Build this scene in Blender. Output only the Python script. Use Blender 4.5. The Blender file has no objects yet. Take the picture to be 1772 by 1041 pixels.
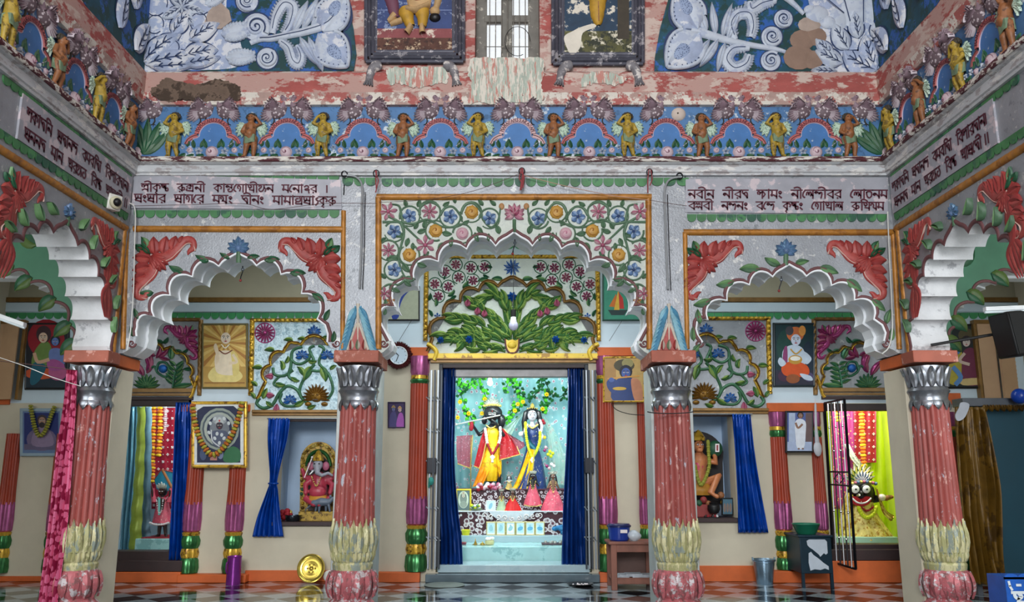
import bpy, math, random
from math import pi, sin, cos, tan, atan, atan2, sqrt, hypot, radians, floor as ifloor
from mathutils import Vector, Matrix
rnd = random.Random(11)
SC = bpy.context.scene
COL = SC.collection
# ---------------------------------------------------------------- camera, world, lights, exposure
F, CX, CY, EYE = 1450.0, 886.0, 520.5, 1.4          # focal length and centre in pixels of the 1772x1041 frame
TH = atan(294.5 / F)
cam = bpy.data.cameras.new('camera'); camo = bpy.data.objects.new('camera', cam); COL.objects.link(camo)
cam.sensor_width = 36.0; cam.lens = 36.0 * F / 1772.0; cam.clip_start = .05; cam.clip_end = 100
camo.location = (0, 0, EYE); camo.rotation_euler = (pi / 2 + TH, 0, 0)
SC.camera = camo
wd = bpy.data.worlds.new('world'); SC.world = wd; wd.use_nodes = True
bg = wd.node_tree.nodes['Background']; bg.inputs[0].default_value = (.93, .97, 1, 1); bg.inputs[1].default_value = 0.95
SC.view_settings.view_transform = 'Standard'; SC.view_settings.look = 'None'
SC.view_settings.exposure = 0.28; SC.view_settings.gamma = 1.0; SC.view_settings.use_curve_mapping = False
def area(name, loc, rot, sx, sy, e, col=(1, 1, 1)):
    l = bpy.data.lights.new(name, 'AREA'); l.shape = 'RECTANGLE'; l.size = sx; l.size_y = sy; l.energy = e; l.color = col
    o = bpy.data.objects.new(name, l); COL.objects.link(o); o.location = loc; o.rotation_euler = rot; return o
def point(name, loc, e, r=.05, col=(1, 1, 1)):
    l = bpy.data.lights.new(name, 'POINT'); l.energy = e; l.shadow_soft_size = r; l.color = col
    o = bpy.data.objects.new(name, l); COL.objects.link(o); o.location = loc; return o
area('daylight_from_entrance', (-1.3, -8.5, 6.2), (radians(80), 0, radians(-5)), 4.4, 3.4, 1250, (.95, .98, 1))
area('upper_wall_fill', (0, 3.6, 8.8), (radians(40), 0, 0), 5.0, 1.6, 60, (.93, .97, 1))  # unseen fill lamp added inside the hall to brighten the upper far wall
area('ambulatory_fill_left', (-1.6, 10.1, 4.75), (radians(-22), 0, 0), 4.4, .5, 46, (.86, .96, 1))  # added unseen lamp, standing for a tube lamp high in the left bay
area('ambulatory_fill_right', (2.9, 10.1, 4.75), (radians(-22), 0, 0), 2.6, .5, 26, (.86, .96, 1))  # added unseen fill under the ceiling slab, brightens the right bay
area('ambulatory_fill_middle', (.1, 10.2, 4.7), (radians(-12), 0, 0), 2.4, .4, 20, (.9, .97, 1))  # added unseen fill that whitens the soffit of the middle arch
area('aisle_fill_left', (-6.0, 5.2, 3.0), (radians(90), 0, 0), 1.6, 2.2, 46, (.9, .97, 1)); area('aisle_fill_right', (6.0, 5.2, 3.0), (radians(90), 0, 0), 1.6, 2.2, 60, (.9, .97, 1))  # unseen fills added inside the aisles to lift their dark walls
# ---------------------------------------------------------------- helpers
ct, st = cos(TH), sin(TH)
def P(Y):
    def f(px, py):
        x = (px - CX) / F; y = (CY - py) / F; t = Y / (ct - y * st)
        return (x * t, EYE + (st + y * ct) * t)
    return f
def PS(X):                                          # pixel -> (depth, height) on a side wall x = X
    def f(px, py):
        x = (px - CX) / F; y = (CY - py) / F; t = X / x
        return ((ct - y * st) * t, EYE + (st + y * ct) * t)
    return f
def BK(Y): return lambda u, v, n=0.: Vector((u, Y - n, v))
def LW(X): return lambda u, v, n=0.: Vector((X + n, u, v))
def RW(X): return lambda u, v, n=0.: Vector((X - n, -u, v))
def lin(c):
    c /= 255.0
    return c / 12.92 if c <= .04045 else ((c + .055) / 1.055) ** 2.4
def rgb(c): return (lin(c[0]), lin(c[1]), lin(c[2]), 1)
MATS = {}
def mat(name, col, rough=.6, metal=0., var=.12, sc=5., chip=None, amt=.3, csc=7., bump=0., bsc=30., em=0., alpha=1., stretch=None, spec=.5):
    if name in MATS: return MATS[name]
    m = bpy.data.materials.new(name); MATS[name] = m; m.use_nodes = True
    nt = m.node_tree; N = nt.nodes; L = nt.links; b = N['Principled BSDF']
    b.inputs['Roughness'].default_value = rough; b.inputs['Metallic'].default_value = metal
    b.inputs['Specular IOR Level'].default_value = spec; b.inputs['Alpha'].default_value = alpha
    tc = N.new('ShaderNodeTexCoord'); src = tc.outputs['Object']
    if stretch:
        mp = N.new('ShaderNodeMapping'); mp.inputs['Scale'].default_value = stretch; L.new(src, mp.inputs[0]); src = mp.outputs[0]
    def noise(s, d=5, r=.6):
        n = N.new('ShaderNodeTexNoise'); n.inputs['Scale'].default_value = s; n.inputs['Detail'].default_value = d
        n.inputs['Roughness'].default_value = r; L.new(src, n.inputs['Vector']); return n.outputs['Fac']
    def ramp(f, a, c, ca, cb):
        r = N.new('ShaderNodeValToRGB'); r.color_ramp.elements[0].position = a; r.color_ramp.elements[1].position = c
        r.color_ramp.elements[0].color = ca; r.color_ramp.elements[1].color = cb; L.new(f, r.inputs[0]); return r.outputs[0]
    c = rgb(col); out = None
    if var > 0:
        lo = tuple(x * (1 - var * 1.3) for x in c[:3]) + (1,); hi = tuple(min(1, x * (1 + var)) for x in c[:3]) + (1,)
        out = ramp(noise(sc), .3, .7, lo, hi)
    if chip:
        k = chip if isinstance(chip[0], (tuple, list)) else (chip,)
        for i, cc in enumerate(k):
            f = ramp(noise(csc * (1 + .7 * i), 9, .68), .62 - amt * .4, .66 - amt * .4, (0, 0, 0, 1), (1, 1, 1, 1))
            mx = N.new('ShaderNodeMixRGB'); L.new(f, mx.inputs[0]); mx.inputs[1].default_value = c
            if out: L.new(out, mx.inputs[1])
            mx.inputs[2].default_value = rgb(cc); out = mx.outputs[0]
    if out: L.new(out, b.inputs['Base Color'])
    else: b.inputs['Base Color'].default_value = c
    if em:
        b.inputs['Emission Color'].default_value = c; b.inputs['Emission Strength'].default_value = em
    if bump:
        bp = N.new('ShaderNodeBump'); bp.inputs['Strength'].default_value = bump; bp.inputs['Distance'].default_value = .02
        L.new(noise(bsc), bp.inputs['Height']); L.new(bp.outputs[0], b.inputs['Normal'])
    return m
def cells(name, base, spot, sc, th=.35, rough=.6, alpha=1., feature='F1', sub=None, bump=0.):   # spotted cloth / netted plumage
    if name in MATS: return MATS[name]
    m = mat(name, base, rough, var=0, alpha=alpha); nt = m.node_tree; N = nt.nodes; L = nt.links; b = N['Principled BSDF']
    tc = N.new('ShaderNodeTexCoord'); v = N.new('ShaderNodeTexVoronoi'); v.inputs['Scale'].default_value = sc
    v.feature = feature; L.new(tc.outputs['Object'], v.inputs['Vector'])
    r = N.new('ShaderNodeValToRGB'); e = r.color_ramp.elements
    e[0].position = th; e[1].position = th + .04; e[0].color = rgb(spot); e[1].color = rgb(base)
    if sub: x = e.new(th * .45); x.color = rgb(sub); e[0].position = th * .4; y = e.new(th); y.color = rgb(spot)
    L.new(v.outputs['Distance'], r.inputs[0]); L.new(r.outputs[0], b.inputs['Base Color'])
    return m
class MB:
    def __init__(s): s.v = []; s.f = []; s.mi = []; s.mats = []
    def slot(s, m):
        if m not in s.mats: s.mats.append(m)
        return s.mats.index(m)
    def add(s, vs, fs, m):
        k = s.slot(m); o = len(s.v); s.v += [tuple(p) for p in vs]
        for f in fs: s.f.append([i + o for i in f]); s.mi.append(k)
    def grid(s, rows, m, cu=False, cv=False):        # rows of points; cu closes each row, cv closes the stack
        n = len(rows[0]); fs = []
        for i in range(len(rows) if cv else len(rows) - 1):
            for j in range(n if cu else n - 1):
                a = i * n + j; b = i * n + (j + 1) % n; c = ((i + 1) % len(rows)) * n
                fs.append((a, b, c + (j + 1) % n, c + j))
        s.add([p for r in rows for p in r], fs, m)
    def ngon(s, pts, m): s.add(pts, [list(range(len(pts)))], m)
    def box(s, x0, x1, y0, y1, z0, z1, m):
        v = [(x, y, z) for z in (z0, z1) for y in (y0, y1) for x in (x0, x1)]
        s.add(v, [(0, 2, 3, 1), (4, 5, 7, 6), (0, 1, 5, 4), (2, 6, 7, 3), (0, 4, 6, 2), (1, 3, 7, 5)], m)
    def obox(s, c, ax, ay, az, m):                   # oriented box from centre and three half-axes
        c, ax, ay, az = map(Vector, (c, ax, ay, az))
        v = [c + ax * i + ay * j + az * k for k in (-1, 1) for j in (-1, 1) for i in (-1, 1)]
        s.add(v, [(0, 2, 3, 1), (4, 5, 7, 6), (0, 1, 5, 4), (2, 6, 7, 3), (0, 4, 6, 2), (1, 3, 7, 5)], m)
    def tube(s, pts, r, m, seg=8, cap=True, closed=False):
        pts = [Vector(p) for p in pts]; n = len(pts); rows = []
        up = None
        for i, p in enumerate(pts):
            t = (pts[(i + 1) % n] - pts[i - 1]) if closed else (pts[min(i + 1, n - 1)] - pts[max(i - 1, 0)])
            t = t.normalized() if t.length > 1e-9 else Vector((0, 0, 1))
            if up is None: up = t.cross(Vector((.31, .77, .55))).normalized()
            a = up - t * up.dot(t); a = a.normalized() if a.length > 1e-6 else t.orthogonal().normalized(); up = a; b = t.cross(a)
            rr = r[i] if isinstance(r, (list, tuple)) else r
            rows.append([p + (a * cos(2 * pi * j / seg) + b * sin(2 * pi * j / seg)) * rr for j in range(seg)])
        s.grid(rows, m, cu=True, cv=closed)
        if cap and not closed: s.ngon(rows[0][::-1], m); s.ngon(rows[-1], m)
    def limb(s, pts, r, m, seg=10):                  # tapered tube with rounded ends
        p0, r0 = Vector(pts[0]), r[0]; p1, r1 = Vector(pts[-1]), r[-1]
        d0 = (Vector(pts[0]) - Vector(pts[1])).normalized(); d1 = (Vector(pts[-1]) - Vector(pts[-2])).normalized()
        a = [p0 + d0 * r0 * .95, p0 + d0 * r0 * .6]; b = [p1 + d1 * r1 * .6, p1 + d1 * r1 * .95]
        s.tube(a + list(pts) + b, [r0 * .3, r0 * .8] + list(r) + [r1 * .8, r1 * .3], m, seg)
    def ball(s, c, r, m, seg=12, rings=8, lo=-.5, hi=.5):
        rx, ry, rz = r if isinstance(r, (tuple, list)) else (r, r, r); c = Vector(c); rows = []
        for i in range(rings + 1):
            a = pi * (lo + (hi - lo) * i / rings)
            rows.append([c + Vector((rx * cos(a) * cos(2 * pi * j / seg), ry * cos(a) * sin(2 * pi * j / seg), rz * sin(a))) for j in range(seg)])
        s.grid(rows, m, cu=True)
    def lathe(s, c, prof, m, seg=24, fl=0, amp=0., ph=0.):
        c = Vector(c); rows = []
        for q in prof:
            r, z = q[0], q[1]; am = q[2] if len(q) > 2 else amp
            rows.append([c + Vector((r * (1 + am * (abs(cos(fl * a / 2 + ph)) - .5)) * cos(a), r * (1 + am * (abs(cos(fl * a / 2 + ph)) - .5)) * sin(a), z)) for a in [2 * pi * j / seg for j in range(seg)]])
        s.grid(rows, m, cu=True)
    def build(s, name, parent=None, bevel=0., smooth=35, sub=0):
        me = bpy.data.meshes.new(name); me.from_pydata(s.v, [], s.f); me.update()
        for m in s.mats: me.materials.append(m)
        me.polygons.foreach_set('material_index', s.mi)
        if smooth:
            me.polygons.foreach_set('use_smooth', [True] * len(me.polygons)); me.set_sharp_from_angle(angle=radians(smooth))
        o = bpy.data.objects.new(name, me); COL.objects.link(o)
        if parent is not None:
            o.parent = parent; o.matrix_parent_inverse = wmat(parent).inverted()
        if bevel:
            b = o.modifiers.new('bevel', 'BEVEL'); b.width = bevel; b.segments = 2; b.limit_method = 'ANGLE'
        return o
def wmat(o):
    m = Matrix.LocRotScale(o.location, o.rotation_euler, o.scale)
    return m if o.parent is None else wmat(o.parent) @ o.matrix_parent_inverse @ m
def tag(o, label, cat, group=None, kind=None):
    o['label'] = label; o['category'] = cat
    if group: o['group'] = group
    if kind: o['kind'] = kind
    return o
def thing(name, label, cat, loc=(0, 0, 0), group=None, kind=None):
    o = bpy.data.objects.new(name, None); COL.objects.link(o); o.location = loc; o.empty_display_size = .05
    return tag(o, label, cat, group, kind)
def struct(name, label, cat='wall'):
    return thing(name, label, cat, kind='structure')
def kids(o): return [c for c in COL.objects if c.parent == o]
def dup(root, loc, label, group=None, rz=None, mirror=False):
    r = root.copy(); COL.objects.link(r); r.location = loc; r['label'] = label
    if group: r['group'] = group
    if rz is not None: r.rotation_euler = (0, 0, rz)
    if mirror: r.scale = (-1, 1, 1)
    for ch in KIDS[root.name]:
        c = ch.copy(); COL.objects.link(c); c.parent = r; c.matrix_parent_inverse = ch.matrix_parent_inverse.copy()
        for g in KIDS.get(ch.name, []):
            d = g.copy(); COL.objects.link(d); d.parent = c; d.matrix_parent_inverse = g.matrix_parent_inverse.copy()
    return r
KIDS = {}
def remember(root):
    KIDS[root.name] = kids(root)
    for c in KIDS[root.name]: KIDS[c.name] = kids(c)
def cr(p, n=6, closed=False):                        # Catmull-Rom through 2-D or 3-D points
    q = []; m = len(p); g = (lambda i: p[i % m]) if closed else (lambda i: p[max(0, min(m - 1, i))])
    for i in range(m if closed else m - 1):
        a, b, c, d = g(i - 1), g(i), g(i + 1), g(i + 2)
        for k in range(n):
            t = k / n
            q.append(tuple(.5 * (2 * b[j] + (c[j] - a[j]) * t + (2 * a[j] - 5 * b[j] + 4 * c[j] - d[j]) * t * t + (3 * b[j] - a[j] - 3 * c[j] + d[j]) * t ** 3) for j in range(len(b))))
    if not closed: q.append(tuple(p[-1]))
    return q
class D:                                             # draws reliefs on a surface; s = -1 when the second coordinate runs down
    def __init__(d, fr, conv=None, k=1., s=1): d.fr = fr; d.cv = conv or (lambda x, y: (x, y)); d.k = k; d.s = s
    def pt(d, x, y, n=0.):
        u, v = d.cv(x, y); return d.fr(u, v, n)
    def stroke(d, mb, path, w, h, m, n0=0., N=3):
        n = len(path); ws = [(w(i / (n - 1)) if callable(w) else (w[i] if isinstance(w, list) else w)) for i in range(n)]; wm = max(ws) or 1; rows = []
        for i in range(n):
            a, b = path[max(i - 1, 0)], path[min(i + 1, n - 1)]; tx, ty = b[0] - a[0], b[1] - a[1]; l = hypot(tx, ty) or 1
            nx, ny = -ty / l, tx / l; r = []
            for j in range(2 * N + 1):
                q = pi * j / (2 * N); o = cos(q) * ws[i]
                r.append(d.pt(path[i][0] + nx * o, path[i][1] + ny * o, n0 + h * sin(q) * min(1, .25 + ws[i] / wm)))
            rows.append(r)
        mb.grid(rows, m)
    def line(d, mb, path, w, m, n=.004):             # flat painted stroke
        c = len(path); rows = []
        for i in range(c):
            a, b = path[max(i - 1, 0)], path[min(i + 1, c - 1)]; tx, ty = b[0] - a[0], b[1] - a[1]; l = hypot(tx, ty) or 1
            nx, ny = -ty / l * w, tx / l * w; e = (-.6 if i == 0 else .6 if i == c - 1 else 0) * w
            x, y = path[i][0] + tx / l * e, path[i][1] + ty / l * e
            rows.append([d.pt(x + nx, y + ny, n), d.pt(x - nx, y - ny, n)])
        mb.grid(rows, m)
    def leafpath(d, x, y, ang, L, bend=0., n=7):
        p = [(x, y)]; a = radians(ang)
        for i in range(n):
            p.append((p[-1][0] + cos(a) * L / n, p[-1][1] + d.s * sin(a) * L / n)); a += radians(bend) / n
        return p
    def leaf(d, mb, x, y, ang, L, wd, h, m, bend=0., n0=0., m2=None, full=.8):
        p = d.leafpath(x, y, ang, L, bend); rows = []; n = len(p)
        for i in range(n):
            t = i / (n - 1); w = wd / 2 * (max(0, sin(pi * t ** full)) ** .8 + .04)
            a, b = p[max(i - 1, 0)], p[min(i + 1, n - 1)]; tx, ty = b[0] - a[0], b[1] - a[1]; l = hypot(tx, ty) or 1
            nx, ny = -ty / l, tx / l
            rows.append([d.pt(p[i][0] + nx * w * o, p[i][1] + ny * w * o, n0 + h * q) for o, q in ((-1, 0), (-.8, .65), (-.35, 1), (0, .5), (.35, 1), (.8, .65), (1, 0))])
        if m2:
            mb.grid([r[:4] for r in rows], m); mb.grid([r[3:] for r in rows], m2)
        else: mb.grid(rows, m)
    def dome(d, mb, x, y, rx, ry, h, m, seg=14, rings=4, n0=0., rot=0.):
        rows = []; c, s_ = cos(radians(rot)), sin(radians(rot)) * d.s
        for i in range(rings + 1):
            a = pi / 2 * i / rings
            rows.append([d.pt(x + (rx * cos(a) * cos(q) * c - ry * cos(a) * sin(q) * s_), y + (rx * cos(a) * cos(q) * s_ + ry * cos(a) * sin(q) * c), n0 + h * sin(a)) for q in [2 * pi * j / seg for j in range(seg)]])
        mb.grid(rows, m, cu=True)
    def flower(d, mb, x, y, r, n, h, m, mc, rot=0., wd=.95, r0=.12, mid=.22, n0=0., m2=None):
        for i in range(n):
            a = rot + 360 * i / n; q = radians(a)
            d.leaf(mb, x + cos(q) * r * r0, y + d.s * sin(q) * r * r0, a, r * (1 - r0), wd * 2 * pi * r * .55 / n, h, m, n0=n0 + .002 * (i % 2), full=1.35, m2=m2)
        d.dome(mb, x, y, r * mid, r * mid, h * .9, mc, 10, 3, n0 + .004)
    def rose(d, mb, x, y, r, h, m, md):
        d.dome(mb, x, y, r, r, h, m, 16, 4)
        for q in range(3):
            rr = r * (.82 - .26 * q); p = [(x + rr * cos(a) * (1 - .10 * a), y + rr * sin(a) * (1 - .10 * a)) for a in [q * 2 + .5 * j for j in range(11)]]
            for pnt in (p,): d.stroke(mb, pnt, lambda t: r * (.1 * sin(pi * min(.97, max(.03, t))) + .01), h * .4, md, n0=h * (.42 + .2 * q))
    def flat(d, mb, pts, m, n=0., th=0.):
        top = [d.pt(x, y, n) for x, y in pts]; mb.ngon(top, m)
        if th:
            bot = [d.pt(x, y, n - th) for x, y in pts]; mb.grid([bot, top], m, cu=True)
    def rect(d, mb, x0, y0, x1, y1, m, n=0., th=0.): d.flat(mb, [(x0, y0), (x1, y0), (x1, y1), (x0, y1)], m, n, th)
    def ell(d, x, y, rx, ry, n=18, rot=0., a0=0., a1=360.):
        c, s_ = cos(radians(rot)), sin(radians(rot)); out = []
        for i in range(n):
            a = radians(a0 + (a1 - a0) * i / (n if a1 - a0 == 360 else n - 1)); u, v = rx * cos(a), d.s * ry * sin(a)
            out.append((x + u * c - v * s_, y + u * s_ + v * c))
        return out
    def rope(d, mb, p0, p1, w, h, m, pitch=None, amp=.22, N=4):
        L = hypot(p1[0] - p0[0], p1[1] - p0[1]); pitch = pitch or w * 1.6; n = max(4, int(L / pitch * 4)); tx, ty = (p1[0] - p0[0]) / L, (p1[1] - p0[1]) / L; rows = []
        for i in range(n + 1):
            t = i / n; r = []
            for j in range(2 * N + 1):
                q = pi * j / (2 * N); g = 1 + amp * sin(2 * pi * (t * L / pitch) + q * 2); o = cos(q) * w * (.85 + .15 * g)
                r.append(d.pt(p0[0] + tx * L * t - ty * o, p0[1] + ty * L * t + tx * o, h * sin(q) * g))
            rows.append(r)
        mb.grid(rows, m)
def PX(Y, n=0.):                                     # relief drawer in pixels on the plane y = Y
    fr = BK(Y - n); return D(fr, P(Y), Y / F, -1)
def spiral(x, y, r, turns, a0, dirn=1, n=26, r1=.08):
    return [(x + r * (1 - (1 - r1) * i / n) * cos(a0 + dirn * 2 * pi * turns * i / n), y + r * (1 - (1 - r1) * i / n) * sin(a0 + dirn * 2 * pi * turns * i / n)) for i in range(n + 1)]
# ---------------------------------------------------------------- materials
WHT = (236, 234, 226)
silver = mat('silver_paint', (156, 159, 164), .4, .3, .13, 3.5, chip=((132, 136, 140), (196, 196, 194)), amt=.08, csc=5, bump=.25, bsc=45)
silver2 = mat('pearl_paint', (198, 204, 194), .5, .1, .08, 6, chip=(190, 196, 190), amt=.3, csc=9, bump=.3, bsc=60)
silverblue = mat('pale_blue_silver', (196, 218, 226), .38, .3, .12, 14, chip=(150, 178, 190), amt=.25, csc=16, bump=.5, bsc=40)
white = mat('white_paint', (242, 245, 248), .55, 0, .05, 6)
whitestone = mat('worn_white_stone', (212, 212, 214), .6, 0, .1, 5, chip=(168, 168, 172), amt=.12, csc=4, bump=.2)
chippy = mat('flaking_maroon_paint', (84, 32, 40), .6, 0, .1, 8, chip=(228, 222, 212), amt=.3, csc=9, stretch=(.45, 1, 2.6))
whitechip = mat('flaking_white_paint', (196, 198, 200), .55, .05, .1, 5, chip=((224, 222, 218), (166, 160, 160)), amt=.22, csc=6, stretch=(.5, .5, 1.6))
pink = mat('worn_pink_plaster', (168, 86, 80), .8, 0, .2, 3, chip=((206, 184, 172), (188, 150, 140)), amt=.32, csc=2.4, bump=.3, stretch=(.7, .7, 1.5))
pinkpale = mat('pale_flaked_plaster', (188, 158, 148), .8, 0, .14, 4, chip=((176, 100, 94), (226, 218, 206)), amt=.3, csc=4, bump=.3)
aqua = mat('streaked_aqua_plaster', (176, 186, 172), .8, 0, .16, 9, chip=((196, 134, 122), (222, 214, 200)), amt=.28, csc=6, stretch=(3.2, 3.2, .5))
brownpl = mat('bare_brown_plaster', (118, 98, 84), .9, 0, .3, 5, chip=(72, 58, 48), amt=.3, csc=5, bump=.5)
maroon = mat('maroon_outline', (112, 70, 72), .6, 0, .15, 9)
maroondk = mat('maroon_lettering', (84, 26, 44), .6, 0, .1)
green = mat('scallop_green', (70, 128, 78), .5, 0, .3, 4, chip=(44, 92, 70), amt=.25, csc=3)
leafg = mat('leaf_green', (80, 114, 84), .5, 0, .25, 9)
leafg2 = mat('leaf_green_light', (104, 144, 94), .5, 0, .2, 9)
leafd = mat('leaf_green_dark', (40, 92, 62), .5, 0, .25, 9)
vine = mat('vine_green', (92, 122, 96), .5, 0, .18, 8)
gold = mat('ochre_gold', (180, 120, 46), .45, .1, .2, 9, chip=(150, 96, 36), amt=.22, csc=5)
goldbr = mat('bright_gold', (214, 170, 58), .3, .45, .2, 9, chip=(120, 84, 24), amt=.22, csc=14)
golddk = mat('dull_gold', (138, 102, 52), .4, .3, .2, 8)
red = mat('coral_red', (172, 76, 70), .5, 0, .2, 10, chip=(164, 60, 56), amt=.25, csc=9)
redd = mat('deep_coral', (150, 56, 54), .55, 0, .15, 9)
magenta = mat('magenta_foil', (172, 66, 124), .28, .4, .2, 9)
pinkf = mat('flower_pink', (204, 164, 172), .5, 0, .15, 20)
pinkd = mat('flower_rose', (176, 92, 120), .5, 0, .2, 20)
bluef = mat('flower_blue', (92, 120, 158), .45, .05, .25, 20)
bluev = mat('flower_bright_blue', (40, 108, 190), .35, .2, .22, 20)
blued = mat('flower_dark_blue', (44, 62, 108), .5, 0, .2, 20)
yelf = mat('flower_ochre', (196, 148, 66), .5, 0, .15, 20)
slate = mat('iris_slate_blue', (92, 128, 158), .4, .15, .25, 16)
friezeblue = mat('frieze_blue', (80, 124, 172), .6, 0, .16, 3, chip=((206, 216, 222), (60, 100, 140)), amt=.12, csc=4)
panelblue = mat('arched_blue_field', (70, 122, 182), .6, 0, .12, 4, chip=(206, 216, 222), amt=.05, csc=7)
ribbon = mat('ribbon_red', (192, 104, 102), .6, 0, .15, 8)
beige = mat('beige_wall', (206, 196, 174), .75, 0, .06, 2)
paleblue = mat('pale_blue_wall', (206, 222, 232), .7, 0, .05, 2)
orange = mat('orange_paint', (206, 96, 38), .55, 0, .12, 4)
orangedk = mat('orange_red_flute', (158, 56, 32), .45, 0, .12, 4)
brown = mat('brown_impost', (170, 92, 72), .6, 0, .12, 6, chip=(206, 150, 136), amt=.14, csc=8)
pinkfoil = mat('pink_lotus_foil', (176, 94, 142), .24, .6, .2, 12)
greenfoil = mat('green_lotus_foil', (60, 122, 70), .24, .6, .25, 12)
darkwood = mat('dark_wood', (52, 32, 32), .5, 0, .2, 6)
colred = mat('column_red', (166, 82, 76), .5, 0, .16, 6, chip=((214, 160, 150), (190, 190, 200)), amt=.05, csc=9, stretch=(1, 1, .45))
colgrey = mat('column_grey_foil', (150, 153, 160), .3, .8, .2, 10)
cololive = mat('column_olive', (186, 182, 128), .45, .1, .2, 9, chip=((150, 160, 150), (214, 206, 160)), amt=.3, csc=9, stretch=(1.3, 1.3, .5))
colbase = mat('column_lotus_pink', (192, 104, 110), .45, .1, .2, 8, chip=((206, 196, 198), (146, 96, 96)), amt=.22, csc=12)
tealdk = mat('cove_dark_teal', (18, 78, 96), .6, 0, .3, 3, chip=((40, 92, 168), (16, 60, 60)), amt=.3, csc=3)
scroll = mat('scroll_white', (196, 204, 216), .6, 0, .08, 9, chip=(176, 186, 206), amt=.25, csc=8)
scrollb = mat('scroll_lilac', (166, 178, 204), .6, 0, .12, 8, chip=(214, 216, 222), amt=.3, csc=7)
inkblue = mat('ink_blue', (40, 58, 96), .7, 0, .1)
black = mat('black_paint', (16, 16, 18), .45, 0, 0)
steel = mat('stainless_steel', (136, 142, 148), .36, .8, .05)
marble = mat('white_marble', (160, 182, 190), .15, 0, .07, 2.5, chip=(170, 190, 196), amt=.22, csc=2)
navy = mat('navy_satin', (14, 54, 122), .3, .15, .18, 6)
navyb = mat('blue_satin', (4, 66, 158), .2, .3, .2, 6)
greenwall = mat('green_gable_wall', (72, 128, 100), .55, 0, .12, 2.5)
# black and white checkered floor laid on the diagonal
fl = mat('checkered_floor', (120, 120, 120), .09, 0, 0, spec=.6); nt = fl.node_tree
tc = nt.nodes.new('ShaderNodeTexCoord'); mp = nt.nodes.new('ShaderNodeMapping'); mp.inputs['Rotation'].default_value = (0, 0, radians(45))
ck = nt.nodes.new('ShaderNodeTexChecker'); ck.inputs['Scale'].default_value = 1 / .34
ck.inputs['Color1'].default_value = rgb((22, 22, 26)); ck.inputs['Color2'].default_value = rgb((142, 154, 160))
nt.links.new(tc.outputs['Object'], mp.inputs[0]); nt.links.new(mp.outputs[0], ck.inputs[0]); nt.links.new(ck.outputs[0], nt.nodes['Principled BSDF'].inputs['Base Color'])
# ---------------------------------------------------------------- dimensions
YA, TA, YW = 9.0, .54, 11.4                          # arcade front, its thickness, rear wall
XL, XR, TS = -4.27, 4.25, .40                        # hall side walls and their thickness
p9, pw = P(YA), P(YW)
ZC = 4.86                                            # top of the text cornice
def z9(y): return p9(886, y)[1]
def zw(y): return pw(886, y)[1]
A9 = PX(YA); AW = PX(YW)
# ---------------------------------------------------------------- floor, ceilings
f = MB(); f.ngon([(-9, -3.5, 0), (9, -3.5, 0), (9, 15, 0), (-9, 15, 0)], fl); o = f.build('floor', smooth=0)
tag(o, 'glossy black and white floor tiles laid diagonally', 'floor', kind='structure')
f = MB(); f.box(-7.2, 7.2, YA + .02, 14.6, 5.0, 5.1, beige); f.box(-7.2, XL - TS, -3, YA + .02, 5.0, 5.1, beige); f.box(XR + TS, 7.2, -3, YA + .02, 5.0, 5.1, beige)
tag(f.build('ceiling', smooth=0), 'beige ceiling slab over the passage behind the arches', 'ceiling', kind='structure')
f = MB(); f.box(-7.2, 7.2, -3, YA + .6, 9.6, 9.7, mat('ceiling_dark', (62, 58, 54), .8, 0, .1)); tag(f.build('ceiling', smooth=0), 'high ceiling over the hall above the frame', 'ceiling', kind='structure')
# ---------------------------------------------------------------- arches
def lobes(cusps, sag=.36, n=10, tip=None, cen=None, s=1):
    out = []; m = len(cusps) - 1
    for i in range(m):
        a, b = cusps[i], cusps[i + 1]; dx, dy = b[0] - a[0], b[1] - a[1]; L = hypot(dx, dy); nx, ny = -dy / L, dx / L
        mx, my = (a[0] + b[0]) / 2 - cen[0], (a[1] + b[1]) / 2 - cen[1]
        if nx * mx + ny * my < 0: nx, ny = -nx, -ny
        sg = sag * L * (.72 if tip and i == m // 2 else 1)
        for k in range(n):
            t = k / n; w = sin(pi * t) ** .66 * sg
            if tip and i == m // 2: w += tip * max(0, 1 - abs(2 * t - 1) * 2.2) ** 1.5
            out.append((a[0] + dx * t + nx * w, a[1] + dy * t + ny * w))
    out.append(cusps[-1]); return out
def off(path, c, d):                                 # push a path away from its centre
    return [(x + (x - c[0]) / (hypot(x - c[0], y - c[1]) or 1) * d, y + (y - c[1]) / (hypot(x - c[0], y - c[1]) or 1) * d) for x, y in path]
def arch_wall(parent, fr, path, x0, x1, zt, cen, T, mface, msof, spring, name='spandrel_panel', mback=None, step=.03):
    """wall piece x0..x1 above an arched opening, with its soffit of two steps"""
    m = MB(); front = [(x0, zt), (x1, zt), (x1, spring)] + path[::-1] + [(x0, spring)]
    m.ngon([fr(u, v, 0) for u, v in front], mface)
    m.ngon([fr(u, v, -T) for u, v in front], mback or mface)
    m.grid([[fr(x0, zt, 0), fr(x1, zt, 0)], [fr(x0, zt, -T), fr(x1, zt, -T)]], mface)
    for x in (x0, x1): m.grid([[fr(x, zt, 0), fr(x, spring, 0)], [fr(x, zt, -T), fr(x, spring, -T)]], mface)
    o = m.build(name, parent, smooth=0)
    m = MB(); st_ = [(0, 0), (.10 * T, 0), (.10 * T, step), (.55 * T, step), (.55 * T, .0), (T, 0)]
    rows = [[fr(u, v, -dn) for u, v in off(path, cen, do)] for dn, do in st_]
    for i in range(len(rows) - 1): m.grid(rows[i:i + 2], msof)
    m.build('arch_soffit', parent, smooth=32)
    return o
def conv(pts, Y=YA): return [P(Y)(*p) for p in pts]
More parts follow.
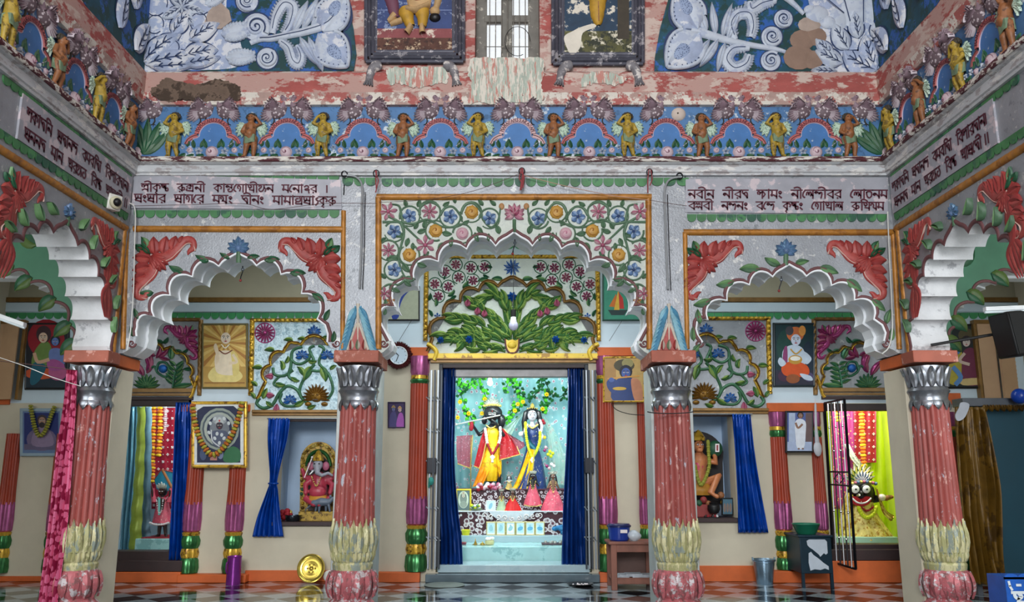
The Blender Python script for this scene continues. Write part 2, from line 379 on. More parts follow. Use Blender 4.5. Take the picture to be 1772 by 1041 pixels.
# left, centre and right arch of the far arcade, outlined in pixels on its front plane
archL = [(212, 611), (222, 605), (233, 595), (237, 582), (236, 573)] + lobes([(238, 566), (267.5, 548), (295, 511), (333.5, 479), (379, 461), (444, 460), (486, 475), (521.5, 508), (548.6, 552)], .38, 10, 5, (411, 620)) + [(562, 562), (567, 578), (566, 592), (572, 601), (585, 606), (588, 611)]
archC = [(657, 612), (664, 608), (673, 600), (676, 590), (668, 575), (659, 558)] + lobes([(659, 553), (685, 531), (717, 485), (759, 452.5), (808, 431), (858, 426), (921, 426), (971, 431), (1019, 453), (1060, 485), (1093, 531), (1120, 553)], .38, 10, 7, (889.5, 600)) + [(1120, 558), (1111, 575), (1103, 590), (1106, 600), (1115, 608), (1122, 612)]
archR = [(1195, 611), (1204, 606), (1214, 601), (1216, 592), (1208, 580), (1205, 570)] + lobes([(1206, 562), (1225, 554), (1258.5, 520), (1297, 493), (1337, 479), (1395, 478), (1438.5, 494), (1478, 519), (1511.5, 552)], .38, 10, 5, (1366, 620)) + [(1526, 562), (1532, 576), (1529, 590), (1534, 600), (1548, 606), (1554, 611)]
wall = struct('wall_back', 'far arcade wall of three scalloped arches under the painted frieze')
SPR = z9(612)
for path, x0, x1, cen, mf in ((archL, 205, 590, (411, 620), silver), (archC, 656, 1124, (889.5, 600), silver2), (archR, 1192, 1560, (1366, 620), silver)):
    q = conv(path); c = p9(*cen); a = p9(x0, 480)[0]; b = p9(x1, 480)[0]
    zt = z9(338) if mf is silver2 else z9(392)
    lo = min(v for u, v in q); q = [(u, max(v, lo)) for u, v in q]
    arch_wall(wall, BK(YA), q, min(a, q[0][0]), max(b, q[-1][0]), zt, c, TA, mf, white, q[0][1])
m = MB()                                            # upper wall strip and pilaster faces
xa, xb = XL - TS, XR + TS
m.box(p9(588, 480)[0], p9(657, 480)[0], YA - .012, YA + TA, SPR, z9(338), silver); m.box(p9(1122, 480)[0], p9(1194, 480)[0], YA - .012, YA + TA, SPR, z9(338), silver)
m.box(xa, p9(590, 480)[0], YA, YA + TA, z9(392), ZC, silver); m.box(p9(1192, 480)[0], xb, YA, YA + TA, z9(392), ZC, silver)
m.box(p9(588, 480)[0], p9(1194, 480)[0], YA, YA + TA, z9(338), ZC, silver)
m.box(xa, XL, YA, YA + TA, SPR, z9(392), silver); m.box(XR, xb, YA, YA + TA, SPR, z9(392), silver)
m.build('wall_face', wall, smooth=0)
# upper wall with the real window opening
m = MB(); wx0, wx1, wz = p9(822, 50)[0], p9(934, 50)[0], z9(103); yu = YA + .02
m.box(xa, wx0, yu, YA + .6, ZC, 9.6, pink); m.box(wx1, xb, yu, YA + .6, ZC, 9.6, pink); m.box(wx0, wx1, yu, YA + .6, ZC, wz, pink); m.box(wx0, wx1, yu, YA + .6, wz + 2.2, 9.6, pink)
m.build('upper_wall', wall, smooth=0)
# piers below the imposts
def column(name, label, xc, px0, px1, corner=0):
    t = thing(name, label, 'column', (xc, YA - .05, 0), 'fluted columns of the arcade', 'thing')
    m = MB(); zt = SPR
    if corner: xs = (min(XL, xc + .26) - .0, xa) if corner < 0 else (XR, xb); xs = (xa, XL) if corner < 0 else (XR - .03, xb)
    else: xs = (p9(587, 612)[0], p9(656, 612)[0]) if xc < 0 else (p9(1123, 612)[0], p9(1195, 612)[0])
    m.box(xs[0], xs[1], YA, YA + TA - (.04 if corner > 0 else .1), 0, zt - .15, mat('pier_silver', (190, 196, 194), .5, .15, .1, 4) if not corner else beige)
    m.build('pier', t, bevel=.008)
    m = MB(); zi = z9(632)
    m.box(xs[0] - .012, xs[1] + .012, YA - .02, YA + TA + .01, zi, zt, orange if corner else brown)
    m.box(xc - .235, xc + .235, YA - .29, YA - .012, zi, zt, brown); m.build('impost', t, bevel=.008)
    c = (xc, YA - .05, 0); z = lambda y: P(YA - .2)(886, y)[1]
    k = [z(632), z(640), z(655), z(668)]
    m = MB(); m.lathe(c, [(.2, k[0], .02), (.2, k[1], .02), (.182, k[2], .02), (.18, k[3], .02)], colgrey, 48, 14)
    for i in range(14):                               # upright petals of the capital
        a = 2 * pi * i / 14; e = Vector((cos(a), sin(a), 0)); s_ = Vector((-sin(a), cos(a), 0)); rows = []
        for q in range(6):
            u = q / 5; w = .052 * sin(pi * (.12 + .8 * u)); r = .192 + .046 * u ** 1.5; zz = k[3] + (k[0] - k[3]) * u * .93
            rows.append([Vector(c) + e * (r + .016 * b) + s_ * w * g + Vector((0, 0, zz)) for g, b in ((-1, 0), (-.5, 1), (0, .5), (.5, 1), (1, 0))])
        m.grid(rows, colgrey)
    m.build('capital', t)
    k = [z(668), z(675), z(680), z(688), z(692), z(704)]
    m = MB(); m.lathe(c, [(.19, k[0]), (.212, k[1], .05), (.195, k[2]), (.185, k[3]), (.19, k[4], .05), (.186, k[5] + .02, .02)], colgrey, 40, 18)
    for i in range(12):                               # hanging tips over the shaft
        a = 2 * pi * i / 12; e = Vector((cos(a), sin(a), 0)); s_ = Vector((-sin(a), cos(a), 0))
        rows = [[Vector(c) + e * (.188 + .014 * sin(pi * u) + .012 * (1 - abs(g))) + s_ * .05 * (1 - u ** 2) * g + Vector((0, 0, k[4] + (k[5] - .03 - k[4]) * u)) for g in (-1, 0, 1)] for u in (0, .3, .6, .85, 1)]
        m.grid(rows, colgrey)
    m.build('collar', t)
    m = MB(); m.lathe(c, [(.178, z(697)), (.182, z(760)), (.19, z(830)), (.2, z(900)), (.2, z(912))], colred, 120, 20, .11); m.build('shaft', t, smooth=60)
    m = MB(); m.lathe(c, [(.2, z(905), 0), (.214, z(915), .09), (.214, z(940), .12), (.218, z(962), .12), (.208, z(970), .06), (.19, z(974), 0)], cololive, 120, 30)
    for i in range(20):
        a = 2 * pi * (i + .5) / 20; e = Vector((cos(a), sin(a), 0)); s_ = Vector((-sin(a), cos(a), 0)); top = z(901 - 4 * (i % 2))
        rows = [[Vector(c) + e * (.206 + .03 * sin(pi * min(1, u + .1)) + .018 * (1 - abs(g))) + s_ * .034 * (1 - u ** 3) * g + Vector((0, 0, z(955) + (top - z(955)) * u)) for g in (-1, 0, 1)] for u in (0, .3, .6, .85, 1)]
        m.grid(rows, cololive)
    m.build('leaf_collar', t)
    m = MB(); m.lathe(c, [(.19, z(972)), (.205, z(977), .04), (.2, z(984), .04), (.195, z(990))], cololive, 40, 16); m.build('ring', t)
    zb = z(1036)
    m = MB(); m.lathe(c, [(.195, z(986)), (.222, z(994), .03), (.228, z(1010), .07), (.222, z(1028), .07), (.19, zb, .03), (.2, zb - .02, .06), (.235, zb - .06, .08), (.235, .05, .02), (.24, 0, 0)], colbase, 64, 14)
    for i in range(14):
        a = 2 * pi * (i + .5) / 14; e = Vector((cos(a), sin(a), 0)); s_ = Vector((-sin(a), cos(a), 0))
        rows = [[Vector(c) + e * (.2 + .05 * sin(pi * (.1 + .8 * u)) + .02 * (1 - abs(g))) + s_ * .046 * sin(pi * (.15 + .8 * u)) * g + Vector((0, 0, z(990) + (zb - z(990)) * u)) for g in (-1, -.5, 0, .5, 1)] for u in (0, .2, .4, .6, .8, 1)]
        m.grid(rows, colbase)
    m.build('lotus_base', t)
    return t
column('fluted_column', 'red fluted column left of the middle arch, beside the clock', p9(624, 640)[0], 0, 0)
column('fluted_column', 'red fluted column right of the middle arch, with a black wire tied round it', p9(1158, 640)[0], 0, 0)
column('fluted_column', 'red fluted corner column behind the pink flowered curtain', p9(170, 640)[0], 0, 0, -1)
column('fluted_column', 'red fluted corner column beside the golden curtain', p9(1598, 640)[0], 0, 0, 1)
# ---------------------------------------------------------------- side walls with their own arches
ZG = 4.03                                            # gold moulding height of the side bays
def sidewall(name, label, fr, sg, X):
    w = struct(name, label); cy = 7.74
    def Q(d): return [(sg * u, v) for u, v in d]
    cus = [(8.80, 2.80), (8.64, 3.0), (8.50, 3.20), (8.36, 3.37), (8.18, 3.49), (7.97, 3.57), (7.51, 3.57)]
    cus = [(8.83, 2.80), (8.72, 2.97), (8.56, 3.19), (8.40, 3.36), (8.2, 3.49), (7.96, 3.56)]
    full = cus + [(2 * cy - u, v) for u, v in cus[::-1]]
    path = [(8.90, 2.60), (8.84, 2.63), (8.81, 2.70)] + lobes(full, .38, 10, .05, (cy, 2.6)) + [(2 * cy - 8.81, 2.70), (2 * cy - 8.84, 2.63), (2 * cy - 8.90, 2.60)]
    if sg > 0: path = path[::-1]
    pth = Q(path) if sg > 0 else [(-u, v) for u, v in path]
    if pth[0][0] > pth[-1][0]: pth = pth[::-1]
    a, b = sorted((sg * 6.42, sg * 9.0))
    arch_wall(w, fr, pth, min(a, b), max(a, b), ZG, (sg * cy, 2.6), TS, silver, whitestone, 2.60, step=0.)
    m = MB(); x0, x1 = sorted((X, X - TS if X < 0 else X + TS))
    m.box(x0, x1, 6.42, 9.0, ZG, ZC, silver); m.box(x0 - (0 if X > 0 else 0), x1, 6.05, 6.42, 0, ZC, silver); m.box(x0, x1, -3, 6.05, 2.6, ZC, silver); m.box(x0, x1, -3, 3.2, 0, 2.6, MATS['ceiling_dark'])
    m.build('wall_face', w, smooth=0)
    m = MB(); m.box(x0, x1, -3, 9.1, ZC, 9.6, pink); m.build('upper_wall', w, smooth=0)
    d = D(fr, lambda x, y: (x, y))
    m = MB(); d.stroke(m, off(pth, (sg * cy, 2.6), .03), .022, .014, maroon); m.build('arch_outline', w)
    m = MB(); d.rope(m, (sg * 6.5, ZG), (sg * 8.93, ZG), .038, .03, gold, .09, .12); d.rope(m, (sg * 8.9, 2.62), (sg * 8.9, ZG), .03, .024, gold, .09, .12); m.build('gold_moulding', w)
    return w, d, pth
wl, dl, pl_ = sidewall('wall_left', 'left side wall of the hall with a scalloped arch and text band', LW(XL), 1, XL)
wr, dr, pr_ = sidewall('wall_right', 'right side wall of the hall with a scalloped arch and text band', RW(XR), -1, XR)
# green cross walls closing the side aisles in line with the arcade
def aisle(name, sg, label):
    w = struct(name, label); X = (XL - TS) if sg < 0 else (XR + TS); cx = sg * 5.92
    ap = [(p9(129, 604)[0], 2.62), (p9(121, 600)[0], 2.66), (p9(114, 590)[0], 2.74)] + lobes([(p9(112, 585)[0], 2.78), (p9(101, 560)[0], 2.96), (p9(76, 520)[0], 3.22), (p9(38, 487)[0], 3.43), (p9(10, 462)[0], 3.56)], .38, 10, None, (-5.92, 2.6))
    ap = [(u, v) for u, v in ap if u > -5.9]; ap = ap + [(-11.84 - u, v) for u, v in ap[::-1]]
    ap = ap[::-1] if sg < 0 else [(-u, v) for u, v in ap]
    if ap[0][0] > ap[-1][0]: ap = ap[::-1]
    x0, x1 = sorted((X, sg * 7.1))
    arch_wall(w, BK(YA + .1), ap, min(x0, ap[0][0]), max(x1, ap[-1][0]), 5.0, (cx, 2.6), TA - .12, greenwall, white, ap[0][1])
    d = D(BK(YA + .1)); m = MB(); d.stroke(m, off(ap, (cx, 2.6), .022), .018, .012, maroon); m.build('arch_outline', w)
    m = MB()
    for u, v in off(ap[4::10], (cx, 2.6), .1): d.leaf(m, u, v, 200 if sg < 0 else -20, .24, .16, .02, leafd, -50 * sg, m2=mat('leaf_olive', (84, 110, 52), .5))
    for u, v in off(ap[8::20], (cx, 2.6), .34): d.leaf(m, u, v, 160 if sg < 0 else 20, .3, .18, .02, leafd, 50 * sg, m2=MATS['leaf_olive'])
    m.build('leaf_relief', w)
    m = MB(); m.box(sg * 7.1 - .1, sg * 7.1 + .1, 3, 12, 0, 5, beige); m.build('aisle_outer_wall', w, smooth=0)
aisle('wall_left', -1, 'green cross wall with a white edged arch inside the left side arch')
aisle('wall_right', 1, 'green cross wall with a white edged arch inside the right side arch')
# ---------------------------------------------------------------- cornices and frieze round three walls
def sweep(prof, m, name, label, parent=None):
    b = MB()
    for i in range(len(prof) - 1):
        rows = [[(XL + n, -3, z), (XL + n, YA - n, z), (XR - n, YA - n, z), (XR - n, -3, z)] for n, z in prof[i:i + 2]]
        b.grid(rows, m[i] if isinstance(m, list) else m)
    o = b.build(name, parent, smooth=20)
    if parent is None: tag(o, label, 'cornice', kind='structure')
    return o
sweep([(0, 4.66), (.035, 4.665), (.04, 4.69), (.055, 4.70), (.06, 4.775), (.085, 4.785), (.1, 4.80), (.115, 4.80), (.125, 4.815), (.125, 4.845), (.115, 4.86), (0, 4.868)],
      [whitechip] * 6 + [chippy] * 4 + [whitechip], 'trim_1', 'flaking maroon and white cornice under the cherub frieze')
sweep([(0, 5.50), (.05, 5.51), (.06, 5.55), (.03, 5.56), (.03, 5.60), (.055, 5.66), (.06, 5.90), (.0, 5.945)], [pinkpale, pinkpale, whitechip, pinkpale, pinkpale, pink, pinkpale], 'trim_2', 'worn pink ledge running above the cherub frieze')
fz = struct('frieze_wall', 'sky blue painted frieze band carrying the relief figures')
fz.name = 'wall_frieze'
m = MB()
for fr, a, b in ((BK(YA), XL, XR), (LW(XL), 4, YA), (RW(XR), -YA, -4)):
    D(fr).rect(m, a, 4.862, b, 5.51, friezeblue, .006)
m.build('blue_field', fz, smooth=0)
# -- prototypes: cherub, bird, banner arch, rose spray (built at the origin facing -y)
def settle(o):                                       # bake modifiers into the mesh
    bpy.context.view_layer.update(); dg = bpy.context.evaluated_depsgraph_get()
    me = bpy.data.meshes.new_from_object(o.evaluated_get(dg)); o.modifiers.clear(); o.data = me
    me.polygons.foreach_set('use_smooth', [True] * len(me.polygons)); return o
def body(limbs, balls, m, name, parent, vox=.008, smooth=6):
    b = MB()
    for p, r in limbs: b.limb(p, r, m, 10)
    for c, r in balls: b.ball(c, r, m, 12, 8)
    o = b.build(name, parent, smooth=0); k = o.modifiers.new('r', 'REMESH'); k.mode = 'VOXEL'; k.voxel_size = vox
    s_ = o.modifiers.new('s', 'SMOOTH'); s_.iterations = smooth; s_.factor = .5
    settle(o); o.data.materials.clear(); o.data.materials.append(m); return o
ochre = mat('cherub_ochre', (178, 148, 54), .5, 0, .25, 12, chip=(118, 96, 40), amt=.2, csc=14)
umber = mat('cherub_umber', (150, 96, 58), .5, 0, .25, 12, chip=(100, 64, 44), amt=.2, csc=14)
hairm = mat('dark_relief_hair', (66, 58, 46), .7, 0, .2, 20)
clothg = mat('cherub_loincloth', (112, 134, 104), .6, 0, .25, 18)
wingm = cells('wing_plumage', (206, 226, 206), (58, 96, 92), 70, .3)
def cherub(name, label, m, sx, loc):
    t = thing(name, label, 'relief figure', loc, 'cherub figures standing along the frieze', 'thing')
    X, Y, Z = loc; V = lambda x, y, z: Vector((X + sx * x, Y + y, Z + z))
    bo = body([([V(-.035, -.05, .245), V(-.052, -.065, .13), V(-.045, -.05, .02)], [.043, .034, .02]),
          ([V(.035, -.05, .245), V(.03, -.075, .135), V(.055, -.055, .02)], [.043, .034, .02]),
          ([V(-.045, -.05, .015), V(-.055, -.085, .01)], [.017, .014]), ([V(.055, -.055, .015), V(.066, -.09, .01)], [.017, .014]),
          ([V(0, -.05, .25), V(.004, -.056, .31), V(0, -.05, .385)], [.066, .062, .06]),
          ([V(0, -.05, .39), V(0, -.055, .44)], [.026, .024]),
          ([V(-.06, -.05, .395), V(-.115, -.06, .405), V(-.062, -.085, .475)], [.026, .023, .016]), ([V(-.062, -.085, .475), V(-.03, -.1, .488)], [.016, .013]),
          ([V(.06, -.05, .395), V(.098, -.06, .315), V(.05, -.1, .27)], [.026, .023, .016]), ([V(.05, -.1, .27), V(.03, -.108, .255)], [.016, .013])],
         [(V(0, -.065, .475), (.043, .046, .052)), (V(0, -.112, .468), (.009, .011, .011)), (V(0, -.1, .285), (.042, .03, .04)), (V(0, -.104, .447), (.014, .012, .007))], m, 'body', t, .0072)
    b = MB(); b.ball(V(0, -.048, .493), (.054, .05, .052), hairm, 14, 8, -.16); 
    for i in range(7): b.ball(V(.052 * cos(i * .52), -.055, .488 + .042 * sin(i * .52)), .017, hairm, 8, 5)
    b.build('hair', t)
    for q in (-1, 1): b = MB(); b.ball(V(q * .017, -.108, .481), (.007, .005, .005), black, 8, 5); b.build('eye', bo)
    d = D(BK(Y - .012)); 
    for q in (-1, 1):
        b = MB()
        for i in range(6):
            a = -62 + i * 21; d.leaf(b, X + q * .07, Z + .385, a if q > 0 else 180 - a, .145 - .012 * abs(i - 1), .05, .02, wingm, 24 * q * -1, n0=.003 * i)
        d.dome(b, X + q * .085, Z + .385, .042, .05, .03, wingm)
        b.build('wing', t)
    b = MB(); rows = []
    for i in range(6):
        u = i / 5; rows.append([V(.074 * (1 + .12 * sin(5 * a + u)) * cos(a), -.052 + .056 * (1 + .1 * sin(5 * a)) * sin(a), .262 - .095 * u + .012 * sin(2 * a)) for a in [2 * pi * j / 22 for j in range(22)]])
    b.grid(rows, clothg, cu=True); b.build('loincloth', t)
    remember(t); return t
plum = cells('bird_plumage', (112, 94, 100), (206, 192, 196), 34, .36)
plumd = mat('bird_mauve', (150, 126, 136), .6, 0, .2, 16)
feathl = mat('bird_feather_edge', (206, 192, 198), .6, 0, .1)
BS = 1.22
def bird(name, label, sx, loc):
    t = thing(name, label, 'relief bird', loc, 'bird reliefs perched above the banner arches', 'thing')
    X, Y, Z = loc; d = D(BK(Y), lambda x, y: (X + sx * x * 1.22, Z + y * 1.16))
    b = MB(); d.dome(b, .0, .135, .095, .082, .06, plum, 18, 6); d.dome(b, .052, .165, .05, .06, .05, plum, 12, 4); b.build('torso', t)
    b = MB()
    for i in range(6): d.leaf(b, -.01, .12, 232 - i * 12, .15 - .012 * abs(i - 2), .036, .03, plumd, 8, n0=.01 + .004 * i, m2=feathl)
    b.build('tail', t)
    b = MB()
    for i in range(6): d.leaf(b, .03, .18, 206 - i * 13, .15 - .008 * i, .045, .035, plum, -25, n0=.03 + .005 * i, m2=plumd)
    d.stroke(b, cr([(.05, .2), (-.02, .215), (-.085, .19), (-.1, .15)]), .008, .06, feathl, n0=.02); b.build('wing', t)
    b = MB(); p = cr([(.05, .17), (.075, .21), (.07, .25), (.055, .275)]); d.stroke(b, p, lambda u: .038 - .018 * u, .05, plumd, .01)
    d.dome(b, .058, .275, .026, .023, .05, plumd, n0=.015); d.leaf(b, .07, .276, -25, .045, .016, .02, feathl, n0=.03); d.dome(b, .062, .28, .005, .005, .02, black, 8, 3, n0=.055); b.build('head', t)
    b = MB()
    for q in (-.02, .03):
        d.stroke(b, [(q, .07), (q + .008, .03), (q - .004, 0)], .006, .02, hairm, .004)
        for a in (-150, -90, -30): d.stroke(b, d.leafpath(q - .004, .002, a, .025, 0, 2), .004, .015, hairm, .004)
    b.build('feet', t); remember(t); return t
LAT = {'M': ((0, 0), (0, 1), (.4, .4), (.8, 1), (.8, 0)), 'A': ((0, 0), (.4, 1), (.8, 0), None, (.15, .4), (.65, .4)), 'H': ((0, 0), (0, 1), None, (.7, 0), (.7, 1), None, (0, .5), (.7, .5)),
       'N': ((0, 0), (0, 1), (.7, 0), (.7, 1)), 'S': ((.65, .85), (.35, 1), (.05, .8), (.3, .52), (.62, .28), (.35, 0), (0, .15)), 'R': ((0, 0), (0, 1), (.5, .95), (.5, .6), (0, .5), (.65, 0))}
def polys(seq):
    out = [[]]
    for p in seq:
        if p is None: out.append([])
        else: out[-1].append(p)
    return out
def banner(name, label, loc, text='MAHANAMSSARANAM', pale=False):
    t = thing(name, label, 'banner relief', loc, 'ribbon banner arches of the frieze', 'thing'); X, Y, Z = loc
    d = D(BK(Y), lambda x, y: (X + x, Z + y)); rm = ribbon if not pale else mat('ribbon_faded', (212, 176, 176), .6, 0, .15, 8)
    b = MB(); ro, ri = .215, .155
    def ring(a, r): return (r * cos(a), .10 + r * sin(a) * .98)
    fld = [ring(a, ri) for a in [pi * 1.02 - pi * 1.04 * i / 20 for i in range(21)]]
    fld = [(-.24, .02), (-.22, .06), (-.18, .07)] + fld + [(.18, .07), (.22, .06), (.24, .02), (.18, -.03), (-.18, -.03)]
    d.flat(b, fld, panelblue, .010); b.build('arched_field', t, smooth=0)
    b = MB(); d.stroke(b, fld[:28], .006, .012, mat('pale_lilac_edge', (206, 190, 206), .6), .008); b.build('field_edge', t)
    b = MB(); rows = [[d.pt(*ring(a, r), n) for r, n in ((ri, .006), (ri + .008, .03), (ro - .008, .03), (ro, .006))] for a in [pi * .97 - pi * .94 * i / 26 for i in range(27)]]
    b.grid(rows, rm)
    for q in (-1, 1):
        p = cr([(q * .175, .10), (q * .225, .085), (q * .275, .05), (q * .305, -.005)]); d.stroke(b, p, [.034 - .0007 * i for i in range(len(p))], .022, rm, .004, N=2)
        d.stroke(b, p, .004, .01, maroon, .024)
    rb = b.build('ribbon', t)
    b = MB(); n = len(text); h = .042
    for i, chh in enumerate(text):
        a = pi * .93 - pi * .86 * (i + .5) / n; c, s_ = cos(a), sin(a)
        for pl in polys(LAT[chh]):
            d.line(b, [((ri + .011 + y * h) * c + (x - .38) * h * .62 * s_, .10 + (ri + .011 + y * h) * s_ * .98 - (x - .38) * h * .62 * c) for x, y in pl], .0042, maroondk, .0325)
    b.build('lettering', rb, smooth=0); remember(t); return t
rosem, rosed = mat('relief_rose', (214, 190, 196), .55, 0, .12, 20), mat('relief_rose_fold', (150, 108, 122), .6)
bloomw, bloomb = mat('pale_bloom', (200, 206, 216), .55, 0, .15, 25), mat('bloom_eye', (64, 92, 120), .6)
def spray(name, label, loc):
    t = thing(name, label, 'rose relief', loc, 'rose sprays along the foot of the frieze', 'thing'); X, Y, Z = loc
    d = D(BK(Y), lambda x, y: (X + x, Z + y))
    b = MB(); d.rose(b, 0, .065, .073, .06, rosem, rosed); b.build('rose', t)
    for q in (-1, 1):
        b = MB(); d.flower(b, q * .148, .075, .046, 5, .025, bloomw, bloomb, 90); b.build('five_petal_flower', t)
        b = MB(); d.rose(b, q * .255, .09, .036, .03, rosem, rosed); b.build('rosebud', t)
        b = MB(); d.flower(b, q * .335, .125, .032, 5, .02, bloomw, bloomb, 40); b.build('five_petal_flower', t)
    b = MB()
    for q in (-1, 1):
        for x, y, a, L in ((.06, .115, 62, .12), (.13, .12, 105, .11), (.2, .115, 70, .11), (.28, .13, 85, .1), (.2, .04, -28, .13), (.3, .05, -40, .1), (.085, .03, -10, .09), (.36, .06, 20, .08)):
            d.leaf(b, q * x, y, a if q > 0 else 180 - a, L, .056, .022, leafd, 14 * q, m2=leafg)
    b.build('leaves', t); remember(t); return t
ORD = ['first', 'second', 'third', 'fourth', 'fifth', 'sixth', 'seventh', 'eighth', 'ninth', 'tenth', 'eleventh', 'twelfth']
yl = cherub('cherub_relief', '', ochre, 1, (p9(300, 283)[0], YA, 4.87)); bn = cherub('cherub_relief', '', umber, -1, (p9(433, 283)[0], YA, 4.86))
yl['label'] = 'ochre winged cherub, first from the left on the far frieze'; bn['label'] = 'brown winged cherub, second from the left on the far frieze'
for i, px in enumerate((558, 697, 827, 958, 1087, 1215, 1345, 1470)):
    k = i % 2 == 0
    dup(yl if k else bn, (p9(px, 283)[0], YA, 4.87 if k else 4.86), '%s winged cherub, %s from the left on the far frieze' % ('ochre' if k else 'brown', ORD[i + 2]))
for i, y in enumerate((8.68, 7.98, 7.2, 6.42)):
    dup(bn if i % 2 == 0 else yl, (XL, y, 4.87), '%s winged cherub on the left wall frieze, %s from the far corner' % (('brown', 'ochre')[i % 2], ORD[i]), rz=pi / 2)
    dup(yl if i % 2 == 0 else bn, (XR, y + .08, 4.87), '%s winged cherub on the right wall frieze, %s from the far corner' % (('ochre', 'brown')[i % 2], ORD[i]), rz=-pi / 2)
bx = (368, 496, 628.5, 762, 895.5, 1019.6, 1154, 1277.6, 1410.7)
b0 = banner('banner_arch', 'red lettered ribbon arch, first from the left on the far frieze', (p9(bx[0], 250)[0], YA, 5.05))
bp = banner('banner_arch', 'faded whitish ribbon arch below the clerestory window, fifth from the left', (p9(bx[4], 250)[0], YA, 5.05), pale=True)
s0 = spray('rose_spray', 'rose spray under the first ribbon arch from the left', (p9(bx[0], 250)[0], YA, 4.885))
bl = bird('bird_relief', 'left bird of the pair above the first far ribbon arch', 1, (p9(bx[0] - 21, 250)[0], YA, 5.29)); br = bird('bird_relief', 'right bird of the pair above the first far ribbon arch', -1, (p9(bx[0] + 21, 250)[0], YA, 5.29))
for i, px in enumerate(bx):
    if i == 0: continue
    if i != 4: dup(b0, (p9(px, 250)[0], YA, 5.05), 'red lettered ribbon arch, %s from the left on the far frieze' % ORD[i])
    dup(s0, (p9(px, 250)[0], YA, 4.885), 'rose spray under the %s ribbon arch from the left' % ORD[i])
    dup(bl, (p9(px - 21, 250)[0], YA, 5.29), 'left bird of the pair above the %s far ribbon arch' % ORD[i])
    if i != 6: dup(br, (p9(px + 21, 250)[0], YA, 5.29), 'right bird of the pair above the %s far ribbon arch' % ORD[i])
    else:
        m = MB(); dd = A9; dd.dome(m, px + 20, 198, 13, 12, .04, mat('patch_plaster', (206, 190, 178), .8, 0, .1, 9)); dd.dome(m, px + 18, 198, 3, 3, .046, hairm)
        tag(m.build('plaster_boss'), 'round bare plaster boss where a bird is missing on the frieze', 'relief')
for i, y in enumerate((8.36, 7.6, 6.83)):
    for sg, X, nm, c, rz in ((1, XL, 'left', 0, pi / 2), (-1, XR, 'right', 0, -pi / 2)):
        e = 'on the %s wall frieze, %s from the far corner' % (nm, ORD[i]); f_ = 'far ' if sg > 0 else 'near '
        dup(b0, (X, y, 5.05), 'red lettered ribbon arch ' + e, rz=rz); dup(s0, (X, y, 4.885), 'rose spray ' + e, rz=rz)
        dup(bl, (X, y - .13 * sg, 5.29), '%s bird of the %s pair from the far corner, %s wall frieze' % ('near' if sg > 0 else 'far', ORD[i], nm), rz=rz); dup(br, (X, y + .13 * sg, 5.29), '%s bird of the %s pair from the far corner, %s wall frieze' % ('far' if sg > 0 else 'near', ORD[i], nm), rz=rz)
for px, nm, sg in ((250, 'left', 1), (1528, 'right', -1)):          # corner plants
    m = MB()
    for a in (60, 80, 100, 122, 40) if sg > 0 else (70, 90, 110, 128, 145): A9.leaf(m, px, 268, a, 62, 20, .03, leafd, m2=leafg, bend=8)
    A9.rose(m, px - 14 * sg + (0 if sg > 0 else -8), 264, 11, .05, rosem, rosed)
    tag(m.build('leaf_relief'), 'upright dark leaf cluster with a rose at the %s corner of the frieze' % nm, 'leaf relief')
dup(bl, (p9(258, 250)[0], YA, 5.29), 'single bird at the left end of the far frieze'); dup(br, (p9(1497, 250)[0], YA, 5.29), 'single bird at the right end of the far frieze')
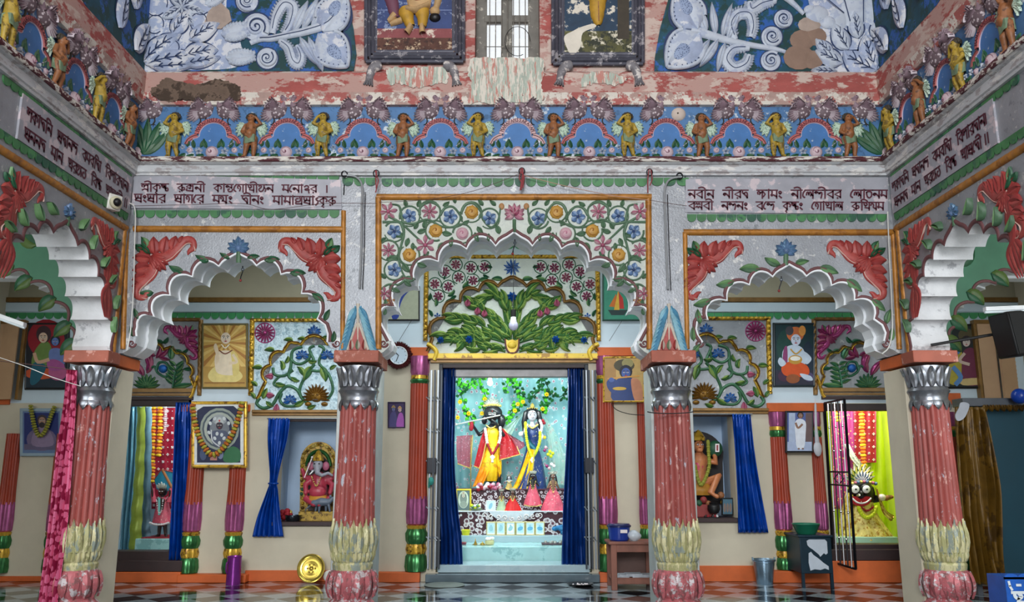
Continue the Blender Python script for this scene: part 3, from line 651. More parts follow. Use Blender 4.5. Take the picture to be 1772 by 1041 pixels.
# ---------------------------------------------------------------- painted text boards and scalloped borders
def scallops(d, x0, x1, y, n, h, parent, name='scallop_border', m_=green, sgn=-1, pointed=.0):
    m = MB(); w = (x1 - x0) / n
    for i in range(n):
        cx = x0 + w * (i + .5); pts = [(cx - w * .47, y)] + [(cx + w * .47 * -cos(a), y - sgn * h * (.35 + .65 * sin(a)) * (1 if True else 1)) for a in [pi * k / 10 for k in range(11)]] + [(cx + w * .47, y)]
        d.flat(m, pts, m_, .014, .014)
    m.build(name, parent, smooth=0)
B = {  # hand-painted Bengali letters as brush strokes; (width, strokes); '~' none
 'na': (.85, ((.1, .5), (.2, .36), (.32, .5), (.2, .62), (.1, .5), None, (.3, .6), (.45, .5), (.75, .18), None, (.75, 1), (.75, 0))),
 'ba': (.85, ((.75, .85), (.1, .5), (.75, .1), None, (.75, 1), (.75, 0))),
 'ra': (.85, ((.75, .85), (.1, .5), (.75, .15), None, (.75, 1), (.75, .05), None, (.38, .06), (.46, .0))),
 'ka': (1.0, ((.55, .85), (.08, .5), (.55, .12), None, (.55, 1), (.55, 0), None, (.55, .82), (.78, .8), (.95, .62), (.88, .4))),
 'ga': (.85, ((.2, .48), (.1, .6), (.15, .8), (.36, .78), (.44, .5), (.34, .15), None, (.75, 1), (.75, 0))),
 'pa': (.85, ((.12, 1), (.14, .7), (.32, .56), (.5, .72), (.36, .9), None, (.32, .56), (.2, .34), (.75, .24), None, (.75, 1), (.75, 0))),
 'ja': (1.0, ((.1, .78), (.28, .9), (.42, .74), (.25, .55), (.1, .35), (.28, .1), (.55, .2), (.72, .55), (.72, .85), None, (.72, .6), (.95, .45), (.86, .1))),
 'ma': (.85, ((.2, 1), (.22, .6), (.1, .42), (.2, .3), (.35, .42), (.75, .2), None, (.75, 1), (.75, 0))),
 'ha': (.8, ((.15, .75), (.4, .92), (.65, .8), (.6, .58), (.2, .42), (.45, .32), (.72, .42), (.66, .15), (.72, -.05))),
 'sa': (.9, ((.12, 1), (.14, .65), (.28, .5), (.42, .62), (.42, .8), None, (.28, .5), (.12, .3), (.3, .25), (.78, .1), None, (.42, .55), (.78, .5), None, (.78, 1), (.78, 0))),
 'da': (.8, ((.15, 1), (.15, .7), (.3, .55), (.55, .3), (.7, .05), None, (.3, .58), (.55, .74), (.7, .55), (.7, .05))),
 'sha': (.9, ((.14, .52), (.08, .7), (.22, .82), (.38, .66), (.28, .48), None, (.38, .66), (.52, .8), (.78, .72), None, (.78, 1), (.78, 0))),
 'la': (.95, ((.08, .4), (.12, .7), (.28, .72), (.34, .4), (.42, .72), (.58, .72), (.64, .45), (.54, .3), None, (.6, .5), (.82, .3), None, (.82, 1), (.82, 0))),
 'ca': (.8, ((.1, .72), (.38, .85), (.66, .72), (.68, .3), (.42, .05), (.18, .25), (.1, .72))),
 'nn': (.85, ((.1, .6), (.16, .8), (.34, .8), (.44, .6), (.4, .36), (.75, .16), None, (.75, 1), (.75, 0))),
 'ta': (.85, ((.42, .6), (.22, .62), (.14, .38), (.35, .14), (.66, .2), (.78, .5), (.6, .85))),
 'i': (.45, ((.3, 0), (.3, 1), (.2, 1.22), (.45, 1.36), (.85, 1.25), (1.0, 1.02))),
 'aa': (.42, ((.25, 1.1), (.25, 0))), 'ii': (.42, ((.25, 0), (.25, 1), (.16, 1.24), (-.15, 1.36), (-.5, 1.26))),
 'e': (.42, ((.36, 1), (.12, .62), (.1, .25), (.3, .1))),
 'ng': (.55, ((.3, .55), (.14, .7), (.3, .85), (.44, .7), (.3, .55), None, (.18, .3), (.45, .05))),
 'tt': (.5, ((.4, .85), (.2, .75), (.25, .58), (.42, .5), (.38, .2), (.15, -.02))), '|': (.45, ((.2, .95), (.2, .05))), ' ': (.5, ()),
 # conjuncts and joined vowels
 'shri': (.9, ((.12, .62), (.08, .78), (.25, .88), (.4, .72), (.3, .56), None, (.4, .72), (.55, .84), (.78, .78), None, (.78, 1), (.78, 0), None, (.12, .18), (.4, .34), (.78, .2))),
 'kri': (1.0, ((.55, .85), (.08, .5), (.55, .12), None, (.55, 1), (.55, 0), None, (.55, .82), (.78, .8), (.95, .62), (.88, .4), None, (.5, .0), (.38, -.16), (.5, -.3))),
 'ku': (1.0, ((.55, .85), (.08, .5), (.55, .12), None, (.55, 1), (.55, 0), None, (.55, .82), (.78, .8), (.95, .62), (.88, .4), None, (.55, 0), (.35, -.14), (.6, -.28))),
 'shn': (.95, ((.12, 1), (.14, .7), (.32, .56), (.5, .72), (.36, .9), None, (.14, .9), (.6, .5), None, (.32, .56), (.6, .3), None, (.6, 1), (.6, .1), None, (.62, .42), (.85, .45), (.85, .1), (.6, .12))),
 'ru': (1.0, ((.6, .85), (.1, .5), (.6, .15), None, (.6, 1), (.6, .05), None, (.3, .04), (.38, -.02), None, (.6, .5), (.85, .55), (.92, .3), (.75, .22))),
 'kmi': (1.1, ((.55, .9), (.12, .66), (.55, .42), None, (.2, .4), (.12, .22), (.3, .14), (.9, .1), None, (.6, 1), (.6, .42), None, (.9, 1), (.9, 0), None, (.6, .85), (.78, .75))),
 'nta': (.95, ((.1, .72), (.22, .62), (.34, .74), (.22, .84), (.1, .72), None, (.34, .74), (.75, .55), None, (.75, 1), (.75, .5), None, (.5, .4), (.3, .3), (.45, .05), (.78, .1), (.85, .35))),
 'gna': (.95, ((.2, .6), (.1, .7), (.18, .86), (.36, .8), (.42, .56), (.3, .3), None, (.36, .4), (.8, .08), None, (.75, 1), (.75, 0))),
 'tma': (1.0, ((.45, .72), (.25, .72), (.15, .5), (.4, .36), (.7, .5), (.62, .88), None, (.2, .3), (.15, .14), (.35, .1), (.85, .1), None, (.85, .9), (.85, 0))),
 'shya': (1.1, ((.14, .52), (.08, .7), (.22, .82), (.38, .66), (.28, .48), None, (.38, .66), (.6, .75), None, (.62, 1), (.62, 0), None, (.72, .8), (.95, .5), (.75, .2))),
 'nda': (1.0, ((.1, .72), (.22, .62), (.34, .74), (.22, .84), (.1, .72), None, (.34, .74), (.7, .6), None, (.55, .55), (.8, .75), (.9, .5), (.8, .02))),
 'lla': (.95, ((.08, .7), (.2, .82), (.34, .66), (.48, .82), (.6, .66), None, (.1, .3), (.25, .42), (.4, .24), (.55, .4), (.8, .2), None, (.82, 1), (.82, 0)))}
L1 = 'shri ii kri shn   ru kmi na ii   ka aa nta e ga aa pa ii ja na   ma e na aa ha ra   |'
L2 = 'sa ng sa aa ra   sa aa ga e ra   ma gna ng   da ii na ng   ma aa ma aa tma sa aa tt ku ru'
R1 = 'na ba ii na   na ii ra da   shya aa ma ng   na ii e la nda ii ba ra   e la aa ca na ma'
R2 = 'ba lla ba ii   na nda na ng   ba e nda   kri shn ng   e ga aa pa aa la   ru i pa nn ma'
SL1 = 'sha ka aa da i na   sa da aa na nda   ba ma ba i da aa   i ba sha aa ra da aa na |'
SL2 = 'sa na na da   ma aa na   pa ra ja ta   i ba shn   pa aa sa e da ii  | |'
def write(mb, d, text, x0, x1, y0, h, s=-1, wgt=.098, m_=maroondk, n=.006, slope=0.):
    toks = [t if t else ' ' for t in text.split(' ')]; tot = sum(B[t][0] for t in toks); k = (x1 - x0) / tot; x = x0
    for t in toks:
        w, seq = B[t]
        Y = y0 + slope * (x - x0)
        if t not in (' ', 'ng', 'tt', '|', 'ha', 'e'): d.line(mb, [(x - .02 * k, Y + s * h), (x + w * k + .02 * k, Y + s * h)], h * wgt * .8, m_, n)
        if seq:
            for pl in polys(seq):
                q = [(x + a * k, Y + s * b * h) for a, b in pl]
                if len(q) > 3: q = cr(q, 3)
                d.line(mb, q, h * wgt, m_, n + .0008)
        x += w * k
board = mat('text_board_grey', (168, 168, 176), .5, .15, .1, 4, chip=(208, 194, 198), amt=.2, csc=6)
def textboard(pts, lines, label, d, sc_, par=wall):
    o = MB(); d.flat(o, pts, board, .02, .02); e = o.build('text_board', par, bevel=0, smooth=0)
    m = MB()
    for tx, x0, x1, y, h, s, sl in lines: write(m, d, tx, x0, x1, y, h, s, n=.0235, slope=sl)
    m.build('bengali_lettering', e, smooth=0)
textboard([(232, 302), (590, 312), (592, 363), (228, 361)], [(L1, 246, 570, 332, 13, -1, .008), (L2, 234, 582, 351, 14, -1, .014)], '', A9, 1)
textboard([(1186, 311), (1535, 308), (1535, 371), (1185, 368)], [(R1, 1190, 1534, 344, 14, -1, 0), (R2, 1190, 1528, 363.5, 13.5, -1, .003)], '', A9, 1)
textboard([(6.78, 4.20), (8.93, 4.20), (8.93, 4.62), (6.78, 4.62)], [(SL1, 6.86, 8.86, 4.42, .105, 1, 0), (SL2, 6.86, 8.86, 4.235, .105, 1, 0)], '', dl, 1, wl)
textboard([(-8.93, 4.20), (-6.88, 4.20), (-6.88, 4.62), (-8.93, 4.62)], [(SL1, -8.88, -6.98, 4.43, .105, 1, 0), (SL2, -8.86, -6.98, 4.25, .105, 1, 0)], '', dr, 1, wr)
scallops(A9, 236, 588, 302, 18, 12, wall); scallops(A9, 660, 1120, 309, 24, 14, wall); scallops(A9, 1196, 1532, 312, 18, 11, wall)
scallops(A9, 592, 652, 308, 3, 14, wall); scallops(A9, 1126, 1192, 308, 3, 14, wall)
scallops(A9, 232, 588, 364, 19, 13, wall); scallops(A9, 1188, 1534, 371, 20, 13, wall)
for d, w, a, b in ((dl, wl, 6.5, 8.92), (dr, wr, -8.92, -6.5)): scallops(d, a, b, 4.655, 21, .07, w, sgn=1); scallops(d, a, b, 4.195, 21, .085, w, sgn=1)
# gold mouldings of the far arcade
m = MB(); A9.rope(m, (652, 341), (1127, 341), 5.5, .04, gold, 26, .08); A9.rope(m, (655, 341), (655, 604), 5.5, .035, gold, 26, .08); A9.rope(m, (1122, 341), (1124, 604), 5.5, .035, gold, 26, .08)
A9.rope(m, (232, 396), (594, 397), 5.5, .04, gold, 24, .08); A9.rope(m, (595, 365), (593, 604), 4.5, .035, gold, 24, .08); A9.rope(m, (219, 397), (213, 604), 4.5, .03, gold, 24, .08)
A9.rope(m, (1182, 402), (1546, 402), 5.5, .04, gold, 24, .08); A9.rope(m, (1185, 402), (1189, 604), 4.5, .035, gold, 24, .08); A9.rope(m, (1545, 402), (1556, 604), 4.5, .03, gold, 24, .08)
m.build('gold_moulding', wall)
m = MB()
for q, c in ((archL, (411, 620)), (archC, (889.5, 600)), (archR, (1366, 620))):
    A9.stroke(m, off(q[3:-3], c, 5), 3.0, .018, maroon); A9.stroke(m, off(q[3:-3], c, 0.6), 2.0, .012, white)
m.build('arch_outline', wall)
# ---------------------------------------------------------------- reliefs of the middle spandrel
def mir(x, c=889.5): return 2 * c - x
def rflower(d, kind, x, y, r, parent, i=0):
    m = MB()
    if kind == 'b': d.flower(m, x, y, r * 1.05, 5, .022, bluef, blued, 90 + i * 17, 1.15, m2=mat('flower_pale_blue', (150, 174, 206), .5, 0, .15, 20)); nm = 'blue_flower'
    elif kind == 'y': d.rose(m, x, y, r * .98, .035, yelf, mat('ochre_fold', (166, 110, 40), .6)); d.flower(m, x, y, r * 1.05, 7, .014, yelf, yelf, i * 20, 1.1); nm = 'ochre_rose'
    elif kind == 'p': d.flower(m, x, y, r * 1.1, 8, .022, pinkf, pinkd, i * 20, .9, m2=mat('flower_blush', (196, 130, 152), .5, 0, .15, 20)); nm = 'pink_flower'
    elif kind == 'l': d.flower(m, x, y, r * 1.35, 6, .028, pinkf, pinkd, i * 20 + 10, .8, m2=MATS['flower_blush']); nm = 'pink_lily'
    elif kind == 'r': d.rose(m, x, y, r, .035, pinkf, MATS['flower_blush']); nm = 'pink_rose'
    return m.build(nm, parent)
FL = [('l', 672, 366, 12), ('b', 709, 374, 12), ('p', 743.5, 366, 13), ('b', 779, 375, 12.5), ('y', 816, 367, 12), ('b', 847, 378, 12), ('b', 682.5, 400.5, 12), ('y', 754, 399, 12), ('r', 800, 404, 11), ('p', 672.5, 433, 12), ('l', 736, 424, 13), ('y', 708.5, 441, 12), ('b', 682.5, 467, 12), ('l', 665, 508, 9)]
mat('flower_blush', (196, 130, 152), .5, 0, .15, 20)
A9w = A9
vn = MB(); lv = MB()
for sd in (0, 1):
    g = (lambda x: x) if sd == 0 else (lambda x: mir(x))
    for i, (k, x, y, r) in enumerate(FL):
        rflower(A9, k, g(x), y, r, wall, i)
        if k != 'l':
            a0 = rnd.uniform(0, 6.28); p = [(g(x) + (r + 5.5) * cos(a0 + j * .3), y + (r + 5.5) * sin(a0 + j * .3)) for j in range(19)]
            A9.stroke(vn, p, lambda t: 1.9 - .8 * t, .016, vine)
    for p in ([(668, 372), (694, 386), (716, 406), (727, 416)], [(662, 384), (680, 384), (697, 384)], [(694, 386), (699, 405), (694, 425), (690, 448), (696, 470), (703, 482)], [(697, 384), (716, 387), (740, 380), (765, 392), (790, 392), (806, 384)],
              [(702, 482), (690, 492), (672, 492), (660, 500)], [(697, 384), (694, 368), (690, 356), (676, 353)], [(726, 372), (728, 358), (744, 350), (760, 358), (762, 374)], [(762, 372), (770, 360), (784, 358), (796, 372), (800, 384)], [(798, 368), (806, 354), (820, 352), (832, 366), (836, 380), (850, 393), (862, 380), (866, 360)]):
        A9.stroke(vn, [(g(x), y) for x, y in cr(p)], lambda t: 2.5 - .9 * t, .018, vine)
    for x, y, a, L in ((703, 358, 95, 14), (722, 358, 60, 15), (766, 356, 20, 14), (788, 352, 100, 12), (836, 356, 120, 14), (858, 356, 130, 14), (733, 395, 70, 16), (716, 396, 45, 14), (722, 402, 10, 17), (700, 405, 190, 16), (708, 412, -120, 16), (715, 420, -100, 14), (765, 402, -20, 18), (783, 410, -110, 18), (822, 402, -80, 18), (864, 405, 100, 18), (846, 404, -100, 14), (826, 392, -60, 16), (800, 388, 20, 14), (768, 420, 220, 16), (700, 485, -50, 16), (700, 480, -20, 20), (668, 412, 200, 12), (690, 448, 160, 18), (668, 450, 20, 18), (697, 456, -60, 20), (668, 482, 130, 14), (722, 455, -30, 18), (732, 444, 30, 14), (680, 498, -40, 15), (676, 492, -80, 15), (667, 530, 80, 14), (664, 545, 60, 12), (740, 372, -60, 8), (797, 372, -80, 10)):
        A9.leaf(lv, g(x), y, a if sd == 0 else 180 - a, L, L * .55, .018, leafg, (25 if sd == 0 else -25), m2=vine)
    A9.flower(lv, g(676), 521, 8, 5, .016, mat('ochre_leaf', (176, 130, 84), .6), yelf, 20)
vn.build('vine_relief', wall); lv.build('leaf_relief', wall)
m = MB()
for a, L in ((90, 20), (60, 20), (120, 20), (30, 20), (150, 20), (5, 17), (175, 17), (-25, 18), (205, 18)): A9.leaf(m, 890, 372, a, L, 10, .03, pinkf, m2=MATS['flower_blush'], n0=.004)
for a, L in ((90, 13), (50, 13), (130, 13)): A9.leaf(m, 890, 374, a, L, 9, .04, pinkf, m2=pinkd, n0=.012)
A9.stroke(m, [(890, 380), (890, 392), (891, 402)], 3.2, .025, leafg); m.build('pink_lotus', wall)
m = MB(); A9.dome(m, 868, 357, 5, 6, .02, mat('ochre_leaf', (176, 130, 84), .6)); A9.dome(m, 911, 357, 5, 6, .02, MATS['ochre_leaf']); m.build('ochre_bud', wall)
# ---------------------------------------------------------------- corner acanthus and small leaves of the side bays
def acanthus(d, cx, cy, k, sx, parent, m1=red, m2=redd, stem=leafd, h=.03, name='red_acanthus', edge=None):
    m = MB(); T = lambda x, y: (cx + sx * k * x, cy + d.s * k * y); md = edge or mat('acanthus_edge', (226, 190, 176), .6, 0, .1)
    def LF(x, y, a, L, w, b=0.):
        a = a if sx > 0 else 180 - a; d.leaf(m, *T(x, y), a, k * L, k * w, h, m1, b * sx, n0=.004, m2=m2)
    A = [(0, 0), (.22, -.08), (.5, .0), (.74, .22), (.95, .42), (1.13, .40), (1.18, .22), (1.06, .10), (1.02, .0)]
    wA = [.02, .13, .17, .14, .1, .1, .09, .06, .015]
    for dg in (0, 1):
        p = [(x, y) if not dg else (-y, -x) for x, y in A]; q = cr(p, 5); ws = [w[0] * k for w in cr([(a, 0) for a in wA], 5)]
        d.stroke(m, [T(*a) for a in q], ws, h, m1, .002)
        e = [(x + (.0 if not dg else -.0), y) for x, y in q[:-10]]
        d.stroke(m, [T(x + (.05 if not dg else .13) * .9, y - (.13 if not dg else .05) * .9) if 3 < i else T(x, y) for i, (x, y) in enumerate(e)], .018 * k, h * .7, md, .004)
        for x, y, a, L, w in ((.0, .06, 132, .36, .22), (.12, .0, 104, .5, .36), (.34, .02, 88, .5, .38), (.58, .12, 82, .42, .32), (.8, .32, 74, .22, .18)):
            if dg: LF(-y, -x, 270 - a, L, w, 24)
            else: LF(x, y, a, L, w, -24)
    for a, L in ((-12, .42), (-30, .52), (-48, .56), (-64, .5), (-80, .4)): LF(.03, -.03, a, L, .26, 6)
    d.leaf(m, *T(-.02, .02), 135 if sx > 0 else 45, k * .34, k * .18, h * 1.2, stem, n0=.01); d.leaf(m, *T(-.12, .18), 100 if sx > 0 else 80, k * .34, k * .24, h, stem, 30 * sx, n0=.008, m2=leafg2); d.leaf(m, *T(-.2, .14), 160 if sx > 0 else 20, k * .3, k * .22, h, stem, -20 * sx, n0=.006)
    return m.build(name, parent)
acanthus(A9, 262, 441, 62, 1, wall); acanthus(A9, 560, 443, 62, -1, wall); acanthus(A9, 1213, 446, 58, 1, wall); acanthus(A9, 1504, 446, 58, -1, wall)
def iris(d, x, y, r, parent, m1=slate, m2=None, name='blue_iris', stem=leafg):
    m = MB(); d.stroke(m, [(x, y - d.s * r * .1), (x, y - d.s * r * 1.25)], r * .22, .02, stem)
    for a, L, w in ((0, .95, .6), (180, .95, .6), (28, 1.0, .6), (152, 1.0, .6), (90, 1.05, .7), (60, .9, .5), (120, .9, .5), (-28, .8, .5), (208, .8, .5)): d.leaf(m, x, y, a, r * L, r * w, .025, m1, m2=m2 or bluef)
    d.dome(m, x, y - d.s * .0, r * .3, r * .34, .04, m2 or bluef); return m.build(name, parent)
iris(A9, 413, 430, 20, wall); iris(A9, 1360, 434, 20, wall)
m = MB()
for x, y, a, L in ((362, 452, 165, 26), (398, 447, 160, 20), (428, 447, 20, 22), (458, 451, 15, 27), (318, 471, 165, 28), (502, 473, 10, 28), (266, 506, 190, 26), (540, 508, -25, 26), (240, 552, 120, 20), (562, 555, 75, 22), (230, 582, 110, 18), (575, 592, 70, 20),
                   (1315, 466, 170, 36), (1350, 458, 165, 30), (1376, 456, 20, 24), (1418, 463, -8, 34), (1270, 487, 200, 32), (1464, 484, -28, 34), (1230, 519, 205, 32), (1508, 519, -30, 30), (1212, 560, 110, 26), (1534, 560, 85, 26), (1200, 590, 100, 26), (1541, 590, 75, 24), (1198, 612, 60, 22)):
    A9.leaf(m, x, y, a, L, L * .46, .022, leafd if x < 900 else leafg, 22 if x % 2 else -22, m2=leafg if x < 900 else leafg2)
m.build('leaf_relief', wall)
for px, sx in ((228, 1), (583, -1), (664, 1), (1115, -1), (1210, 1), (1535, -1)):   # little volutes at the springings
    m = MB(); A9.stroke(m, spiral(px, 594, 7, 1.4, 0 if sx > 0 else pi, sx), lambda t: 2.2 - 1.2 * t, .015, maroon); m.build('volute', wall)
fea, feb = mat('feather_blue', (84, 146, 178), .5, 0, .2, 14), mat('feather_blue_light', (140, 190, 206), .5, 0, .15, 14)
cream = mat('cream_spine', (216, 206, 190), .6, 0, .1, 9)
for px, nm in ((620, 'left'), (1157, 'right')):       # tent of blue feathers on each middle pilaster
    m = MB(); sk = .0
    for sg in (-1, 1):
        for i in range(9):
            t = i / 8; A9.leaf(m, px + sg * (3 + 17 * t), 532 + 60 * t, (-66 if sg > 0 else 246), 30, 13, .02, fea, 16 * sg, n0=.012 + .002 * (8 - i), m2=feb)
        A9.stroke(m, [(px + sg * 3, 530), (px + sg * 12, 560), (px + sg * 29, 602)], [3, 6, 4], .02, fea, .008)
    A9.flat(m, [(px, 552), (px - 20, 606), (px + 20, 606)], red, .03, .02)
    A9.stroke(m, [(px, 526), (px, 560), (px, 592)], [3.4, 2.4, 1.4], .03, cream, .014)
    for sg in (-1, 1): A9.stroke(m, [(px + sg * 2, 560), (px + sg * 18, 606)], 2.2, .02, cream, .024)
    for x in (-11, 0, 11): A9.leaf(m, px + x, 606, 90, 18, 9, .03, redd if x else clothg, m2=cream, n0=.024)
    o = m.build('feather_relief', wall)
for d, w, sg in ((dl, wl, 1), (dr, wr, -1)):          # side bays
    sx = 1
    acanthus(d, sg * 8.55 if sg > 0 else -6.84, 3.86, .36, -sg if sg > 0 else -1, w, h=.045, name='red_swag') if False else None
    for u, k in ((8.62, -1), (6.84, 1)):
        acanthus(d, sg * u, 3.76, .36, k * sg, w, h=.022, name='red_swag')
        m = MB(); q = sg * u
        for i in range(5): d.stroke(m, cr([(q, 3.74), (q - k * sg * (-.06 + .02 * i), 3.45 - .02 * i), (q + k * sg * (-.10 + .05 * i), 3.2), (q + k * sg * (-.12 + .03 * i), 2.98)]), [.01, .02, .03, .034, .036, .038, .038, .036, .034, .03, .03, .028, .026, .024, .022, .02, .012, .01, .005][:19], .018, red if i % 2 else redd, .002 * i)
        m.build('red_drape', w)
    iris(d, sg * 7.74, 3.83, .1, w, name='blue_iris')
    m = MB()
    for u, v, a in ((8.2, 3.6, 60), (7.95, 3.74, 40), (7.5, 3.74, 140), (7.28, 3.62, 120), (8.62, 3.35, 30), (8.8, 3.1, 60), (8.82, 2.85, 80), (6.9, 3.4, 150), (6.7, 3.1, 120), (7.05, 3.5, 120), (8.45, 3.48, 40)):
        d.leaf(m, sg * u, v, a if sg > 0 else 180 - a, .17, .1, .05, leafg, 30, m2=leafg2)
    m.build('leaf_relief', w)
# ---------------------------------------------------------------- scrollwork coves high on the wall
def cove(name, label, outline, sidepts, d2, side_path):
    t = thing(name, label, 'mural relief', (p9(outline[0][0], 100)[0], YA, 5.95), 'white scroll murals high on the walls', 'thing'); m = MB()
    A9.flat(m, outline, tealdk, .008, .008); d2.flat(m, sidepts, tealdk, .008, .008); m.build('blue_ground', t, smooth=0); return t
def oleaf(m, d, x, y, a, L, w, mt, bend=0., h=.035, serr=0, vein=True, n0=.014, m2=None):
    d.flat(m, *[[(p[0], p[1]) for p in leafpoly(d, x, y, a, L, w * 1.18, bend)], inkblue, n0 - .001]) if True else 0
    d.leaf(m, x, y, a, L, w, h, mt, bend, n0, m2=m2)
    p = d.leafpath(x, y, a, L, bend, 10)
    if serr:
        for i in range(1, 10):
            for sg in (-1, 1):
                q = p[i]; aa = a + bend * i / 10 + sg * 58; ww = w / 2 * (max(0, sin(pi * (i / 10) ** .8)) ** .8) * .7
                d.leaf(m, q[0] + cos(radians(a + bend * i / 10 + sg * 90)) * ww, q[1] + d.s * sin(radians(a + bend * i / 10 + sg * 90)) * ww, aa, L * .14, L * .12, h * .7, mt, n0=n0 + .004)
    if vein:
        d.line(m, p[:9], max(.5 * L / 40, L * .012), inkblue, n0 + h * .6 + .003)
        for i in (2, 4, 6):
            for sg in (-1, 1): d.line(m, d.leafpath(*p[i], a + bend * i / 10 + sg * 38, w * .36, -sg * 20, 3), L * .012, inkblue, n0 + h + .002)
def leafpoly(d, x, y, a, L, w, bend):
    p = d.leafpath(x, y, a, L, bend, 10); l, r = [], []
    for i, q in enumerate(p):
        t = i / 10; aa = radians(a + bend * t); ww = w / 2 * (max(0, sin(pi * t ** .8)) ** .8 + .04); nx, ny = -sin(aa), cos(aa) * d.s
        l.append((q[0] + nx * ww, q[1] + ny * ww)); r.append((q[0] - nx * ww, q[1] - ny * ww))
    return l + r[::-1]
def volute(m, d, x, y, r, a0, dirn, mt=scroll, turns=1.7):
    d.dome(m, x, y, r * 1.12, r * 1.12, .004, inkblue, 22, 2, .013)
    d.dome(m, x, y, r, r, .018, mt, 22, 3, .014)
    d.stroke(m, spiral(x, y, r * .86, turns, a0, dirn, 40), lambda t: r * .17 * (1 - .6 * t), .022, mt, .026)
    d.line(m, spiral(x, y, r * .68, turns, a0, dirn, 40, .05), r * .055, inkblue, .042)
def feather(m, d, path, w, mt=scroll):
    q = cr(path, 6); n = len(q)
    d.stroke(m, q, [w * 1.25 * (.35 + .65 * sin(pi * (.1 + .85 * i / (n - 1)))) for i in range(n)], .006, inkblue, .012)
    d.stroke(m, q, [w * (.35 + .65 * sin(pi * (.1 + .85 * i / (n - 1)))) for i in range(n)], .03, mt, .014)
    for i in range(2, n - 1):
        a = atan2((q[i + 1][1] - q[i - 1][1]) * d.s, q[i + 1][0] - q[i - 1][0])
        for sg in (-1, 1):
            aa = a + sg * 1.2; ww = w * .85 * (.35 + .65 * sin(pi * (.1 + .85 * i / (n - 1))))
            d.leaf(m, q[i][0] + cos(a + sg * pi / 2) * ww, q[i][1] + d.s * sin(a + sg * pi / 2) * ww, degr(aa), w * .62, w * .42, .02, mt, n0=.016)
    d.line(m, q[2:-2], w * .07, inkblue, .047)
def degr(a): return a * 180 / pi
def petal(m, d, x, y, a, L, w, net=True):             # fat paisley petal with a netted eye and a beaded rim
    oleaf(m, d, x, y, a, L, w, scrollb, 0, .05, vein=False, m2=scroll)
    pp = leafpoly(d, x, y, a, L * .97, w * .93, 0); d.stroke(m, pp[2:-2], w * .055, .03, scroll, .03)
    c = (x + cos(radians(a)) * L * .56, y + d.s * sin(radians(a)) * L * .56)
    d.dome(m, *c, w * .24, w * .24, .02, cells('petal_net', (150, 166, 196), (40, 58, 96), 60, .3), 16, 3, .05)
    for i in range(4, 18): d.line(m, [pp[i], (pp[i][0] * .86 + c[0] * .14, pp[i][1] * .86 + c[1] * .14)], w * .012, inkblue, .056)
sideL = [(9.0, 5.95), (7.7, 5.95), (6.8, 6.15), (6.4, 6.9), (9.0, 6.9)]
tL = cove('scroll_mural', 'white leaf scrolls on dark teal, high at the left of the far wall', [(228, 124), (612, 123), (617, 95), (612, 50), (600, 0), (596, -60), (200, -60)], sideL, dl, None)
tR = cove('scroll_mural', 'white leaf scrolls on dark blue, high at the right of the far wall', [(1545, 130), (1132, 128), (1133, 100), (1142, 50), (1156, 0), (1166, -60), (1570, -60)], [(-x, y) for x, y in sideL], dr, None)
m = MB(); q = cr([(434, 76), (452, 69), (470, 68), (500, 62), (535, 54), (570, 40), (592, 10)]); A9.stroke(m, q, [4 + 5 * i / len(q) for i in range(len(q))], .035, scroll, .016); A9.line(m, q[6:], .7, inkblue, .054)
volute(m, A9, 445, 48, 24, .6, -1); volute(m, A9, 463, 102, 18, -.8, 1); volute(m, A9, 428, 3, 19, 1, 1); m.build('volute', tL)
m = MB(); feather(m, A9, [(472, 60), (478, 30), (492, 8), (508, 14), (504, 40), (492, 60)], 9); feather(m, A9, [(484, 72), (500, 84), (508, 106), (518, 112), (522, 98), (514, 80)], 8); m.build('curled_feather', tL)
m = MB(); petal(m, A9, 552, 62, -48, 76, 62); petal(m, A9, 560, 58, 62, 80, 58); m.build('netted_petal', tL)
m = MB()
for x, y, a, L, w, b in ((520, 66, -62, 58, 15, 10), (535, 66, -70, 60, 14, 0), (548, 70, -76, 58, 13, -8), (508, 58, 70, 60, 16, -14), (524, 52, 66, 62, 15, -8), (540, 46, 60, 60, 16, 0)): oleaf(m, A9, x, y, a, L, w, scroll, b, .035, vein=False)
m.build('fan_leaf', tL)
m = MB(); A9.flat(m, cr([(240, 120), (216, 60), (196, 10), (200, -50), (380, -50), (392, 20), (412, 60), (420, 100), (400, 119), (300, 122)], 4, True), scrollb, .011, .003); m.build('lilac_ground', tL, smooth=0)
m = MB()
for x, y, a, L, w, b in ((248, 112, 112, 70, 36, 26), (250, 110, 52, 82, 34, -34), (254, 114, 22, 92, 30, -30), (262, 118, 4, 84, 20, 0), (318, 100, 20, 62, 34, -20), (330, 72, 40, 60, 30, -26), (300, 62, 62, 52, 28, -20), (320, 112, 8, 64, 22, 6)): oleaf(m, A9, x, y, a, L, w, scrollb, b, .04)
for i in range(7): oleaf(m, A9, 316, 14, -150 + i * 46, 40, 18, scroll, 0, .03)
for x, y, r in ((235, 28, 22), (272, 8, 24), (270, 44, 18), (350, 8, 22), (345, 40, 18), (240, 62, 16), (300, 84, 14), (216, 8, 18)): A9.dome(m, x, y, r, r * 1.1, .02, scrollb, 16, 3, .012); A9.stroke(m, A9.ell(x, y, r * .8, r * .9, 16, 20, 0, 330), .9, .012, inkblue, .02)
m.build('shell_leaves', tL)
m = MB()
for x, y, a, L, w in ((384, 62, 12, 56, 30), (392, 102, 4, 52, 26), (356, 10, 30, 40, 24)): oleaf(m, A9, x, y, a, L, w, scroll, 0, .03, serr=1, vein=False)
m.build('lace_leaf', tL)
m = MB(); A9.flat(m, [(352, 50), (362, 22), (380, 4), (398, 20), (402, 38), (384, 52)], mat('buff_plaster', (176, 158, 146), .85, 0, .15, 6), .03, .02); m.build('bare_plaster_patch', tL)
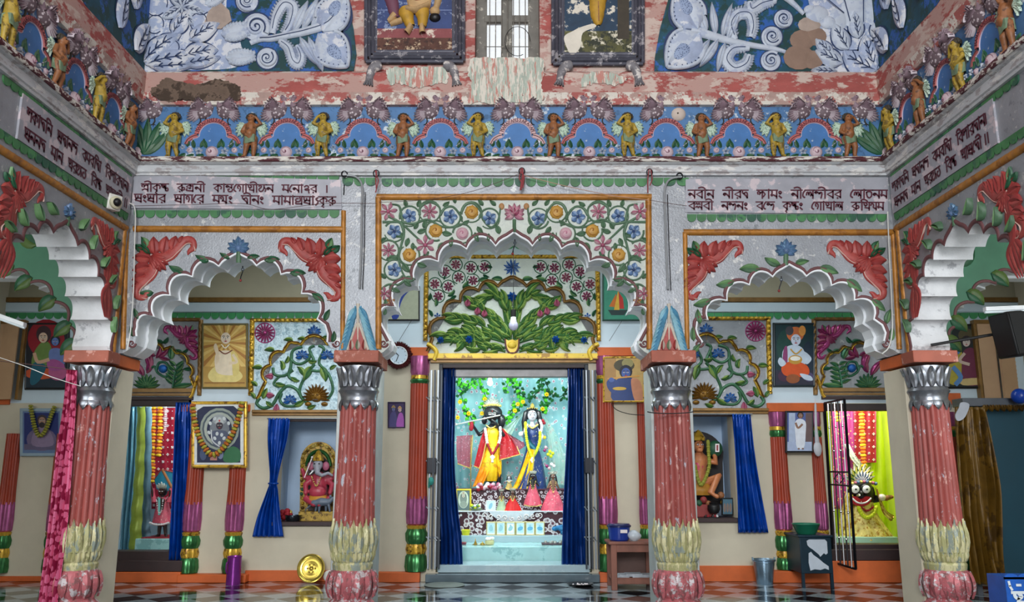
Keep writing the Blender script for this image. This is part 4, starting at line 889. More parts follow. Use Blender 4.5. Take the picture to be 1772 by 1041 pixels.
m = MB(); q = cr([(1358, 91), (1340, 86), (1302, 80), (1262, 72), (1240, 66), (1212, 58), (1196, 52)]); A9.stroke(m, q, [3 + 6 * i / len(q) for i in range(len(q))], .035, scroll, .016)
volute(m, A9, 1335, 65, 18, .6, 1); volute(m, A9, 1333, 106, 17, -.8, -1); volute(m, A9, 1355, 34, 16, 1, 1)
q = cr([(1390, 26), (1372, 8), (1352, -6), (1330, 0)]); A9.stroke(m, q, [3 + 5 * i / len(q) for i in range(len(q))], .035, scroll, .016); m.build('volute', tR)
m = MB(); feather(m, A9, [(1272, 70), (1264, 44), (1276, 26), (1296, 26), (1302, 46), (1298, 66)], 9); feather(m, A9, [(1296, 84), (1268, 86), (1256, 104), (1270, 120), (1290, 112), (1296, 96)], 9); feather(m, A9, [(1342, 2), (1318, 8), (1300, 18), (1296, 4)], 9); m.build('curled_feather', tR)
m = MB(); petal(m, A9, 1210, 60, 226, 82, 66); petal(m, A9, 1206, 54, 118, 78, 58); m.build('netted_petal', tR)
m = MB()
for x, y, a, L, w, b in ((1242, 70, 240, 58, 15, -10), (1228, 70, 232, 60, 14, 0), (1254, 76, 252, 52, 13, 8), (1222, 58, 108, 62, 18, 14), (1238, 62, 96, 56, 13, 4), (1250, 66, 78, 60, 14, -8), (1258, 70, 66, 50, 14, 0)): oleaf(m, A9, x, y, a, L, w, scroll, b, .035, vein=False)
m.build('fan_leaf', tR)
m = MB(); A9.flat(m, cr([(1440, 120), (1424, 70), (1400, 10), (1410, -50), (1570, -50), (1572, 20), (1550, 80), (1540, 122), (1490, 128)], 4, True), scrollb, .011, .003); m.build('lilac_ground', tR, smooth=0)
m = MB()
for x, y, a, L, w, b in ((1514, 124, 158, 66, 42, -20), (1514, 122, 66, 74, 44, 26), (1514, 122, 116, 64, 34, -20), (1456, 112, 150, 52, 30, 10), (1466, 88, 120, 52, 30, 0), (1484, 68, 100, 46, 26, 0), (1512, 70, 70, 44, 26, 0), (1446, 126, 176, 44, 20, 0), (1440, 96, 140, 40, 22, 0)): oleaf(m, A9, x, y, a, L, w, scrollb if L > 60 else scroll, b, .04)
for x, y, r in ((1478, 20, 24), (1516, 16, 24), (1450, 34, 16)): A9.dome(m, x, y, r, r * 1.3, .02, scroll, 16, 3, .012)
for x, a in ((1432, -40), (1464, -75), (1498, -90), (1521, -97)): A9.line(m, A9.leafpath(x - 6, -2, a, 42, 0, 4), .8, inkblue, .04)
m.build('shell_leaves', tR)
m = MB()
for x, y, r in ((1388, 70, 22), (1382, 100, 27), (1405, 104, 20), (1410, 64, 20)): A9.dome(m, x, y, r, r * .8, .018, mat('tan_plaster', (146, 120, 104), .85, 0, .1, 8), 14, 3, .013)
A9.dome(m, 1400, 44, 20, 14, .02, mat('buff_plaster', (176, 158, 146), .85), 12, 3, .013); m.build('bare_plaster_patch', tR); m = MB(); A9.dome(m, 1550, 45, 22, 42, .018, brownpl, 14, 3, .012); m.build('bare_brown_patch', tR)
m = MB()
for x, y, r in ((1413, 26, 20), (1432, 40, 14), (1400, 18, 10)): A9.dome(m, x, y, r, r * .8, .03, scroll, 14, 3, .016)
m.build('bare_white_patch', tR)
for d, t, sg in ((dl, tL, 1), (dr, tR, -1)):
    m = MB()
    for u, v, a, L, w in ((8.7, 6.05, 120, .5, .25), (8.3, 6.1, 100, .5, .24), (7.9, 6.2, 80, .45, .2), (7.5, 6.15, 60, .4, .2), (8.6, 6.5, 90, .5, .3), (7.2, 6.3, 90, .4, .2)): oleaf(m, d, sg * u, v, a if sg < 0 else 180 - a, L, w, scrollb, 10, .04)
    volute(m, d, sg * 7.35, 6.45, .16, 0, 1); m.build('shell_leaves', t)
# plaster damage on the pink ledge
def jag(p, a): return [(x + rnd.uniform(-a, a), y + rnd.uniform(-a, a)) for x, y in cr(p, 7, True)]
m = MB(); A9.flat(m, jag([(272, 172), (264, 160), (276, 152), (290, 140), (320, 146), (350, 150), (376, 141), (402, 146), (417, 154), (419, 166), (414, 178), (380, 177), (350, 180), (320, 176), (295, 180)], 1.6), brownpl, .064, .01); m.build('bare_brown_patch', wall)
m = MB(); A9.flat(m, jag([(818, 106), (850, 105), (900, 105), (938, 106), (940, 130), (936, 150), (941, 172), (930, 184), (890, 180), (860, 186), (830, 180), (812, 184), (816, 150), (810, 130)], 1.5), aqua, .066); A9.flat(m, jag([(672, 124), (700, 122), (740, 120), (770, 124), (774, 146), (752, 150), (720, 156), (690, 148), (676, 150)], 2.2), aqua, .066); A9.flat(m, jag([(1012, 134), (1040, 128), (1066, 134), (1084, 142), (1060, 152), (1030, 148), (1004, 156)], 2.2), aqua, .066); m.build('streaked_aqua_patch', wall)
# ---------------------------------------------------------------- upper relief pictures, claw feet and window
def upper_pic(name, label, x0, x1, yb):
    t = thing(name, label, 'wall picture', (p9((x0 + x1) / 2, yb)[0], YA, z9(yb)), None, 'thing'); m = MB(); g = mat('dark_grey_frame', (84, 84, 96), .45, .2, .15, 9, chip=(170, 166, 170), amt=.16, csc=12)
    for k, (o, n) in enumerate(((0, .03), (6, .05), (12, .04), (17, .02))):
        for a, b in (((x0 + o, -60), (x0 + o, yb - o)), ((x1 - o, -60), (x1 - o, yb - o)), ((x0 + o, yb - o), (x1 - o, yb - o))): A9.stroke(m, [a, b], 3.6, n, g, .02, N=2)
    m.build('frame', t); return t
t1 = upper_pic('framed_relief', 'grey framed relief picture of yellow clad figures, upper left of the window', 634, 802, 108)
m = MB(); A9.rect(m, 646, -60, 790, 52, mat('picture_blue', (48, 66, 116), .6, 0, .2, 5, chip=(130, 146, 180), amt=.12), .03); A9.rect(m, 646, 52, 790, 68, mat('picture_red_step', (140, 74, 76), .7, 0, .15, 6, chip=(222, 206, 190), amt=.15), .034); A9.rect(m, 646, 68, 790, 103, mat('picture_brown', (92, 56, 44), .7, 0, .3, 8, chip=((196, 170, 140), (60, 36, 30)), amt=.2, csc=9), .034)
for y in (20, -10): A9.line(m, [(646, y), (790, y)], .7, mat('picture_line', (120, 136, 180), .6), .032)
m.build('painted_ground', t1, smooth=0)
skin = mat('painted_skin', (196, 160, 112), .6, 0, .15, 12); yd = mat('painted_yellow', (190, 146, 48), .6, 0, .2, 9); plm = mat('painted_plum', (112, 66, 84), .6, 0, .15)
m = MB(); A9.stroke(m, cr([(672, -20), (680, 10), (684, 34)]), [14, 13, 12, 12, 12, 11, 11, 10, 10, 9, 8, 8, 8][:13], .05, plm, .03); A9.stroke(m, [(684, 28), (676, 38), (672, 40)], [6, 5, 3], .05, skin, .035); A9.stroke(m, [(696, 38), (684, 42), (676, 46)], [5, 5, 3], .05, skin, .036); m.build('plum_robed_figure', t1)
m = MB(); A9.stroke(m, [(722, -30), (726, 0), (726, 20)], [24, 22, 18], .06, skin, .03); A9.dome(m, 724, 4, 8, 4, .03, redd, n0=.085)
A9.stroke(m, cr([(702, 18), (706, 34), (712, 50)]), [10, 12, 13, 13, 12, 12, 11, 10, 9, 9, 8, 8, 8][:13], .07, yd, .04); A9.stroke(m, cr([(730, 18), (732, 34), (731, 50)]), [13, 13, 13, 12, 12, 11, 10, 9, 9, 8, 8, 7, 7][:13], .07, yd, .045)
for p in ([(712, 48), (708, 56), (704, 61)], [(731, 48), (731, 56), (732, 62)]): A9.stroke(m, p, [5, 5, 6], .06, skin, .05)
A9.stroke(m, [(704, 22), (722, 24), (744, 14)], [4, 5, 4], .08, skin, .06); m.build('yellow_clad_figure', t1)
m = MB(); A9.stroke(m, [(762, -20), (758, 6), (754, 20)], [8, 6, 5], .05, skin, .03); A9.dome(m, 753, 22, 9, 8, .06, skin, n0=.03); A9.dome(m, 753, 33, 10, 8, .05, black, n0=.03); m.build('hanging_figure', t1)
t2 = upper_pic('framed_relief', 'grey framed flaking relief picture with one yellow figure, upper right of the window', 957, 1112, 112)
m = MB(); A9.rect(m, 968, -60, 1100, 60, mat('picture_night_blue', (28, 58, 84), .6, 0, .25, 6, chip=(220, 212, 196), amt=.2, csc=6), .03); A9.rect(m, 968, 56, 1100, 106, mat('picture_olive', (86, 84, 42), .6, 0, .35, 7, chip=((222, 214, 190), (40, 44, 26)), amt=.3, csc=6), .032); A9.rect(m, 1068, -60, 1088, 70, mat('picture_trunk', (66, 58, 46), .7, 0, .2), .034)
A9.flat(m, cr([(976, 66), (992, 56), (1004, 50), (1026, 44), (1030, 50), (1008, 60), (1004, 84), (990, 98), (980, 84)], 4, True), mat('exposed_white', (226, 218, 202), .8, 0, .1), .038); m.build('painted_ground', t2, smooth=0)
m = MB(); A9.stroke(m, [(1034, -40), (1034, -4), (1034, 4)], [20, 15, 16], .05, skin, .03); A9.stroke(m, cr([(1034, 2), (1033, 24), (1035, 47)]), [15, 15, 14, 14, 14, 13, 12, 12, 11, 9, 8, 6, 3][:13], .06, yd, .034); A9.line(m, [(1034, 10), (1035, 42)], .8, umber, .094); m.build('yellow_clad_figure', t2)
clawm = mat('claw_foot_grey', (128, 124, 128), .6, 0, .25, 12, chip=(214, 206, 200), amt=.2, csc=12)
for i, (x, sx, nm) in enumerate(((648, -1, 'left picture'), (782, 1, 'left picture'), (976, -1, 'right picture'), (1096, 1, 'right picture'))):
    m = MB(); A9.stroke(m, cr([(x - sx * 14, 116), (x, 120), (x + sx * 6, 134), (x + sx * 8, 146)]), [5, 7, 8, 9, 9, 9, 8, 8, 8, 8, 8, 8, 7, 7, 7, 7, 7, 7, 7][:19], .05, clawm, .05)
    for k in range(4): A9.stroke(m, [(x + sx * (4 + 2 * k), 143), (x + sx * (4 + 5 * k - 2), 154 - k)], [3, 1.6], .05, clawm, .052)
    tag(m.build('claw_foot'), '%s claw foot of plaster under the upper %s' % ('left' if sx < 0 else 'right', nm), 'relief', None, 'thing')
w1 = struct('window_1', 'bright clerestory window with grey bars between the upper pictures', 'window'); wf = mat('window_frame_grey', (120, 116, 108), .6, 0, .15, 8, chip=(190, 184, 170), amt=.14)
m = MB(); zf = [(wx0, wz, wx0 + .13, wz + 2.2), (wx1 - .13, wz, wx1, wz + 2.2), (wx0, wz + .0, wx1, wz + .03), (wx0 + .1, z9(19), wx1 - .1, z9(7)), ((wx0 + wx1) / 2 - .07, wz, (wx0 + wx1) / 2 + .06, wz + 2.2)]
for a, b, c, e in zf: m.box(a, c, YA + .25 - .002 * len(m.v) / 8, YA + .33, b, e, wf)
wfo = m.build('window_frame', w1, bevel=.006)
m = MB()
for k in range(7):
    x = wx0 + .13 + (wx1 - wx0 - .26) * (k + .5) / 7; m.tube([(x, YA + .2, wz), (x, YA + .2, wz + 2.2)], .006, wf, 6)
for z in (wz + .27, wz + .9): m.tube([(wx0 + .1, YA + .2, z), (wx1 - .1, YA + .2, z)], .005, wf, 6)
m.build('window_bars', wfo)
m = MB(); gl = mat('clear_glass', (240, 246, 250), .05, 0, 0, alpha=.18); m.box(wx0 + .1, wx1 - .1, YA + .29, YA + .295, wz, wz + 2.2, gl); m.build('glass_pane', w1, smooth=0)
m = MB(); xc = (wx0 + wx1) / 2 + .12; m.tube([(xc + .15 * cos(a) , YA + .16, wz + .32 + .19 * sin(a)) for a in [2 * pi * i / 28 for i in range(24)]], .004, black, 6); tag(m.build('wire_loop'), 'thin wire loop hanging before the clerestory window', 'wire')
# ---------------------------------------------------------------- rear wall of the passage, with its openings
def xw(px, py=800): return pw(px, py)[0]
rear = struct('wall_rear', 'rear wall with shrine doors and niches, beige below and pale blue above')
OPEN = [('left shrine', xw(176, 900), xw(322, 820), zw(967), zw(690)), ('left niche', xw(479, 800), xw(612, 800), zw(903), zw(724)), ('middle shrine', xw(757, 800), xw(1021, 800), zw(990), zw(629)),
        ('right niche', xw(1158, 800), xw(1271, 800), zw(896), zw(714)), ('right shrine', xw(1430, 800), xw(1560, 800), zw(955), zw(698))]
m = MB(); xs = -7.1; WT = .28
lv_ = [(0, zw(616), beige), (zw(616), zw(519), paleblue), (zw(519), 5.0, mat('upper_beige', (186, 178, 152), .8, 0, .06, 2))]
lvs_ = [(0, zw(697), beige), (zw(697), zw(519), paleblue), lv_[2]]
lvc_ = [lv_[0], (zw(616), 5.0, paleblue)]
def wallbox(x0, x1, z0, z1):
    if x0 < -1.75 < x1: wallbox(x0, -1.75, z0, z1); x0 = -1.75
    if x0 < 1.9 < x1: wallbox(1.9, x1, z0, z1); x1 = 1.9
    for a, b, mm in (lvc_ if x0 > -1.8 and x1 < 1.95 else lvs_):
        lo, hi = max(a, z0), min(b, z1)
        if hi > lo: m.box(x0, x1, YW, YW + WT, lo, hi, mm)
for nm, a, b, z0, z1 in OPEN:
    wallbox(xs, a, 0, 5.0); wallbox(a, b, 0, z0); wallbox(a, b, z1, 5.0); xs = b
wallbox(xs, 7.1, 0, 5.0); m.build('wall_face', rear, smooth=0)
m = MB()

for a, b in ((-7.1, -1.75), (1.9, 7.1)): m.box(a, b, YW - .045, YW, zw(523), zw(515), golddk); m.box(a, b, YW - .03, YW, zw(540), zw(523.5), paleblue)
m.build('ledge_moulding', rear, bevel=.008)
for a, b, n in ((-60, 200, 17), (206, 655, 31), (1118, 1560, 30), (1566, 1850, 18)): scallops(AW, a, b, 541, n, 11, rear, m_=mat('passage_scallop_green', (66, 150, 92), .5, 0, .2, 3))
scallops(AW, 812, 968, 421, 8, 10, rear, m_=MATS['passage_scallop_green'])
m = MB()                                             # orange skirting and frieze bands
for a, b, t_, bt in ((425, 640, 986, 1003), (1190, 1332, 978, 1001), (1560, 1760, 972, 998), (-60, 104, 996, 1012)): m.box(xw(a, 990), xw(b, 990), YW - .03, YW, 0, zw(t_), orange)
for a, b in ((655, 728), (1036, 1056)): m.box(xw(a, 995), xw(b, 995), YW - .12, YW, 0, zw(988), orange)
for a, b, y0, y1 in ((655, 742, 601, 616), (1033, 1122, 601, 616), (1326, 1425, 697, 712), (316, 434, 700, 712), (1624, 1660, 680, 700), (-60, 20, 680, 700)): m.box(xw(a, y0), xw(b, y0), YW - .035, YW, zw(y1), zw(y0), orange)
m.build('orange_band', rear, bevel=.006)
m = MB()
for a, b, t_ in ((205, 320, 987), (1432, 1562, 968)): m.box(xw(a, 990), xw(b, 990), YW - .16, YW, 0, zw(t_), orange); m.box(xw(a, 990), xw(b, 990), YW - .12, YW + .1, zw(t_), zw(t_ - 19), darkwood)
m.build('door_step', rear, bevel=.008)
# -- ornamental panels
def archband(d, cusps, base, parent, outer=goldbr, dark=None, cen=None, th=2.2, sag=.36):
    q = base[0] + lobes(cusps, sag, 7, 4, cen) + base[1]; m = MB()
    d.stroke(m, q, th, .03, outer, .02); d.stroke(m, off(q, cen, 3.2), th * .55, .03, golddk, .02); m.build('gold_arch_outline', parent)
    m = MB(); dk = mat('arch_band_grey', (92, 92, 92), .5, .2, .25, 9, chip=(140, 140, 136), amt=.2)
    for i in range(len(cusps) - 1):
        l = lobes(cusps[i:i + 2], sag, 8, None, cen); d.flat(m, l, dk, .019, .007)
    m.build('arch_band', parent, smooth=0); return q
panel = struct('wall_panel', 'flower painted relief panel over the middle shrine door')
panel.name = 'wall_portal'
m = MB(); AW.rect(m, 742, 449, 1034, 628, silver2, .012, .012); m.build('panel_ground', panel, smooth=0)
m = MB(); AW.rope(m, (740, 444), (1036, 444), 3.4, .04, goldbr, 7); AW.rope(m, (738, 444), (736, 590), 4.2, .05, goldbr, 9); AW.rope(m, (1033.5, 444), (1036, 590), 4.2, .05, goldbr, 9); m.build('gold_rope', panel)
cs = [(742, 604), (749, 586), (770, 551), (797, 523), (829, 504), (862, 496)]; cs = cs + [(mir(x, 886.5), y) for x, y in cs[::-1]]
archband(AW, cs[1:-1], ([(741, 608), (745, 600)], [(1028, 600), (1032, 608)]), panel, golddk, cen=(886.5, 640))
m = MB(); vm = MB()
for sd in (0, 1):
    g = (lambda x: x) if sd == 0 else (lambda x: mir(x, 886.8))
    for i, (x, y) in enumerate(((789, 458), (814.7, 463.5), (838.4, 462), (794, 480), (818.7, 485.5), (776, 496), (752.7, 491.5), (758.5, 512.5), (770, 470))):
        b = MB(); AW.flower(b, g(x), y, 8.8, 8, .03, magenta if i % 3 else pinkd, pinkf, i * 19, 1, m2=pinkd); b.build('rose_flower', panel)
        a0 = rnd.uniform(0, 6); AW.stroke(vm, [(g(x) + 11.2 * cos(a0 + j * .35), y + 11.2 * sin(a0 + j * .35)) for j in range(17)], 1.2, .02, leafd)
    for x, y, a, L in ((852, 463, 160, 14), (870, 484, 160, 20), (846, 484, 170, 20), (800, 497, 30, 16), (816, 497, 170, 16), (775, 512, 20, 16), (790, 512, 200, 14), (754, 530, 70, 16), (770, 524, 20, 14), (748, 548, 100, 14), (745, 566, 80, 12), (750, 590, 110, 12), (836, 475, -40, 12), (768, 484, 60, 8), (742, 520, 60, 14)):
        AW.leaf(vm, g(x), y, a if sd == 0 else 180 - a, L, L * .5, .03, leafg2 if L > 15 else leafd, 40 if sd == 0 else -40, m2=leafd)
    b = MB(); AW.flower(b, g(757), 547, 6, 5, .02, bluev, bluef, 20); b.build('blue_flower', panel)
vm.build('vine_relief', panel)
b = MB()
for r, n, k in ((15, 11, 0), (11, 9, 15), (7, 7, 30)): AW.flower(b, 886, 463, r, n, .02 + .012 * (15 - r) / 4, bluev, bluef, k, 1, n0=.006 * (15 - r) / 4, m2=MATS.get('flower_pale_blue'))
b.build('blue_flower', panel)
tymp = [(755, 612)] + [(886.5 - 131 * cos(a), 614 - 108 * sin(a) ** .9) for a in [pi * i / 26 for i in range(1, 26)]] + [(1018, 612)]
b = MB(); AW.flat(b, tymp, silver2, .02, .01); b.build('tympanum', panel, smooth=0)
b = MB(); g1, g2 = mat('foliage_green', (62, 106, 56), .42, .05, .25, 9), mat('foliage_lime', (132, 160, 80), .42, .05, .2, 9)
for sd in (-1, 1):
    def FL_(x, y, a, L, w, bd, h=.04): AW.leaf(b, 886.5 + sd * x, y, a if sd > 0 else 180 - a, L, w * 1.25, h, g1, bd * sd, .022, m2=g2)
    stems = ([(3, 588), (4, 556), (12, 528), (28, 512), (44, 516)], [(5, 590), (24, 562), (48, 540), (70, 526)], [(6, 592), (40, 570), (72, 556), (98, 552)], [(6, 594), (44, 584), (84, 578), (114, 582)], [(8, 600), (28, 604), (46, 597), (56, 584), (70, 578), (84, 588)], [(40, 611), (54, 604), (66, 606)], [(70, 612), (74, 598), (86, 590), (100, 592), (108, 598)], [(3, 586), (14, 560), (34, 546)], [(12, 608), (24, 606), (34, 610)])
    for k, p in enumerate(stems):
        q = cr(p, 5); AW.stroke(b, [(886.5 + sd * x, y) for x, y in q], lambda t: 2.6 - 1.5 * t, .03, g1, .02)
        for i in range(2, len(q), 2 if k < 5 else 3):
            tx, ty = q[i][0] - q[i - 1][0], q[i - 1][1] - q[i][1]; a = degr(atan2(ty, tx)); sg = 1 if (i // 2) % 2 else -1; L = 24 + 6 * ((i * 7 + k) % 3)
            e = a + sg * 34 - sg * 31
            if q[i][1] - sin(radians(e)) * L > 608: continue
            FL_(q[i][0], q[i][1], a + sg * 34, L, 8.5, -sg * 62)
            if k < 5 and i % 4 == 0: FL_(q[i][0], q[i][1], a - sg * 38, L * .7, 7.5, sg * 50)
        tx, ty = q[-1][0] - q[-2][0], q[-2][1] - q[-1][1]
        if q[-1][1] < 596: FL_(q[-1][0], q[-1][1], degr(atan2(ty, tx)), 20, 10, 40 if k % 2 else -40)
    for a, L, bd in ((86, 52, -28), (70, 46, -60), (14, 40, 40)): FL_(3, 584, a, L, 10, bd)
    for x, y in ((61, 541), (49, 545), (78, 527)): AW.leaf(b, 886.5 + sd * x, y + 5, 100 if sd > 0 else 80, 13, 11, .06, pinkd, 0, .05)
b.build('foliage_relief', panel)
for x, y, r in ((886, 514, 8.5), (812, 588, 7), (961, 588, 7), (763, 589, 6.5), (1010, 589, 6.5)):
    b = MB(); AW.flower(b, x, y, r, 7, .03, bluev, bluef, 10, 1.1, n0=.05); AW.flower(b, x, y, r * .6, 6, .03, bluev, bluef, 40, 1.1, n0=.065); b.build('blue_flower', panel)
b = MB(); yv = mat('vase_yellow', (226, 190, 54), .4, .1, .15, 9); AW.flat(b, [(874, 587), (880, 590), (886, 588), (892, 590), (898, 587), (897, 600), (893, 610), (879, 610), (876, 600)], yv, .06, .05); AW.stroke(b, cr([(874, 587), (876, 602), (882, 611), (891, 611), (897, 602), (898, 587)]), 1.5, .02, maroon, .058); AW.dome(b, 886, 598, 8, 6, .02, yv, n0=.06); b.build('vase_relief', panel)
b = MB(); yl_ = mat('lintel_yellow', (224, 190, 62), .45, .1, .12, 4, chip=(160, 120, 40), amt=.18)
b.box(xw(741, 620), xw(1034, 620), YW - .07, YW, zw(621), zw(612), yl_); b.box(xw(745, 620), xw(1031, 620), YW - .05, YW, zw(628), zw(622), golddk); b.box(xw(741, 620), xw(1034, 620), YW - .09, YW, zw(623), zw(620.5), golddk)
for x, sg in ((748, 1), (1027, -1)): AW.stroke(b, cr([(x - sg * 8, 596), (x, 600), (x + sg * 8, 610), (x + sg * 4, 624)]), 4, .05, yl_, .05)
b.build('yellow_lintel', panel, bevel=.006)
def side_panel(nm, label, g, sd, cy=0):
    w = struct('wall_panel', label); w.name = 'wall_' + nm; G = lambda p: [(g(x), y + cy) for x, y in p]; A = lambda a: a if sd > 0 else 180 - a; b = MB()
    AW.flat(b, G([(441, 557), (622, 557), (622, 709), (441, 709)]), silverblue if sd > 0 else silver, .012, .012); b.build('panel_ground', w, smooth=0)
    b = MB(); AW.rope(b, *G([(434, 554), (622, 554)]), 3.6, .045, goldbr, 8); AW.rope(b, *G([(437, 554), (434, 684)]), 4.4, .05, goldbr, 9); b.build('gold_rope', w)
    cs = [(461.5, 661), (470, 632), (492, 610), (522, 597), (567, 597), (597, 610)]; cen = (g(545), 690 + cy)
    archband(AW, G(cs), (G([(447, 690), (451, 684), (456, 672)]), []), w, goldbr, cen=cen, th=1.8, sag=.34)
    b = MB(); AW.flower(b, g(459), 576 + cy, 17.5, 16, .03, magenta, pinkd, 0, 1.1, m2=mat('magenta_light', (206, 120, 166), .3, .3, .1)); AW.dome(b, g(459), 576 + cy, 4, 4, .05, magenta); AW.stroke(b, AW.ell(g(459), 576 + cy, 17, 17, 25, 0, 0, 359), 1.4, .02, magenta); b.build('magenta_rosette', w)
    iris(AW, g(544), 575 + cy, 13, w, bluev, bluef, 'blue_flower', golddk)
    b = MB(); W2 = leafd; S = lambda p, ww=2.6: AW.stroke(b, cr(G(p)), ww, .03, mat('scroll_green', (70, 116, 84), .35, .25, .25, 12), .012)
    S([(545, 598), (536, 604), (543, 622), (543, 630)]); S([(552, 598), (561, 604), (553, 622), (553, 630)])
    S([(524, 600), (508, 606), (505, 622), (518, 630), (534, 622), (538, 608)], 2.6); S([(505, 612), (504, 632), (500, 650), (508, 658)], 2.8); S([(508, 640), (492, 650), (476, 648), (473, 636)], 2.6); S([(500, 648), (484, 652), (474, 664), (484, 670)], 2.2)
    S([(538, 700), (524, 690), (514, 674), (498, 668), (484, 680), (472, 700), (456, 706), (445, 698), (450, 688)], 3.0); S([(516, 702), (494, 702), (485, 692), (488, 680)], 2.6)
    S([(549, 642), (534, 642), (526, 656), (519, 674), (522, 688)], 2.6); S([(549, 642), (566, 644), (574, 660), (576, 676), (568, 690)], 2.6); S([(545, 630), (534, 642)]); S([(553, 630), (566, 644)])
    for x, y, a, L, bd in ((508, 590, 150, 17, 60), (530, 588, 150, 15, 60), (558, 586, 30, 14, -50), (476, 606, 160, 18, 50), (455, 636, 165, 18, 40), (446, 668, 130, 15, 40), (442, 690, 110, 15, 40), (540, 634, 230, 28, 30), (556, 634, -60, 28, -30), (526, 650, 100, 20, 60), (506, 652, -60, 16, 80), (488, 640, 60, 18, 90), (494, 628, 40, 14, 60), (478, 662, -40, 18, 70), (456, 690, 80, 20, -30), (462, 694, -60, 16, 60), (510, 702, 20, 20, 20), (532, 706, 10, 16, 20), (534, 624, -30, 16, 70), (572, 640, 60, 14, -60)):
        AW.leaf(b, g(x), y + cy, A(a), L, L * .5, .035, MATS['foliage_green'], bd * sd, .016, m2=MATS['foliage_lime'])
    b.build('scroll_relief', w)
    for x, y in ((524, 613), (503, 690), (567, 613)):
        b = MB(); 
        for k in range(7): AW.leaf(b, g(x), y + 4 + cy, 90 + (k - 3) * 34, 12, 8, .03, bluev, n0=.016 + .002 * k, m2=bluef)
        b.build('blue_flower', w)
    b = MB()
    for x, y, a in ((474, 651, 180), (462, 684, 0), (478, 712, 80)): AW.leaf(b, g(x), y + cy, A(a), 14, 11, .04, pinkd, 0, .016, full=.6)
    b.build('pink_bud', w)
    b = MB(); lm = mat('lion_gold', (150, 108, 40), .35, .4, .25, 14)
    for k in range(13): AW.leaf(b, g(548), 688 + cy, 90 + (k - 6) * 17, 24, 6.5, .04, lm, 0, .02, m2=golddk)
    AW.dome(b, g(548), 687 + cy, 10, 9, .07, lm, n0=.02)
    for q in (-4, 4): AW.dome(b, g(548) + q, 683 + cy, 2.4, 1.8, .02, golddk, n0=.08)
    AW.dome(b, g(548), 687 + cy, 2.4, 3.4, .03, lm, n0=.08); AW.line(b, [(g(548) - 4, 692 + cy), (g(548) + 4, 692 + cy)], .8, darkwood, .09)
    for q in (-14, 14): AW.dome(b, g(548) + q, 699 + cy, 6, 4, .05, lm, n0=.02)
    b.build('lion_mask', w)
    b = MB(); y0, y1 = zw(719 + cy), zw(709 + cy); a, c = sorted((xw(g(437), 715), xw(g(625), 715))); b.box(a, c, YW - .05, YW, y0 + (y1 - y0) * .5, y1, golddk); b.box(a, c, YW - .03, YW, y0, y0 + (y1 - y0) * .45, golddk); b.build('gold_lintel', w, bevel=.006)
side_panel('niche_left', 'relief panel with lion mask and blue flowers above the left niche', lambda x: x, 1)
side_panel('niche_right', 'relief panel with lion mask and blue flowers above the right niche', lambda x: mir(x, 883), -1, -3)
